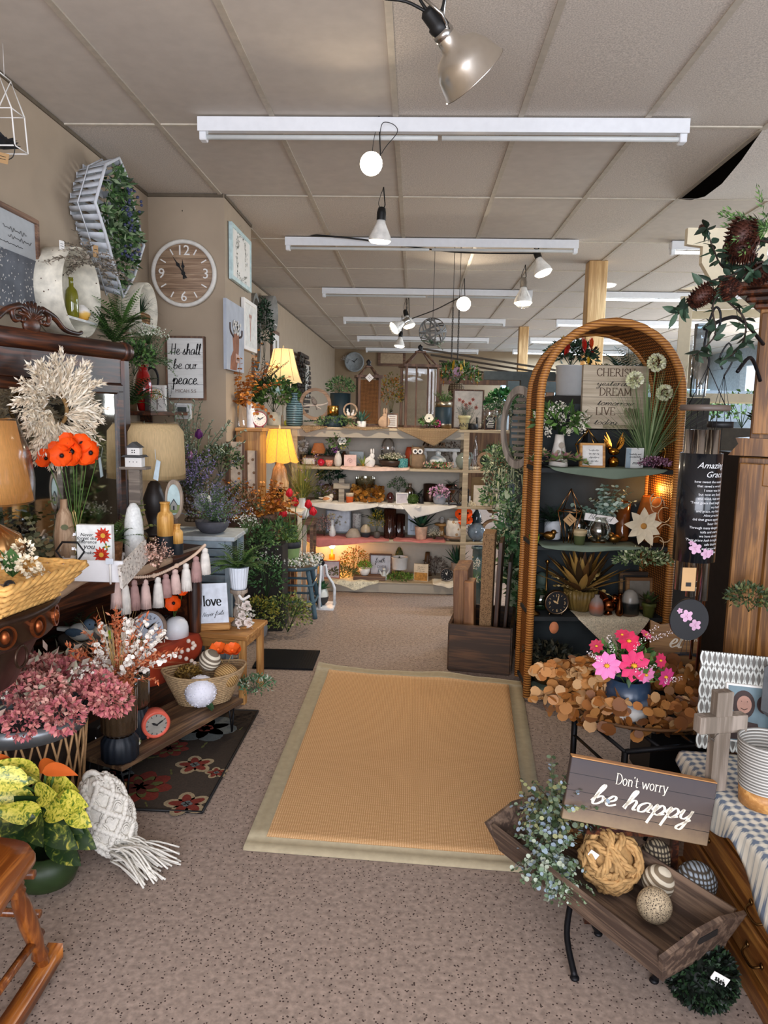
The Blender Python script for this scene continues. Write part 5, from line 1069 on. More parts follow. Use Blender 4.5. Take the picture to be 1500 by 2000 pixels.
# display tiers behind (dark blue cupboard)
t=T('shutter_cabinet','pale blue louvred cabinet behind the love sign','cabinet',(-1.2,4.15,0));BLU=P('#8fa0aa',.6,var=.12);g=G()
for x in(-.17,.17):g.box((x,-.14,.39),(.035,.03,.78));g.box((x,.14,.39),(.035,.03,.78))
for z in(.02,.76,.42):g.box((0,-.14,z),(.31,.03,.04))
g.build('frame',BLU,t);g=G()
for k in range(14):z=.06+.05*k;g.box((0,-.14,z),(.31,.006,.05),Matrix.Rotation(.6,3,'X'))
g.build('louvres',BLU,t);g=G();g.box((0,0,.7925),(.42,.34,.025),bev=.003);g.build('top',P('#b4bcc0',.6),t);g=G();g.box((0,.14,.39),(.31,.01,.74));g.build('back_panel',P('#4a5660',.7),t)
p=on(415,4.12,.806);plant('potted_lavender','lavender and rosemary in a wide dark grey bowl','plant',p,66,24,108,74,P('#4a4a50',.7,bs=.3),'sprig',('#4f6a44','#6f8a60','#7f7896'),'bowl',n=90,per=16,ls=.06,fl=.25,lean=(.35,1.4))
g=G();g.ball((0,0,.06),.055,18,12);solo('speckled_globe',g,SPECK('#c4cbc8','#8f9a98',60,rough=.3),'pale speckled globe behind the grey bowl plant','ornament',on(397,4.28,.93)-V((0,0,.03)))
t=T('brown_pedestal','brown pedestal under the speckled globe','pedestal',V((on(397,4.28,.93).x,4.3,.806)));g=G();g.lathe([(.05,0),(.02,.03),(.02,.07),(.05,.094)],n=18);g.build('pedestal',BROWNW,t)
# turned pedestal + white fluted pot with fern
sx=on(470,3.62,0)
STZ=.37
t=T('wooden_stool','small honey pine table holding the love sign','table',(-.985,3.74,0),RAD(-8));w,d=.34,.3
g=G();g.box((0,0,STZ-.0125),(w+.03,d+.02,.025),bev=.005);g.build('tabletop',PINE,t)
for x in(-w/2+.02,w/2-.02):
 for y in(-d/2+.02,d/2-.02):g=G();g.box((x,y,(STZ-.025)/2),(.034,.034,STZ-.025),bev=.003);g.build('leg',PINEZ,t)
g=G();g.box((0,-d/2+.02,STZ-.05),(w-.07,.02,.045));g.box((w/2-.02,0,STZ-.05),(.02,d-.07,.045));g.build('apron',PINE,t)
p=on(416,3.66,STZ+.001);s=ms(p);t=T('sign_holder','pine block holding the love sign','sign holder',p,RAD(4));g=G();g.box((0,0,7*s),(68*s,.045,13*s),Matrix.Rotation(RAD(-3),3,'Y'),bev=.003);g.build('block',PINE,t)
p2=p+V((0,-.0,10*s));t=panel('love_sign','white board reading love Never fails on a pine block','sign',p2,63*s,82*s,.01,'#dfe6ef',rz=RAD(4),ry=RAD(-3));g=G();write(g,'love',2*s,38*s,10*s,.3,-.0062,'serif',slant=0,rise=.0,sq=.95);write(g,'Never fails',2*s,18*s,4.6*s,.16,-.0062,slant=.35,sq=1.0,rise=.1);g.build('lettering',INK,t)
p=on(467,3.76,STZ+.001);s=ms(p);t=T('candle_pedestal','turned grey wooden candle pedestal under the white fluted pot','pedestal',p);h=hz(467,1150,3.76,STZ)
g=G();g.lathe([(16*s,0),(17*s,3*s),(11*s,8*s),(8*s,14*s),(12*s,20*s),(11*s,h*.45),(7*s,h*.55),(9*s,h*.6),(7*s,h*.68),(12*s,h*.86),(17*s,h*.9),(17*s,h-.001)],n=28);g.build('turned_post',WOOD('#8f8172','#b3a594',2,8,.7),t)
plant('potted_fern','green fern in a white fluted pot on the turned pedestal','plant',V((p.x,p.y,STZ+h)),38,44,118,74,P('#dfe6ee',.4,var=.02),'fern',GREEN,flute=20,fd=.07,n=26,pin=15,sink=.05)
hang('white_tip_sprig',483,1045,3.9,60,56,'baby',('#5f7a4a','#7a9260','#e9e6dc','#d6d2c4'),'fluffy white tufts behind the fern in the fluted pot',n=90)
t=T('rose_garland','white rose and bead garland draped down the turned pedestal','garland',p+V((.035,-.05,.0)));g=G()
for q in smooth([V((-.02,.0,.17)),V((.0,-.01,.155)),V((.03,.0,.17))],5):g.ball(q,.008,8,6)
g.build('beads',WHT,t);g=G()
for q,r in(((.02,-.01,.12),.026),((.0,-.02,.07),.022),((.03,-.01,.03),.024),((-.02,-.02,.03),.018)):fl_rose(g,V(q),V((0,-1,.3)).normalized(),r,0)
for k in range(120):g.leaf(V((rnd(-.03,.05),rnd(-.03,.01),rnd(.0,.14))),rdir(),.022,.012,rdir(),random.choice((1,2,0)))
g.build('roses',LV('#ecdfd6','#c9c3b8','#8f9082'),t)
# stool with tulips
p0=on(570,5.2,0);t=T('blue_stool','blue painted wooden stool holding the potted tulips','stool',(p0.x,5.35,0));BS=P('#47606c',.5,var=.12);zs=hz(570,1102,5.35,0)
g=G();g.lathe([(.001,zs-.03),(.15,zs-.03),(.165,zs-.015),(.165,zs),(.0001,zs)],n=36,sy=.85);g.build('seat',P('#6c5c48',.6,var=.2),t)
for k,(x,y)in enumerate(((-.11,-.1),(.12,-.1),(-.11,.1),(.12,.1))):
 g=G();g.tube(smooth([V((x*.9,y*.9,zs-.03)),V((x*1.15,y*1.15,zs*.5)),V((x*1.45,y*1.5,0))],4),.017,10);g.build('leg',BS,t)
g=G();
for z,k in((.12,1.36),(.24,1.2)):
 for a,b in(((-.11,-.1),(.12,-.1)),((-.11,.1),(.12,.1)),((-.11,-.1),(-.11,.1)),((.12,-.1),(.12,.1))):g.tube([V((a[0]*k,a[1]*k,z)),V((b[0]*k,b[1]*k,z))],.009,8)
g.build('stretcher',BS,t);g=G();g.lathe([(.166,zs-.025),(.17,zs-.012),(.166,zs-.001)],n=36,sy=.85);g.build('seat_edge',BS,t)
p=V((on(566,5.33,zs).x,5.33,zs+.001));s=ms(p);t=plant('potted_tulips','red tulips in a green pot with a dark rim on the blue stool','plant',p,42,46,130,56,P('#8ea86a',.6),'grass',('#4a6a2c','#6c8a3c','#8aa04c'),n=110,bw=.03,sink=.05,dr=1.6)
g=G();g.lathe([(18.5*s,34*s),(21.5*s,35*s),(22*s,46.5*s),(20*s,47*s)],n=24);g.build('dark_rim',P('#2f3036',.6),t)
for px,py,r in((564,962,9),(540,982,9),(578,980,9),(552,1002,10),(602,984,9),(613,998,9),(522,1013,9)):
 c=at(px,py+r,y=5.2)-p;g=G();fl_tulip(g,c,V((rnd(-.2,.2),-.2,1)).normalized(),r*s);g.build('tulip',P('#d3202c',.5,var=.15),t);g=G();g.tube(smooth([c,V((c.x*.6,c.y*.5,c.z*.6)),V((0,0,.13))],4),.003,4);g.build('stem',P('#5a7a34',.6),t)
g=G()
for k in range(420):
 a=rnd(0,2*pi);r=.15+rnd(-.03,.04);c=V((cos(a)*r*1.1,sin(a)*r*.95-.02,zs+.02+rnd(-.015,.04)))
 for q in range(2):g.leaf(c,rdir(),.02,.014,rdir(),random.choice((0,1,2,2)))
solo('baby_breath_wreath',g,LV('#46603a','#d6d8cc','#efefe8'),"white baby's breath wreath around the tulip pot",'wreath',(p0.x,5.35,.012))
hang('white_blossom_spray',525,1120,4.9,70,60,'baby',('#3f5a30','#5a7a44','#efefe6','#dcdcd0'),'white blossoms spilling left of the blue stool',n=220)
hang('ivy_spray',520,1170,4.75,80,90,'bush',('#2a4a26','#3f6a38','#5a8452'),'green leafy stems behind the grey owl pot',n=300,ls=.1)
# plants on the floor left of the stool
p=on(505,4.7,0.001);plant('potted_plant','yellow-green bushy plant in a pale grey pot on the carpet','plant',p,36,36,80,50,P('#8f9296',.5),'bush',('#4a5c28','#7a7a2c','#a59a3a'),'round',n=380,ls=.09)
p=on(562,4.85,0.001);g=fo_bush(.34,.3,700,4,.075,-.05);solo('yellow_green_bush',g,LV('#3a5226','#5a7232','#83883a','#9aa05c'),'bushy yellow and green shrub sitting on the carpet by the stool','plant',p)
t=T('dark_crate','dark crate shelf under the flower pots left of the stool','crate',(-1.08,4.98,0));g=G();g.box((0,0,.3),(.4,.22,.6),bev=.004);g.build('box',P('#2a2622',.8),t)
hang('green_mix',500,1095,4.85,90,80,'bush',('#31502a','#4a6e3c','#6c8c54'),'mixed green leaves between the fluted pot and the tulips',n=400,ls=.09)
# white bottle-shaped lantern with planter
p=on(627,5.55,.001);s=ms(p);t=T('bottle_lantern','white wooden bottle-shaped lantern on the carpet by the stool','lantern',p);g=G();H=88*s
out=[V((-26*s,0,.012)),V((-26*s,0,38*s)),V((-22*s,0,48*s)),V((-11*s,0,64*s)),V((-9*s,0,82*s)),V((9*s,0,82*s)),V((11*s,0,64*s)),V((22*s,0,48*s)),V((26*s,0,38*s)),V((26*s,0,.012))]
for rz_ in(0,pi/2):g.tube([Matrix.Rotation(rz_,3,'Z')@q for q in out],.011,4)
g.box((0,0,.008),(54*s,54*s,.016));g.build('frame',P('#dfe3e6',.5),t);g=G();g.lathe([(.02,0),(.028,.02),(.012,.05)],(0,0,82*s),12);g.tube([V((.02*cos(k*pi/6),0,82*s+.07+.022*sin(k*pi/6)))for k in range(12)],.003,5,close=True);g.build('metal_cap',IRON,t)
plant('potted_succulent','green succulent in a white and black round pot inside the bottle lantern','plant',p+V((0,0,.018)),30,32,34,16,GRADZ([(0,'#2a2a2a'),(.5,'#2d2d2d'),(.55,'#d9dcd4'),(1,'#d9dcd4')],0,.13,noise=.02),'agave',('#2f5a3a','#4a7a50','#3a6a44'),'round',n=22,bw=.3)
# ivy by the bench, floor mat
hang('variegated_ivy',500,1352,3.45,70,32,'bush',('#3f5f40','#5f7f5c','#b9c4b0','#4a6a48'),'variegated ivy trailing onto the carpet at the bench end',n=300,ls=.12,nl=4)
a=[at(500,1306,z=.006),at(601,1311,z=.006),at(612,1274,z=.006),at(502,1271,z=.006)];g=G();g.box(((a[0].x+a[1].x)/2,4.28,.008),(.36,.34,.012),bev=.003);solo('black_doormat',g,WEAVE('#1d1e20','#0c0c0d',400,60),'small black doormat on the carpet behind the bench','mat')
# ================================================================ big grey display shelf
GS=P('#a79f90',.7,var=.05,sc=10);GSE=WOOD('#a8977c','#c9b898',0,5,.6)
t=T('display_shelf','long grey five-tier display shelf crowded with decor across the back','shelf',(0,0,0));xa,xb,xc=-1.24,.44,.775
SZ=[.095,.455,.755,1.06,1.39]
for k,z in enumerate(SZ):
 x1=xb if k==0 else xc;x0=-.75 if k==0 else xa
 if k in(2,3):x0=-1.0
 g=G();g.box(((x0+x1)/2,6.27,z-.011),(x1-x0,.44,.022),bev=.002);g.build('shelf_board',GSE,t)
g=G();g.box(((-.75+xb)/2,6.06,.045),(xb+.75,.02,.08));g.build('base_panel',GS,t)
g=G();g.box(((xa+xb)/2,6.07,1.338),(xb-xa,.02,.06));g.build('top_rail',GS,t)
g=G();g.box(((xa+xb)/2,6.485,.72),(xb-xa,.012,1.33));g.build('back_panel',P('#b4ada0',.7,var=.04),t)
for x,z in((-.995,1.37),(xb-.012,1.37)):g=G();g.box((x,6.06+.01,z/2),(.045,.035,z));g.box((x,6.46,z/2),(.045,.03,z));g.build('upright',GSE,t)
Yf,Yb=6.13,6.36
def sp(px,k,Y=None):return on(px,Y or Yf,SZ[k]+.001)
def sz(px,Y=None):return ms(on(px,Y or Yf,1))
def vz(name,label,cat,px,k,wpx,hpx,kind,mat,Y=None,**kw):p=sp(px,k,Y);s=ms(p);return vessel(name,label,cat,p,wpx*s/2,hpx*s,kind,mat,**kw)
def pl(name,label,px,k,pw,ph,fw,fh,pm,fol,lv,kind='taper',Y=None,cat='plant',**kw):return plant(name,label,cat,sp(px,k,Y),pw,ph,fw,fh,pm,fol,lv,kind,**kw)
def pn(name,label,px,k,w,h,Y=None,cat='sign',texts=(),ink=None,**kw):
 p=sp(px,k,Y);s=ms(p);kw.setdefault('t',.012);t=panel(name,label,cat,p,w*s,h*s,fw=kw.pop('fwp',2)*s,**kw)
 g=G()
 for tx,x,z,size in texts:write(g,tx,x*s,z*s,size*s,.17,-kw['t']/2-.0015,slant=.15)
 if g.v:g.build('lettering',ink or INK,t)
 return t,s
TEAL=P('#24363e',.5,var=.06);GLZ=P('#4f7079',.15,var=.3,sc=40,coat=1)
# --- top row
t=vz('blue_bottle_vase','ribbed glossy blue-grey bottle vase left of the wooden bird ring','vase',575,4,33,64,'bottle',STRIPE('#2f454c','#6f8f96',16,'Z',.15,1,.3,.5))
p=sp(616,4,6.2);s=ms(p);t=T('bird_ring','wooden ring ornament with a grey bird perched on a white branch','ornament',p+V((0,0,12*s)));R=31*s
g=G();g.ring(R,6*s,.04,(0,0,R),44);g.build('wooden_ring',WOOD('#8f6c48','#b8926a',0,9),t)
g=G();g.tube(smooth([(-R*.85,0,R*.85),(-R*.2,0,R*.92),(R*.4,0,R*.95),(R*.85,0,R*1.12)],4),.008,6);g.tube([(0,0,R*.9),(R*.35,0,R*.68)],.006,5);g.build('branch',P('#cfc4b6',.7),t)
g=G();g.ball((-.01,-.01,R*1.15),.022,12,9,sz=1.5,rot=Matrix.Rotation(-.5,3,'Y'));g.ball((-.022,-.012,R*1.35),.015,10,7);g.tube([(0,0,R*.95),(.012,0,R*.62)],.007,6,r2=.004);g.build('perched_bird',P('#857b72',.7,var=.3,sc=80),t)
t=T('wreath_riser','dark green wreath and boards under the wooden bird ring','stand',p);g=G();g.box((0,0,4*s),(66*s,.1,8*s));g.build('board',GREYW,t);f=fo_bush(50*s,12*s,160,ls=.12);f.v=[V((v.x,v.y*.2,v.z*.3))for v in f.v];o=f.build('leaves',LV(*DGREEN),t);o.location=(0,-.0,8*s)
pl('potted_bush','round green bush in a tall dark blue planter on the top shelf',664,4,40,64,56,38,TEAL,'bush',('#37562f','#557a45','#7b9a63'),'cyl',Yb,n=420,ls=.1)
t=T('two_tone_candle','dark teal candle jar with a gold top half, front of the blue planter','candle',sp(650,4));s=sz(650);g=G();g.lathe([(17*s,0),(18*s,3*s),(15*s,20*s),(11*s,21*s)],n=28);g.build('teal_base',TEAL,t);g=G();g.lathe([(11*s,20*s),(11*s,40*s),(10*s,40.5*s),(9*s,35*s)],n=28);g.build('gold_top',GOLD,t)
p=sp(684,4);s=ms(p);t=T('bunny_ring','small wooden ring with two white bunnies on a round pedestal','ornament',p);g=G();g.lathe([(10*s,0),(10*s,2*s),(5*s,6*s),(5*s,14*s),(13*s,17*s),(13*s,19*s),(.001,19*s)],n=24);g.build('pedestal',WOOD('#9c8468','#c2aa8c',0,9),t)
g=G();g.ring(14*s,3*s,.03,(0,0,33*s),30);g.build('wooden_ring',WOOD('#9c7c58','#c4a27c',0,9),t)
def bunny(g,x,z,h,y=0,fl=1):
 g.ball((x,y,z+h*.28),h*.27,10,7,sy=.35,sx=.9);g.ball((x-fl*h*.12,y,z+h*.6),h*.15,8,6,sy=.35);[g.ball((x-fl*h*.12+q*h,y,z+h*.85),h*.06,6,5,sz=2.6,sy=.4)for q in(-.05,.07)];g.ball((x-fl*h*.0,y,z+h*.42),h*.17,8,6,sy=.35)
g=G();bunny(g,-4*s,21*s,15*s);bunny(g,4*s,21*s,13*s,fl=-1);g.build('white_bunnies',WHT,t)
pl('potted_agave','small blue-green agave in a white ribbed pot on the top shelf',706,4,18,12,34,22,WHT,'agave',('#4f7a68','#6f9a86','#3c6252'),'cyl',n=18,bw=.14)
# cane lantern
def lantern(px,k,w,h,Y,label,mat,cane=None,roof=.28,glassy=True,dep=None):
 p=sp(px,k,Y);s=ms(p);w*=s;h*=s;d=dep or w*.8;t=T('lantern',label,'lantern',p,RAD(12));hb=h*(1-roof);g=G()
 for x in(-1,1):
  for y in(-1,1):g.box((x*(w/2-.01),y*(d/2-.01),hb/2),(.02,.02,hb));g.tube([(x*(w/2-.012),y*(d/2-.012),hb),(x*w*.1,y*d*.1,h*.93)],.009,4)
 g.box((0,0,.012),(w+.015,d+.015,.024));g.box((0,0,hb),(w+.03,d+.03,.022));g.box((0,0,h*.935),(w*.28,d*.28,.014));g.build('frame',mat,t)
 if cane:
  for y in(-d/2+.002,):g=G();g.box((0,y,hb/2),(w-.04,.004,hb-.06));g.build('cane_panel',cane,t)
  g=G();g.box((w/2-.002,0,hb/2),(.004,d-.04,hb-.06));g.box((-w/2+.002,0,hb/2),(.004,d-.04,hb-.06));g.build('side_panel',BROWNWZ,t)
 else:
  g=G();[g.box((x,-d/2+.008,hb/2),(.012,.012,hb))for x in(-w*.17,w*.17)];g.build('glazing_bars',mat,t);g=G();g.box((0,0,hb/2),(w-.03,d-.03,hb-.05));g.build('glass_panes',GLASS('#ffffff',.06),t)
 g=G();g.lathe([(.02,0),(.026,.008),(.012,.016),(.022,.03),(.02,.045),(.008,.055),(.001,.06)],(0,0,h*.94),14);g.build('finial',BLACK,t);return t,s
lantern(718,4,44,124,Yb,'brown lantern with a woven cane door on the top shelf',BROWNWZ,WEAVE('#a4703f','#2c1a10',900,900,bs=.4),.22)
tagcard('price_tag','cream diamond price tag on the cane lantern roof',sp(716,4,6.15)+V((0,0,92*s)),.05,.05,rz=0,ry=RAD(45))
lantern(817,4,66,156,6.33,'tall brown wooden lantern with glass panes and a black finial',BROWNWZ,roof=.24)
g=G();bunny(g,0,0,38*s,0,-1);g.ball((.02,0,12*s),12*s,14,8,sy=.25);solo('wooden_bunny',g,P('#c0a184',.7,var=.12),'flat pale wooden bunny cut-out in front of the cane lantern','figurine',sp(747,4))
t,s=pn('framed_list','small framed white text card beside the wooden bunny',766,4,22,28,frame=BROWNWZ,face='#d8d4cc')
for k in range(5):g=G();g.box((0,-.008,(22-4*k)*s),(12*s,.001,1*s));g.build('text_line',INKB,t)
t=vz('glass_bottle','clear green glass bottle vase under the orange leaf spray','vase',763,4,16,34,'bottle',GLASS('#b8c4a8',.15),Yb)
def spray(name,label,px,k,zpx,fw,fh,fol,lv,Y=None,cat='foliage',yk=.8,**kw):p=sp(px,k,Y);s=ms(p);f=FOL[fol](fw*s,fh*s,**kw);f.v=[V((v.x,v.y*yk,v.z))for v in f.v];return solo(name,f,LV(*lv),label,cat,p+V((0,0,zpx*s)))
spray('autumn_spray','orange and green leaf spray between the two brown lanterns',763,4,26,52,78,'bush',('#5f5a24','#8a7a2e','#a0622a'),Yb,n=380,ls=.12)
def bloomcluster(t,items,mats,s,kindf='daisy'):
 g=G()
 for x,y,z,R,mi in items:
  d=V((x*.6,-1,.45)).normalized();(fl_daisy(g,V((x*s,y*2.3,z*s)),d,R*1.15*s,mi,len(mats)-1,9,.55)if kindf=='daisy' else fl_rose(g,V((x*s,y*1.9,z*s)),d,R*s,mi))
 return g.build('blossoms',mats,t)
t=pl('flower_basket','overflowing basket of yellow, orange and lilac flowers above the poppy canvas',891,4,34,26,92,44,WEAVE('#8a7a60','#4f4030',300,300),'bush',GREEN,'round',6.42,n=420,ls=.1,cat='flower arrangement')
t.location.z+=.28;t.location.y=6.6;s=ms(t.location)
bloomcluster(t,[(x,-.08,z,r,m)for x,z,r,m in((5,50,11,0),(-8,58,9,0),(22,52,8,2),(-30,38,11,1),(-22,50,8,1),(30,38,8,2),(-4,38,7,2),(14,40,6,2),(36,26,7,0),(-36,28,8,0),(10,62,7,0),(-15,44,6,2),(38,44,6,0),(-26,26,8,1),(0,46,9,2),(24,36,8,0),(-14,30,7,2),(30,52,6,2),(-36,40,6,0))],[P('#e2b92a',.6),P('#d68040',.6),P('#b592a8',.6),P('#c49a28',.6)],s)
t=T('riser_box','dark wooden riser behind the poppy canvas under the flower basket','box',V((on(891,6.6,1.6).x,6.63,0)));g=G();g.box((0,0,.832),(.2,.22,1.664));g.build('box',BROWNW,t)
p=sp(865,4,6.2);s=ms(p);t=plant('potted_plant','grassy plant in a black cylinder pot with silver bands','plant',p,33,52,44,28,TEAL,'sprig',('#3f5f2c','#5a7d3a','#7f9c52'),'cyl',n=34,per=12,ls=.09);g=G();g.lathe([(16.8*s,0),(16.9*s,10*s)],n=28);g.lathe([(16.8*s,42*s),(17*s,52.5*s),(15*s,52.6*s)],n=28);g.build('silver_bands',METAL('#b8ab94',.3),t)
t,s=pn('poppy_canvas','brown framed canvas of red poppies on the top shelf',913,4,60,76,6.4,'picture',frame=BROWNWZ,face='#d8cfc2',fwp=3)
printed(t,[(rnd(-18,16)*s,rnd(38,58)*s,4.5*s,0,6)for _ in range(7)],-.0075,[P('#b8482c',.7),P('#8a8f70',.7),P('#4a3a2c',.7)]);g=G();[g.tube([V((rnd(-6,6)*s,-.007,4*s)),V((rnd(-24,24)*s,-.007,rnd(20,52)*s))],.0012,3)for _ in range(26)];g.build('drawn_stems',P('#8c8f7a',.7),t)
t=pl('potted_lavender','grey-green lavender in a cream pot lettered ANT',906,4,24,27,40,24,P('#c2b888',.7),'sprig',('#5a6656','#76806e','#8f8a92'),'rim',n=40,per=12,ls=.08);s=sz(906);ftext(t,'ANT',0,5*s,11*s,BLACK,-10.6*s)
t=T('anemone_bouquet','white anemone and magenta blossom bouquet lying over the burlap cloth','bouquet',sp(837,4)+V((0,-.02,.01)));s=sz(837);g=fo_bush(40*s,22*s,120,ls=.18);g.build('leaves',LV(*GREEN),t)
g=G();fl_daisy(g,V((0,-.06,18*s)),V((0,-1,.2)),9*s,0,1,6,1.0);fl_pom(g,V((16*s,-.05,8*s)),7*s,2,50,.5,2);g.build('blossoms',LV('#ece6d4','#20241a','#b82a5c','#c85a8a'),t)
BUR=WEAVE('#a88f70','#80694c',700,700)
def drape(name,label,px0,px1,k,drop,mat,Y=6.045,pt=.5,sharp=1.0,cat='cloth',back=.2):
 a=on(px0,Y,SZ[k]);b=on(px1,Y,SZ[k]);L=b.x-a.x
 def f(u,v):
  if v<.45:return(L*u,back*(1-v/.45)-.006,.004+.004*sin(u*17+v*9)*(1 if .05<u<.95 else 0))
  w=(v-.45)/.55;env=max(0,1-abs(u-pt)/(pt if u<pt else 1-pt))**sharp;return(L*u,-.008-.012*(1+sin(u*14))*w,.003-drop*env*w-.004*w)
 return cloth(name,label,a,f,36,14,mat,cat,th=.002)
drape('burlap_cloth','beige burlap cloth draped over the edge of the top shelf',775,895,4,.14,BUR,pt=.62)
spray('green_garland','green sprig garland on the top shelf edge below the teal candle',655,4,0,80,20,'bush',('#37502c','#4f6c3c','#6a7f50'),Yf-.05,yk=.4,n=180,ls=.1)
drape('burlap_cloth','crumpled tan burlap piece beside the ribbed blue vase',588,640,4,.05,BUR,pt=.2)
drape('burlap_cloth','tan burlap piece under the small agave on the top shelf',668,760,4,.02,BUR,pt=.5)
t=vz('green_book_pot','tiny green fruit ornament left of the ribbed blue vase','ornament',558,4,7,11,'ball',P('#b5b03a',.5))
g=G();g.box((0,0,10*s),(24*s,.05,20*s));solo('wooden_arch_block',g,PINE,'small honey wood block with an arch, left of the ribbed blue vase','ornament',sp(540,4,Yb))
for px,h,w,lab in((931,24,4,'thin black candlestick left of the black text sign'),(924,12,20,'low black metal ornament beside the ANT pot')):vz('black_ornament',lab,'ornament',px,4,w,h,'cyl',BLACK)
t,s=pn('black_sign','small black sign with white text on the right end of the top shelf',957,4,23,28,frame=BROWNWZ,face='#1e1b1b',ink=WHT)
for k,w in enumerate((10,12,8,13,14,12)):g=G();g.box((0,-.0075,(23-3.4*k)*s),(w*s,.001,1.2*s));g.build('text_line',WHT,t)
pl('potted_plant','large-leaved green plant in a pale grey pot at the right end of the top shelf',980,4,26,30,66,50,P('#8f989c',.5),'bush',('#1f4a26','#2f6a34','#3f8040'),'cyl',Yb,n=380,ls=.16,aspect=.7)
t=vz('glass_cloche','clear glass cloche left of the large-leaved plant','cloche',955,4,34,66,'dome',GLASS('#ffffff',.12),6.42)
# --- second row
def row(k,L):
 for it in L:globals()[it[0]](*it[1:][:0])if False else None
pl('potted_grass','dark green grass in a brown box with white flowers on the second shelf',606,3,40,18,34,22,BROWNW,'grass',DGREEN,'cyl',Yb,n=90)
g=G();fl_pom(g,V(),12*sz(590),0,90,.5,1);solo('white_hydrangea',g,LV('#e9e4da'),'white hydrangea head behind the yellow lampshade','flower',sp(590,3,Yb)+V((0,0,.16)))
pn('small_framed_sign','little framed white sign right of the yellow lampshade',604,3,26,16,6.2,frame=BROWNW,face='#ddd9d0',)
g=G();s=sz(620);g.lathe([(16*s,0),(9*s,20*s)],n=24);t=T('mini_lamp','small lamp with an orange cone shade on the second shelf','lamp',sp(622,3,Yb));o=g.build('lamp_shade',SHADE('#d98a52',.3),t);o.location=(0,0,22*s);g=G();g.lathe(prof('slim',6*s,26*s),n=16);g.build('lamp_base',BROWNW,t)
g=G();g.box((0,0,9*s),(70*s,.1,18*s),bev=.003);solo('wooden_riser',g,BROWNW,'brown wooden riser under the mini lamp on the second shelf','box',sp(630,3,6.27))
vz('red_candle','round bright red candle jar on the second shelf','candle',627,3,15,14,'ball',P('#c01838',.15,coat=1));vz('coral_bowl','small coral patterned bowl right of the red candle','bowl',643,3,15,12,'bowl',SPECK('#d98a72','#f0d8c8',90))
vz('white_bottle_vase','white ceramic bottle vase holding an anemone','vase',660,3,15,30,'jug',P('#d2ccc2',.4));t=T('anemone_bouquet','white anemone and purple blossom in the white bottle vase','flower',sp(660,3)+V((0,0,.12)));g=G();s=sz(660);fl_daisy(g,V((8*s,-.02,22*s)),V((0,-1,.2)),9*s,0,1,6,1.0);fl_pom(g,V((-5*s,-.02,5*s)),6*s,2,30,.5);fl_pom(g,V((10*s,-.02,10*s)),5*s,4,30,.5);g.build('blossoms',LV('#ece6da','#20201c','#a05ab0','#507038','#c4c040'),t);g=fo_bush(44*s,40*s,120,ls=.18);g.build('leaves',LV(*GREEN),t)
t,s=pn('pink_card','pink rose printed card on the second shelf',684,3,24,23,face='#dcbcb4',t=.02,cat='card');g=G();g.tube([V((3*s*cos(a_)*a_*.2,-.012,11*s+3*s*sin(a_)*a_*.2))for a_ in[q*.5 for q in range(20)]],.0014,3);g.build('rose_drawing',P('#c08a88',.7),t)
pn('paper_card','pale blue printed card behind the pink card',696,3,28,26,Yb,cat='card',face='#b9c4c4');pl('small_agave','small green agave beside the white rabbit',709,3,0,0,22,22,WHT,'agave',('#5f7a3a','#8a9a4a','#c49a3a'),n=14,sink=0)
g=G();bunny(g,0,0,36*s,0,-1);g.ball((0,0,9*s),11*s,14,9,sy=.6);solo('white_rabbit',g,P('#e2e0dc',.4),'white ceramic rabbit figurine on the second shelf','figurine',sp(722,3))
t=T('baby_breath_bowl',"wide dark bowl of baby's breath beside the white rabbit",'flower arrangement',sp(765,3,6.18));s=sz(765);g=G();g.lathe(prof('bowl',26*s,14*s),n=28);g.build('bowl',P('#3a2c24',.4),t);f=fo_baby(58*s,20*s,260);o=f.build('blossoms',LV('#5a6c3c','#7a8a50','#e6e2cc','#d8d0b0'),t);o.location=(0,0,10*s)
t=T('tiered_cloche','clear domed cloche on a stand behind the white blossoms','cloche',sp(757,3,Yb));g=G();g.lathe(prof('dome',14*s,38*s),(0,0,18*s),24);g.build('glass_dome',GLASS('#ffffff',.15),t);g=G();g.lathe([(10*s,0),(4*s,5*s),(4*s,14*s),(16*s,17*s),(.001,17.5*s)],n=20);g.ball((0,0,58*s),3*s,8,6);g.build('stand',P('#8a7a6c',.5),t)
vz('teal_mug','patterned teal mug left of the owl','mug',787,3,20,18,'cyl',SPECK('#3f7f80','#9accc8',120,rough=.3))
p=sp(815,3);s=ms(p);t=T('owl_figurine','carved wooden owl with big white eyes on the second shelf','figurine',p);g=G();g.lathe([(9*s,0),(14*s,6*s),(14*s,22*s),(11*s,30*s),(13*s,36*s),(12*s,41*s),(.001,42*s)],n=24,sy=.6);[g.lathe([(3*s,0),(.001,5*s)],(q*10*s,0,40*s),8)for q in(-1,1)];g.build('body',P('#8a7258',.7,var=.15),t)
for q in(-1,1):
 g=G();g.disc((q*5*s,-8.4*s,33*s),5*s,16);e=g.build('eye',WHT,t);g=G();g.disc((q*4.6*s,-8.7*s,33*s),2.5*s,12);g.build('pupil',BLACK,e);g=G();g.ball((q*13*s,-1*s,15*s),6*s,10,8,sz=2,sx=.5);g.build('wing',P('#6f6048',.7,var=.2),t)
g=G();g.lathe([(1.5*s,3*s),(.001,0)],(0,-9*s,27*s),6);g.build('beak',BLACK,t)
t=T('mini_bench','little white wooden bench with turned legs on the second shelf','riser',sp(858,3,6.3));g=G();g.box((0,0,35*s),(80*s,.1,6*s),bev=.003);g.build('seat',P('#cfd2d0',.5),t)
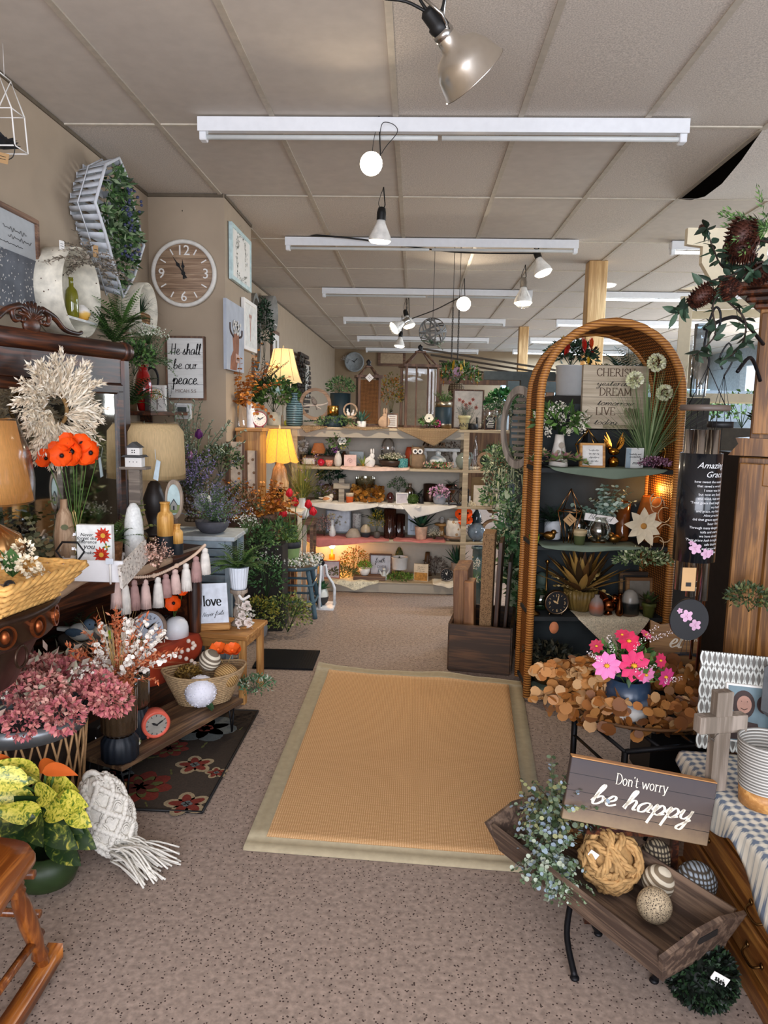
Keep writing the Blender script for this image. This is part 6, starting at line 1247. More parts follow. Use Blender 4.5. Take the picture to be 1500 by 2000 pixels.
for q in(-1,1):g=G();g.lathe([(4*s,0),(7*s,8*s),(3*s,14*s),(6*s,22*s),(4*s,30*s),(6*s,32*s)],(q*30*s,0,0),14);g.build('turned_leg',WHT,t)
g=G();write(g,'bloom',0,0,9*s,.3,-.006);write(g,'bloom',0,0,9*s,.3,.006);o=solo('word_cutout',g,WOOD('#6a5038','#8a6c4c',0,9),'brown wooden script word cut-out standing on the little white bench','ornament',sp(846,3,6.28)+V((0,0,40*s)));m_=o.modifiers.new('thickness','SOLIDIFY');m_.thickness=.006
g=G();g.ball((0,0,14*s),14*s,18,12,sx=1.2,sz=.9);g.lathe([(7*s,24*s),(5*s,28*s),(6*s,30*s),(3*s,34*s),(.001,36*s)],n=16);solo('marbled_jar',g,STRIPE('#b9c4c2','#e2e2dc',8,'DIAGONAL',.15,4,.3),'pale marbled round glass jar under the little white bench','jar',sp(855,3,6.16))
t=T('berry_garland','garland of red, cream and peach blossoms in front of the marbled jar','garland',sp(856,3,6.07));g=fo_bush(54*s,12*s,120,ls=.12);g.v=[V((v.x,v.y*.2,v.z))for v in g.v];g.build('leaves',LV(*GREEN),t);g=G();[fl_pom(g,V((q*s,-.02,(7+abs(q)*.1)*s)),5*s,random.choice((0,1,2)),24,.6)for q in(-24,-17,-8,4,12,20,25)];g.build('blossoms',LV('#a84a38','#e2b49a','#ead8c4'),t)
t=T('stoneware_jug','glossy grey-green stoneware jug with a side handle','jug',sp(905,3));g=G();g.lathe(prof('ball',16*s,32*s),n=28);g.build('body',P('#7d877d',.12,var=.1,coat=1),t);g=G();g.tube(smooth([(5*s,0,30*s),(14*s,0,31*s),(16*s,0,20*s)],5),2*s,7);g.build('handle',P('#7d877d',.12,coat=1),t)
t=T('ring_mirror','small round mirror in a thick wooden ring on the second shelf','mirror',sp(947,3));g=G();g.ring(16*s,5*s,.03,(0,0,18*s),32);g.box((0,0,2*s),(26*s,.05,4*s));g.build('wooden_ring',WOOD('#8a6a48','#ad8c66',0,9),t);g=G();g.ring(11.5*s,11.5*s,.006,(0,0,18*s),28);g.build('mirror_glass',METAL('#c8d4d8',.05),t)
pl('potted_grass','spiky grass in an orange and white pot at the right end of the second shelf',979,3,18,22,44,36,P('#c4583a',.6),'grass',LGREEN,n=90,sink=.05)
pl('fern_pot','dark fern behind the owl on the second shelf',797,3,0,0,40,32,WHT,'fern',DGREEN,Y=Yb,n=14,pin=10);vz('orange_vase','orange-red round vase peeking out left of the owl','vase',802,3,24,38,'round',P('#c2502e',.4),6.3)
for px,lab in((921,'small cream stones beside the stoneware jug'),(932,'cream stone left of the ring mirror')):g=G();[g.ball((q*3*s,0,3*s),3*s,8,6)for q in(-1,1)];solo('stones',g,CREAM,lab,'ornament',sp(px,3))
vz('glass_bottle','clear crystal bottle left of the ring mirror','bottle',927,3,9,62,'bottle',GLASS('#ffffff',.2),Yb);drape('pink_lace_runner','pale pink lace runner on the second shelf edge',665,800,3,.025,P('#d8bcae',.8),pt=.4,sharp=.3)
pl('ivy_pot','small ivy plant behind the coral bowl on the second shelf',648,3,0,0,40,34,WHT,'bush',DGREEN,Y=Yb,n=220,ls=.13,sink=0)
pl('dried_bunch','brown dried flower bunch behind the little white bench',885,3,0,0,50,50,WHT,'bush',('#4a3a30','#6f5a4c','#8a7a6c'),Y=6.42,n=240,ls=.1,sink=0)
pl('leafy_plant','leafy plant behind the ring mirror on the second shelf',962,3,0,0,50,44,WHT,'bush',GREEN,Y=Yb,n=260,ls=.13,sink=0)
vz('brown_jar','brown glass jar behind the white anemone vase','jar',672,3,18,26,'jug',P('#4a3020',.2,coat=1),Yb)
# --- third row
WC=P('#ddd8ce',.85,var=.05)
drape('white_cloth','white cloth draped along the left of the third shelf',604,740,2,.06,WC,pt=.5,sharp=.5);drape('floral_cloth','white floral runner on the middle of the third shelf',735,822,2,.03,SPECK('#dedad2','#a5a098',40,dens=.15),pt=.6,sharp=.3);drape('white_cloth','white cloth hanging in a point on the third shelf',785,892,2,.11,WC,pt=.2)
pl('potted_plant','dark leafy plant in a wooden box on the third shelf',645,2,36,28,52,46,BROWNW,'bush',DGREEN,'cyl',Yb,n=300,ls=.16)
p=sp(667,2);s=ms(p)
def cross(label,p,w,h,th,d,mat,rz=0,rx=0):g=G();g.box((0,0,h/2),(th,d,h),bev=.002);g.box((0,-.001,h*.68),(w,d+.002,th),bev=.002);return solo('wooden_cross',g,mat,label,'cross',p,rz,rx)
cross('pale grey wooden cross on the third shelf',p,32*s,47*s,11*s,.03,GREYW)
bird('bird_figurine','cream and orange patterned bird figurine left of the pale wooden cross',sp(640,2,6.1),24*s,P('#ddd0bc',.5,var=.2,sc=90),P('#e0d8cc',.5),P('#d0905a',.6),RAD(180))
t=T('two_tone_candle','orange and clear candle tumbler right of the pale wooden cross','candle',sp(683,2,6.1));g=G();g.lathe([(6.5*s,0),(7.5*s,13*s)],n=20);g.build('orange_base',P('#d9622c',.4),t);g=G();g.lathe([(7.5*s,13*s),(8*s,20*s),(7*s,20*s)],n=20);g.build('top',P('#c9b8a0',.4),t)
t=T('hurricane_glass','wide clear footed glass bowl inside the orange leaf wreath','candle holder',sp(713,2,6.3));g=G();g.lathe([(12*s,0),(3*s,6*s),(3*s,22*s),(20*s,30*s),(20*s,48*s)],n=28);g.build('glass',GLASS('#e8e8d8',.2),t)
t=T('rust_leaf_wreath','wreath of mustard orange round leaves on the third shelf','wreath',sp(718,2,6.2));g=G()
for k in range(230):a=rnd(0,2*pi);g.rleaf(V((cos(a)*28*s+rnd(-.02,.02),sin(a)*.08+rnd(-.02,.02),12*s+rnd(-9,12)*s+(8*s if sin(a)>0 else 0))),rdir(),4.5*s,wleaf(3))
g.build('leaves',LV('#8a5418','#a96f22','#b98238'),t)
vz('dark_glass_bottle','dark red-brown round glass bottle on the third shelf','bottle',762,2,16,22,'ball',P('#3a1210',.08,coat=1));vz('clear_bottle','clear glass bottle with a round stopper on the third shelf','bottle',800,2,20,34,'bottle',GLASS('#f0e0d8',.2),Yb)
pl('potted_plant','wispy green plant in a small white pot on the third shelf',777,2,14,18,40,30,WHT,'bush',('#2f4a2a','#466438','#5c7c4c'),Y=Yb,n=220,ls=.1);pn('arch_frame','small white framed arch picture beside the moss ball',785,2,24,22,cat='picture',frame=WHT,face='#c4bcc0')
g=fo_moss(25*s,20*s,500);solo('moss_ball',g,LV('#3a4f1e','#52702c','#6c8a3c'),'green moss ball on the third shelf','moss ball',sp(806,2));vz('black_bottle','small black bottle with a white label right of the moss ball','bottle',822,2,11,20,'bottle',BLACK)
vz('copper_canister','tall brown metal canister on the third shelf','canister',840,2,28,34,'cyl',P('#5a4438',.3,.8),Yb)
t=pl('potted_hydrangea','pink hydrangea bunch in a pale grey pot',858,2,26,22,46,10,P('#8f9298',.5),'bush',GREEN,'round',n=60,cat='flower arrangement');g=G();[fl_pom(g,V((x*s,-.03,z*s)),10*s,0,70,.45,2)for x,z in((-12,26),(0,32),(10,24),(-2,20))];g.build('blossoms',LV('#d9a0c0','#e6bcd2'),t)
pl('potted_plant','dark fern in a copper bowl on the third shelf',880,2,22,34,40,18,METAL('#8a5038',.3),'fern',DGREEN,'gob',Yb,n=14,pin=10)
def cagelamp(px,k,w,h,lab,Y=Yf):
 p=sp(px,k,Y);s=ms(p);w*=s;h*=s;t=T('metal_lantern',lab,'lantern',p);g=G();[g.box((x*w/2,y*w/2,h*.4),(.007,.007,h*.8))for x in(-1,1)for y in(-1,1)];g.box((0,0,.005),(w,w,.01));g.box((0,0,h*.8),(w*1.1,w*1.1,.01));g.lathe([(w*.5,h*.8),(w*.2,h*.95),(.001,h)],n=4);[g.tube([(-w/2,-w/2,.01),(w/2,-w/2,h*.78)],.003,4),g.tube([(w/2,-w/2,.01),(-w/2,-w/2,h*.78)],.003,4)];g.build('frame',P('#2f2824',.5,.5),t);g=G();g.box((0,0,h*.4),(w*.9,w*.9,h*.75));g.build('glass_panes',CGLASS,t)
cagelamp(885,2,18,40,'dark metal lantern on the third shelf, left of two');cagelamp(904,2,20,38,'dark metal lantern with crossed bars, right of two')
pn('floral_card','white card with pink roses at the right of the third shelf',938,2,28,40,cat='card',face='#d8ccbc');g=G();[fl_rose(g,V((x*s,0,z*s)),V((0,-1,.2)),4.5*s,0)for x,z in((-6,4),(0,6),(6,3),(2,2))];solo('cream_roses',g,LV('#e8dcc0'),'tiny cream roses in front of the rose card','flower',sp(919,2,6.09));vz('blush_jar','blush and white striped jar beside the rose card','jar',966,2,22,34,'tub',P('#cfc0b4',.5,var=.15,sc=12))
pl('small_plant','small bright green leafy sprig in front of the rose card',955,2,0,0,30,20,WHT,'bush',LGREEN,Y=6.08,n=120,ls=.2,sink=0);pl('agave','large green agave at the right end of the third shelf',975,2,20,36,70,26,BLACK,'agave',('#2f5a34','#4c7a46','#6a965a'),Y=Yb,n=18,bw=.12);pn('round_mirror_panel','small round mirror above the rose card',930,2,22,50,Yb,cat='mirror',face='#9a7c50')
pl('lavender_bunch','lilac and green bunch left of the patterned bird on the third shelf',618,2,0,0,44,46,WHT,'sprig',('#4f6238','#7a8a4c','#a08fae'),Y=6.25,n=30,per=12,ls=.08,fl=.3,sink=0)
pl('fern_pot','dark fern behind the clear stoppered bottle',812,2,0,0,46,36,WHT,'fern',DGREEN,Y=6.42,n=16,pin=10,sink=0)
# --- fourth row
PK=P('#c47a74',.85,var=.1,sc=20)
drape('pink_cloth','dusty pink cloth on the left of the fourth shelf',590,760,1,.07,PK,pt=.2);drape('pink_cloth','dusty pink cloth on the right of the fourth shelf',768,870,1,.01,PK,pt=.5)
t,s=pn('framed_print','grey framed print of wildflowers on the fourth shelf',661,1,50,46,Yb,'picture',frame=P('#7f8488',.5),face='#d3d8de',fwp=3);printed(t,[(rnd(-12,14)*s,rnd(14,34)*s,3*s,0,6)for _ in range(12)],-.0075,[P('#a89a88',.7),P('#8f9a84',.7)])
vz('white_bud_vase','slim white bud vase with a flower before the wildflower print','vase',649,1,14,34,'slim',P('#d8dcda',.3));g=G();fl_pom(g,V((0,0,0)),8*s,0,50,.5,2);solo('cream_flower',g,LV('#e8dcb4','#d9c994'),'cream flower head in the slim white bud vase','flower',sp(647,1)+V((0,0,38*s)))
spray('pink_blossom_bunch','dried pink blossom bunch left of the slim white bud vase',633,1,0,28,44,'bush',('#5a4a3c','#c49a90','#a87a70'),n=200,ls=.14);vz('silver_jar','ridged silver-white jar on the fourth shelf','jar',697,1,18,42,'tub',SPECK('#c4c0b8','#8f8a84',60,rough=.3),6.3)
g=G();g.lathe([(14*s,0),(15*s,4*s),(8*s,16*s),(4*s,18*s)],n=20);solo('stone_dish_stack',g,P('#a39686',.7),'cone of pale stone dishes in front of the silver jar','ornament',sp(690,1))
vessel('two_tone_vase','round vase, speckled tan above and dark teal below','vase',sp(714,1),10*s,26*s,'ball',GRADZ([(0,'#25343a'),(.4,'#25343a'),(.5,'#a8977e'),(1,'#b5a68c')],0,26*s,.3,.03));spray('palm_leaves','dark palm leaves behind the yellow blossoms',735,1,26,84,26,'fern',DGREEN,Yb,n=14,pin=14,dr=1.2)
t=pl('yellow_blossom_plant','yellow blossom bush in a small vase on the fourth shelf',736,1,14,14,34,44,P('#5a564e',.5),'bush',('#4f5a20','#8f8a2c','#c4a02c'),'round',n=260,ls=.11)
for px,h,lab in((761,56,'tall dark brown ribbed glass vase on the fourth shelf'),(779,44,'shorter dark brown ribbed glass vase beside the tall one')):p=sp(px,1,6.14 if h>50 else 6.22);vessel('ribbed_glass_vase',lab,'vase',p,11*s,h*s,'cyl',P('#2a100a',.12,var=.2,coat=1),flute=12,fd=.12)
t,s=pn('house_print','white print of a drawn gable house on the fourth shelf',812,1,32,52,Yb,'picture',face='#c2ccd6');g=G();[g.tube([V((a*s,-.0075,b*s)),V((c*s,-.0075,d*s))],.0012,3)for a,b,c,d in((-10,8,-10,28),(10,8,10,28),(-12,26,0,38),(0,38,12,26),(-10,8,10,8),(-4,8,-4,20),(4,8,4,20),(-4,20,4,20))];g.build('house_drawing',INK,t)
pl('potted_agave','dark green agave in a whitewashed terracotta pot on the fourth shelf',822,1,26,26,56,34,P('#c9a68c',.7,var=.25,sc=20),'agave',('#16301f','#1f4530','#2d5a3c'),n=20,bw=.13);spray('white_blossom_mound',"mound of white baby's breath right of the potted agave",848,1,0,36,26,'baby',('#6a6c50','#8a8a6c','#e2dcc8','#cfc8b0'),n=260)
t=T('wood_slice_stand','round wooden stand under the little white owl','stand',sp(862,1,Yb));g=G();g.lathe([(8*s,0),(5*s,8*s),(5*s,18*s),(14*s,21*s),(14*s,24*s),(.001,24*s)],n=20);g.build('stand',PINE,t);bird('owl_figurine','little white and grey bird figurine on the round wooden stand',sp(862,1,Yb)+V((0,0,24*s)),20*s,P('#b9b6b0',.3),P('#b9b6b0',.3),P('#8f8c88',.4),RAD(90))
p=sp(887,1);t=T('planter_stand','small round wooden stand under the mushroom print pot','stand',p);g=G();g.lathe([(20*s,5*s),(20*s,9*s),(.001,9*s)],n=28);[g.box((x*12*s,0,2.5*s),(5*s,.03,5*s))for x in(-1,1)];g.build('stand',WOOD('#7c5f48','#9c7c60',0,9),t)
vessel('printed_pot','white pot printed with tan mushrooms on the round stand','pot',p+V((0,0,9*s+.001)),16*s,30*s,'cyl',SPECK('#cfc8bc','#b08f6a',22,dens=.28,rough=.5));t=T('poppy_cluster','cluster of orange poppies at the right of the fourth shelf','bouquet',sp(903,1,6.08)+V((0,0,44*s)))
for x,z,r in((-7,8,8),(8,10,8),(0,-4,9),(10,-3,7),(0,14,7)):g=G();fl_poppy(g,V((x*s,0,z*s)),V((0,-1,.1)),r*s);g.build('poppy',[P('#f2560c',.6,var=.12),BLACK],t)
g=G();g.tube([(0,.02,0),(.01,.05,-44*s)],.003,4);g.build('stem',P('#4c6a2c',.6),t)
g=G();g.ball((0,0,17*s),17*s,24,16);[g.ball((cos(a)*8*s,sin(a)*8*s,1*s),2.5*s,6,4)for a in(0,2,4)];solo('ceramic_ball',g,P('#6f8090',.12,var=.25,sc=30,coat=1),'glossy blue-grey ceramic ball on the fourth shelf','ornament',sp(930,1));t=T('wooden_ring_ornament','upright thick wooden ring on the fourth shelf, right of the blue ball','ornament',sp(961,1));g=G();g.ring(21*s,5*s,.04,(0,0,21*s),40);g.build('wooden_ring',WOOD('#7a5c3c','#a5825c',0,9),t)
vz('wooden_goblet_bowl','little wooden bowl with yellow blossoms above the upright ring','bowl',961,1,26,14,'gob',WOOD('#7a5c3c','#a5825c',0,9),6.45).location.z+=.17;vz('blue_glass_bottle','tall blue glass bottle behind the ceramic ball','bottle',930,1,18,66,'bottle',P('#2f4048',.1,coat=1),Yb)
pl('leafy_plant','leafy plant in the shadow right of the round wooden stand',915,1,0,0,50,44,WHT,'bush',DGREEN,Y=6.42,n=260,ls=.13,sink=0)
# --- bottom row
drape('lace_cloth','cream lace cloth hanging from the bottom shelf in a point',645,740,0,.075,SPECK('#d8d2b8','#8f8a70',60,dens=.2),pt=.5,cat='cloth');drape('lace_cloth','cream napkin corner at the right of the bottom shelf',845,900,0,.03,CREAM,pt=.6)
p=sp(648,0,Yb);s=ms(p);t=T('table_lamp','bare lit bulb on an amber glass base on the bottom shelf','lamp',p);g=G();g.lathe([(6*s,0),(6*s,36*s),(2*s,37*s),(2*s,48*s)],n=16);g.build('amber_base',P('#a85a1c',.2,var=.2),t);g=G();g.ball((0,0,55*s),6*s,14,10,sz=1.3);g.build('bulb',EMIT('#fff0c8',30),t);l=light('POINT','lamp_bulb_light',(0,-.04,55*s),7,'#ffb24d',.03);l.parent=t
t,s=pn('floral_sign','pink floral framed sign left of the orange shrub',646,0,36,36,Yf,frame=P('#a5644a',.6),face='#cfc4c8',texts=(('faith',0,14,5),));spray('orange_shrub','orange and green dried shrub on the bottom shelf',692,0,0,60,56,'bush',('#6a5a20','#a5642a','#7a7a34'),6.3,n=420,ls=.08);spray('green_shrub','low green and brown foliage along the front of the bottom shelf',670,0,0,70,24,'bush',('#3f4a24','#5c6a34','#7a6a40'),6.14,yk=.4,n=380,ls=.08)
g=G();g.box((0,0,4*s),(62*s,.1,8*s),bev=.003);solo('wood_slab',g,BROWNW,'brown wood slab under the little white planter','board',sp(722,0));t=plant('potted_succulent','green succulent in a white bowl with a brown stripe','plant',sp(712,0)+V((0,0,8*s+.001)),22,14,26,14,WHT,'bush',LGREEN,'bowl',n=160,ls=.2)
t,s=pn('faith_sign','framed sign reading faith over fear on the bottom shelf',743,0,44,43,6.3,frame=BROWNW,face='#c9cdd2',fwp=3,texts=(('faith',-1,26,4.6),('fear',0,7,3)));ftext(t,'OVER',2*s,15*s,7.5*s,INKB,-.009)
g=fo_moss(24*s,56*s,800,ls=.1);g.v=[V((v.x*(1.1-.5*v.z/(56*s)),v.y*(1.1-.5*v.z/(56*s)),v.z))for v in g.v];solo('topiary_cone',g,LV('#4a4a24','#5f642c','#3a4220'),'olive cone topiary behind the white canister','topiary',sp(779,0,6.4)+V((0,0,0)))
g=fo_bush(52*s,12*s,340,3,.1);solo('leaf_wreath',g,LV('#3a5a20','#587a30','#748f40'),'small green leaf wreath under the white canister','wreath',sp(781,0,6.16));vz('white_canister','white lidded enamel canister on the leaf wreath','canister',780,0,32,24,'tub',WHT,6.3).location.z+=14*s
g=G();g.lathe([(6*s,0),(7*s,3*s),(3*s,14*s),(2.5*s,17*s)],n=14);g.ball((0,0,20*s),3*s,10,7);[g.prism([(q*2*s,10*s),(q*10*s,20*s),(q*8*s,12*s),(q*3*s,6*s)],.004,.008)for q in(-1,1)];solo('angel_figurine',g,P('#c9cdc8',.2,var=.1),'small glass angel figurine before the faith over fear sign','figurine',sp(750,0))
t,s=pn('autumn_card','autumn field card book on the bottom shelf',822,0,28,34,t=.02,cat='card',face='#d6c4a8',rz=RAD(-12));g=G();[scrib(g,0,z*s,16*s,1.4*s,-.0112,.0016)for z in(28,24,20)];g.build('script_lines',INK,t);g=G();g.box((0,-.0105,9*s),(26*s,.001,16*s));g.build('printed_field',P('#b5803c',.7,var=.4,sc=60),t)
vz('brown_birdhouse','brown pointed ornament behind the autumn card','ornament',834,0,20,46,'cone',P('#4a3018',.5),Yb);spray('dried_foliage','dusty brown dried foliage right of the autumn card',850,0,0,56,36,'bush',('#5a4a44','#75685e','#8a8278'),Yb,n=300,ls=.1);t=clock('round_clock','small black round clock on the bottom shelf',sp(872,0),13*s,METAL('#8a8078',.3),BLACK,WHT,.04,minute=10,hour=330)
pl('potted_agave','dark green agave in a whitewashed pot on the bottom shelf',891,0,22,30,44,36,P('#b09a88',.7,var=.25,sc=20),'agave',('#16301f','#1f4530','#2d5a3c'),n=18,bw=.14,Y=6.3)
# ================================================================ rattan arch shelf
AR=RAD(4.5);AO=V((.985,3.95,0));AT=T('rattan_arch_shelf','tall arched rattan shelf with dark shelves full of plants and brass decor','shelf',AO,AR)
RAT=STRIPE('#c98b45','#8a5420',24,'Z',.5,.6,.35,.5);RATT=WEAVE('#a8692e','#4a2a12',300,500,.6,.5,('Y','Z'));DK=P('#26292a',.8,var=.2)
RW_,ZS_=.365,1.62
def archpts(w,y,z0=.02,k=1.0):return[V((-w*1.0,y,z0)),V((-w*1.0,y,.8)),V((-w,y,ZS_-.0))]+[V((-w*cos(a),y,ZS_+w*k*sin(a)))for a in[pi*q/16 for q in range(1,16)]]+[V((w,y,ZS_)),V((w,y,.8)),V((w,y,z0))]
g=G();g.tube(archpts(RW_,-.15),.021,10);g.build('front_rattan_frame',RAT,AT);g=G();g.tube(archpts(RW_-.02,.17),.018,8);g.build('rear_rattan_frame',RAT,AT)
g=G();a=archpts(RW_-.008,-.14);b=archpts(RW_-.025,.16);n=len(a);g.add(a+b,[(i,i+1,n+i+1,n+i)for i in range(n-1)]);g.build('woven_side',RATT,AT)
g=G();q=[(p.x*.97,p.z)for p in archpts(RW_-.02,0)];q=[(x,min(z,1.62))for x,z in q];g.box((0,.175,.8),(.68,.01,1.56));g.build('back_panel',P('#33393a',.8,var=.3,sc=5),AT)
AS=(.06,.46,.84,1.245)
for z in AS:g=G();g.box((0,.005,z-.012),(.7,.3,.022));g.build('shelf_board',DK,AT)
def ap(px,k,dy=-.06):
 """point on shelf k of the arch, dy in front of or behind its middle, under photo column px"""
 Y=AO.y+dy
 for _ in range(3):p=on(px,Y,AS[k]+.001);Y=AO.y+dy+(p.x-AO.x)*math.tan(AR)
 return on(px,Y,AS[k]+.001)
def av(name,label,cat,px,k,w,h,kind,mat,dy=-.06,**kw):p=ap(px,k,dy);s=ms(p);return vessel(name,label,cat,p,w*s/2,h*s,kind,mat,**kw)
def apl(name,label,px,k,pw,ph,fw,fh,pm,fol,lv,kind='taper',dy=-.06,**kw):return plant(name,label,'plant',ap(px,k,dy),pw,ph,fw,fh,pm,fol,lv,kind,**kw)
SG=P('#6c7a6a',.85,var=.06,sc=20)
def shdrape(k,x0,x1,drop,mat,label,pt=.5,sh=.6):
 def f(u,v):
  x=x0+(x1-x0)*u
  if v<.4:return(x,-.02-.13*v/.4,AS[k]+.003+.003*sin(u*21+v*7))
  w=(v-.4)/.6;env=max(0,1-abs(u-pt)/(pt if u<pt else 1-pt))**sh;return(x,-.176-.01*sin(u*15)*w,AS[k]+.003-drop*env*w-.003*w)
 return cloth('draped_cloth',label,AO,f,30,12,mat,rz=AR,th=.002)
shdrape(3,-.3,.3,.05,SG,'sage green cloth draped over the top shelf of the rattan arch',.55);shdrape(2,-.33,.2,.025,SG,'sage green cloth on the second shelf of the rattan arch',.4)
shdrape(1,-.12,.26,.22,SPECK('#cfc3a8','#8d8068',160,dens=.25),'oatmeal knitted cloth hanging in a point from the third arch shelf',.62,1.0);shdrape(0,-.33,.0,.06,SG,'sage green cloth pooled at the foot of the rattan arch',.3)
# top shelf (z 1.245)
t=panel('cherish_sign','cream wooden sign reading Cherish yesterday Dream tomorrow Live today','sign',ap(1193,3,.1)+V((0,0,.2)),128*ms(ap(1193,3,.1)),122*ms(ap(1193,3,.1)),.03,facemat=WOOD('#b3a48c','#cdbfa6',0,4,.7,plank=.085),rz=AR,rx=RAD(-3));s=ms(ap(1193,3,.1))
for k,(tx,st)in enumerate((('CHERISH','b'),('yesterday','s'),('DREAM','b'),('tomorrow','s'),('LIVE','b'),('today','s'))):
 z=(101-18.5*k)*s;g=G();write(g,tx,(-18 if k>3 else 0)*s,z,7.2*s if st=='b' else 5.2*s,.26 if st=='b' else .24,-.0165,'serif' if st=='b' else 's',slant=0 if st=='b' else .3,sq=1.25 if st=='b' else 1.75);g.build('lettering',P('#5a4434',.7,var=.02)if st=='b' else INK,t)
g=G();[g.disc((34*s+rnd(-15,15)*s,-.0168,30*s+rnd(-9,10)*s),rnd(1.5,4)*s,7)for _ in range(70)];g.box((34*s,-.0168,14*s),(2*s,.001,14*s));g.box((20*s,-.0166,5*s),(84*s,.001,7*s));g.build('painted_tree',P('#8d8468',.8,var=.4,sc=60),t)
g=G();g.box((0,0,.098),(.3,.08,.196));solo('sign_riser',g,DK,'dark riser box behind the top shelf decor holding the Cherish sign','box',ap(1193,3,.11),AR)
av('white_tall_vase','tall white vase embossed with a flower on the arch top shelf','vase',1090,3,38,62,'cone',P('#ddd6ca',.4),-.02);g=G();s=ms(ap(1090,3));g.tube([(0,0,0),(.002,0,28*s)],.0015,4);g.disc((0,-.002,34*s),6*s,12);g.disc((-6*s,-.002,22*s),3.5*s,10);solo('embossed_flower',g,P('#9a8f80',.6),'grey flower motif on the front of the tall white vase','decoration',ap(1094,3,-.055)+V((0,-.01,8*s)))
p=ap(1090,3,-.02)+V((0,0,60*s));t=T('white_blossom_bouquet','bouquet of white lilac-like blossoms in the tall white arch vase','bouquet',p);g=fo_bush(100*s,56*s,170,3,.2,aspect=.4);g.build('leaves',LV(*GREEN),t);g=G()
for x,z in((-38,22),(-22,40),(-10,52),(5,48),(22,26),(34,12),(-30,4),(14,6),(0,28),(-46,34),(40,30)):[fl_pom(g,V(((x+rnd(-5,5))*s,-.05+rnd(-.03,.02),(z+q*5)*s)),6.5*s,0,26,.6,2)for q in range(3)]
g.build('blossoms',LV('#efeadb','#e2dcc4'),t)
def gem(label,px,k,w,h,dy,mat=GOLD):
 p=ap(px,k,dy);s=ms(p);w*=s;h*=s;t=T('geometric_terrarium',label,'ornament',p);g=G();top=V((0,0,h));bot=[V((cos(a)*w*.18,sin(a)*w*.18,0))for a in(.3,1.87,3.44,5.01)];mid=[V((cos(a)*w*.5,sin(a)*w*.5,h*.6))for a in(.3,1.87,3.44,5.01)]
 for i in range(4):g.tube([top,mid[i]],.0028,4);g.tube([mid[i],bot[i]],.0028,4);g.tube([mid[i],mid[(i+1)%4]],.0028,4);g.tube([bot[i],bot[(i+1)%4]],.0028,4)
 g.build('wire_frame',mat,t);g=G();g.tube([(0,0,0),(0,0,h*.2)],.004,5);g.disc((0,0,h*.2),w*.1,12,V((0,0,1)));g.build('candle_cup',mat,t);return t
gem('gold wire geometric terrarium beside the tall white vase',1145,3,52,72,.0);gem('gold wire pyramid on the right of the arch top shelf',1286,3,40,56,-.03)
t=panel('framed_card','small wood framed card with script in front of the gold terrarium','sign',ap(1156,3,-.09),50*s,48*s,.012,'#dcdad4',PINE,.012,rz=AR+.05,rx=RAD(-8));g=G();[scrib(g,3*s,z*s,20*s,2*s,-.0075,.0018)for z in(34,27,20,13)];g.build('lettering',INK,t)
t=T('gold_bird','shiny gold bird figurine with raised wings on the arch top shelf','figurine',ap(1197,3,-.07));g=G();g.ball((0,0,12*s),11*s,16,10);g.lathe([(7*s,0),(3*s,3*s)],n=14);g.ball((0,0,32*s),8*s,12,8,sx=1.4,sz=.9);g.ball((-8*s,0,38*s),5*s,10,7);g.build('body',METAL('#a8702a',.15),t)
for q in(-1,1):
 g=G();[g.bigleaf(V((q*4*s,0,34*s)),V((q*(.35+.2*k),.1,1)).normalized(),(38-5*k)*s,7*s,V((0,-1,0)),0,seg=3)for k in range(4)];g.build('wing',METAL('#a8702a',.2),t)
t=panel('verse_card','little white card with lines of text right of the gold bird','card',ap(1238,3,-.07),36*s,40*s,.01,'#d3d4d0',rz=AR+.1);ftext(t,'fearfully and\nwonderfully',0,26*s,5*s,INK,-.007);ftext(t,'made',4*s,8*s,9*s,INK,-.007,.4);g=G();g.box((-14*s,-.0065,20*s),(10*s,.001,38*s));g.build('blue_band',P('#8fa0aa',.6),t)
t=T('succulent_cluster','cluster of pink-tipped succulents on the left of the arch top shelf','foliage',ap(1090,3,-.12))
g=G()
for x,z,r in((-46,14,20),(-28,22,16),(-8,12,22),(14,18,18),(36,14,16),(-40,30,14),(52,8,12)):
 c=V((x*s,0,z*s));
 for k in range(26):d=rdir(-.2,1);d.y=-abs(d.y);g.bigleaf(c,d.normalized(),r*s*rnd(.8,1.3),r*s*.5,Z,.1,wleaf(5),3)
g.build('succulents',LV('#6f8a48','#8fa560','#a9767a','#4c6a3c','#b9a07c'),t)
p=ap(1262,3,-.0);t=T('onion_grass','tall onion grass with round pale flower heads in the arch','plant',p);g=G();g.lathe(prof('cyl',18*s,14*s),n=20);g.build('pot',DK,t);g=fo_grass(.22,.52,230,3,.012,.5);o=g.build('grass',LV('#5f7a4c','#86a06c','#a0b184'),t);o.location=(0,0,.03)
for px,py,r in((1283,708,17),(1240,742,16),(1298,767,15)):c=at(px,py,y=p.y-.05)-p;g=G();fl_pom(g,c,r*s,0,260,.45,2);g.build('flower_head',LV('#e2e4b8','#efefd4'),t);g=G();g.tube(smooth([c,c*.5+V((0,.02,0)),(0,0,.02)],4),.0025,4);g.build('stem',P('#7a9460',.6),t)
spr=lambda name,label,px,k,zpx,fw,fh,fol,lv,dy=-.06,yk=.6,cat='foliage',**kw:(lambda p,s:(lambda f:solo(name,(setattr(f,'v',[V((v.x,v.y*yk,v.z))for v in f.v]),f)[1],LV(*lv),label,cat,p+V((0,0,zpx*s))))(FOL[fol](fw*s,fh*s,**kw)))(ap(px,k,dy),ms(ap(px,k,dy)))
spr('purple_sedum','mauve sedum clump at the right end of the arch top shelf',1278,3,0,62,24,'bush',('#5a2f44','#8a5a74','#b48aa0'),-.1,n=360,ls=.08)
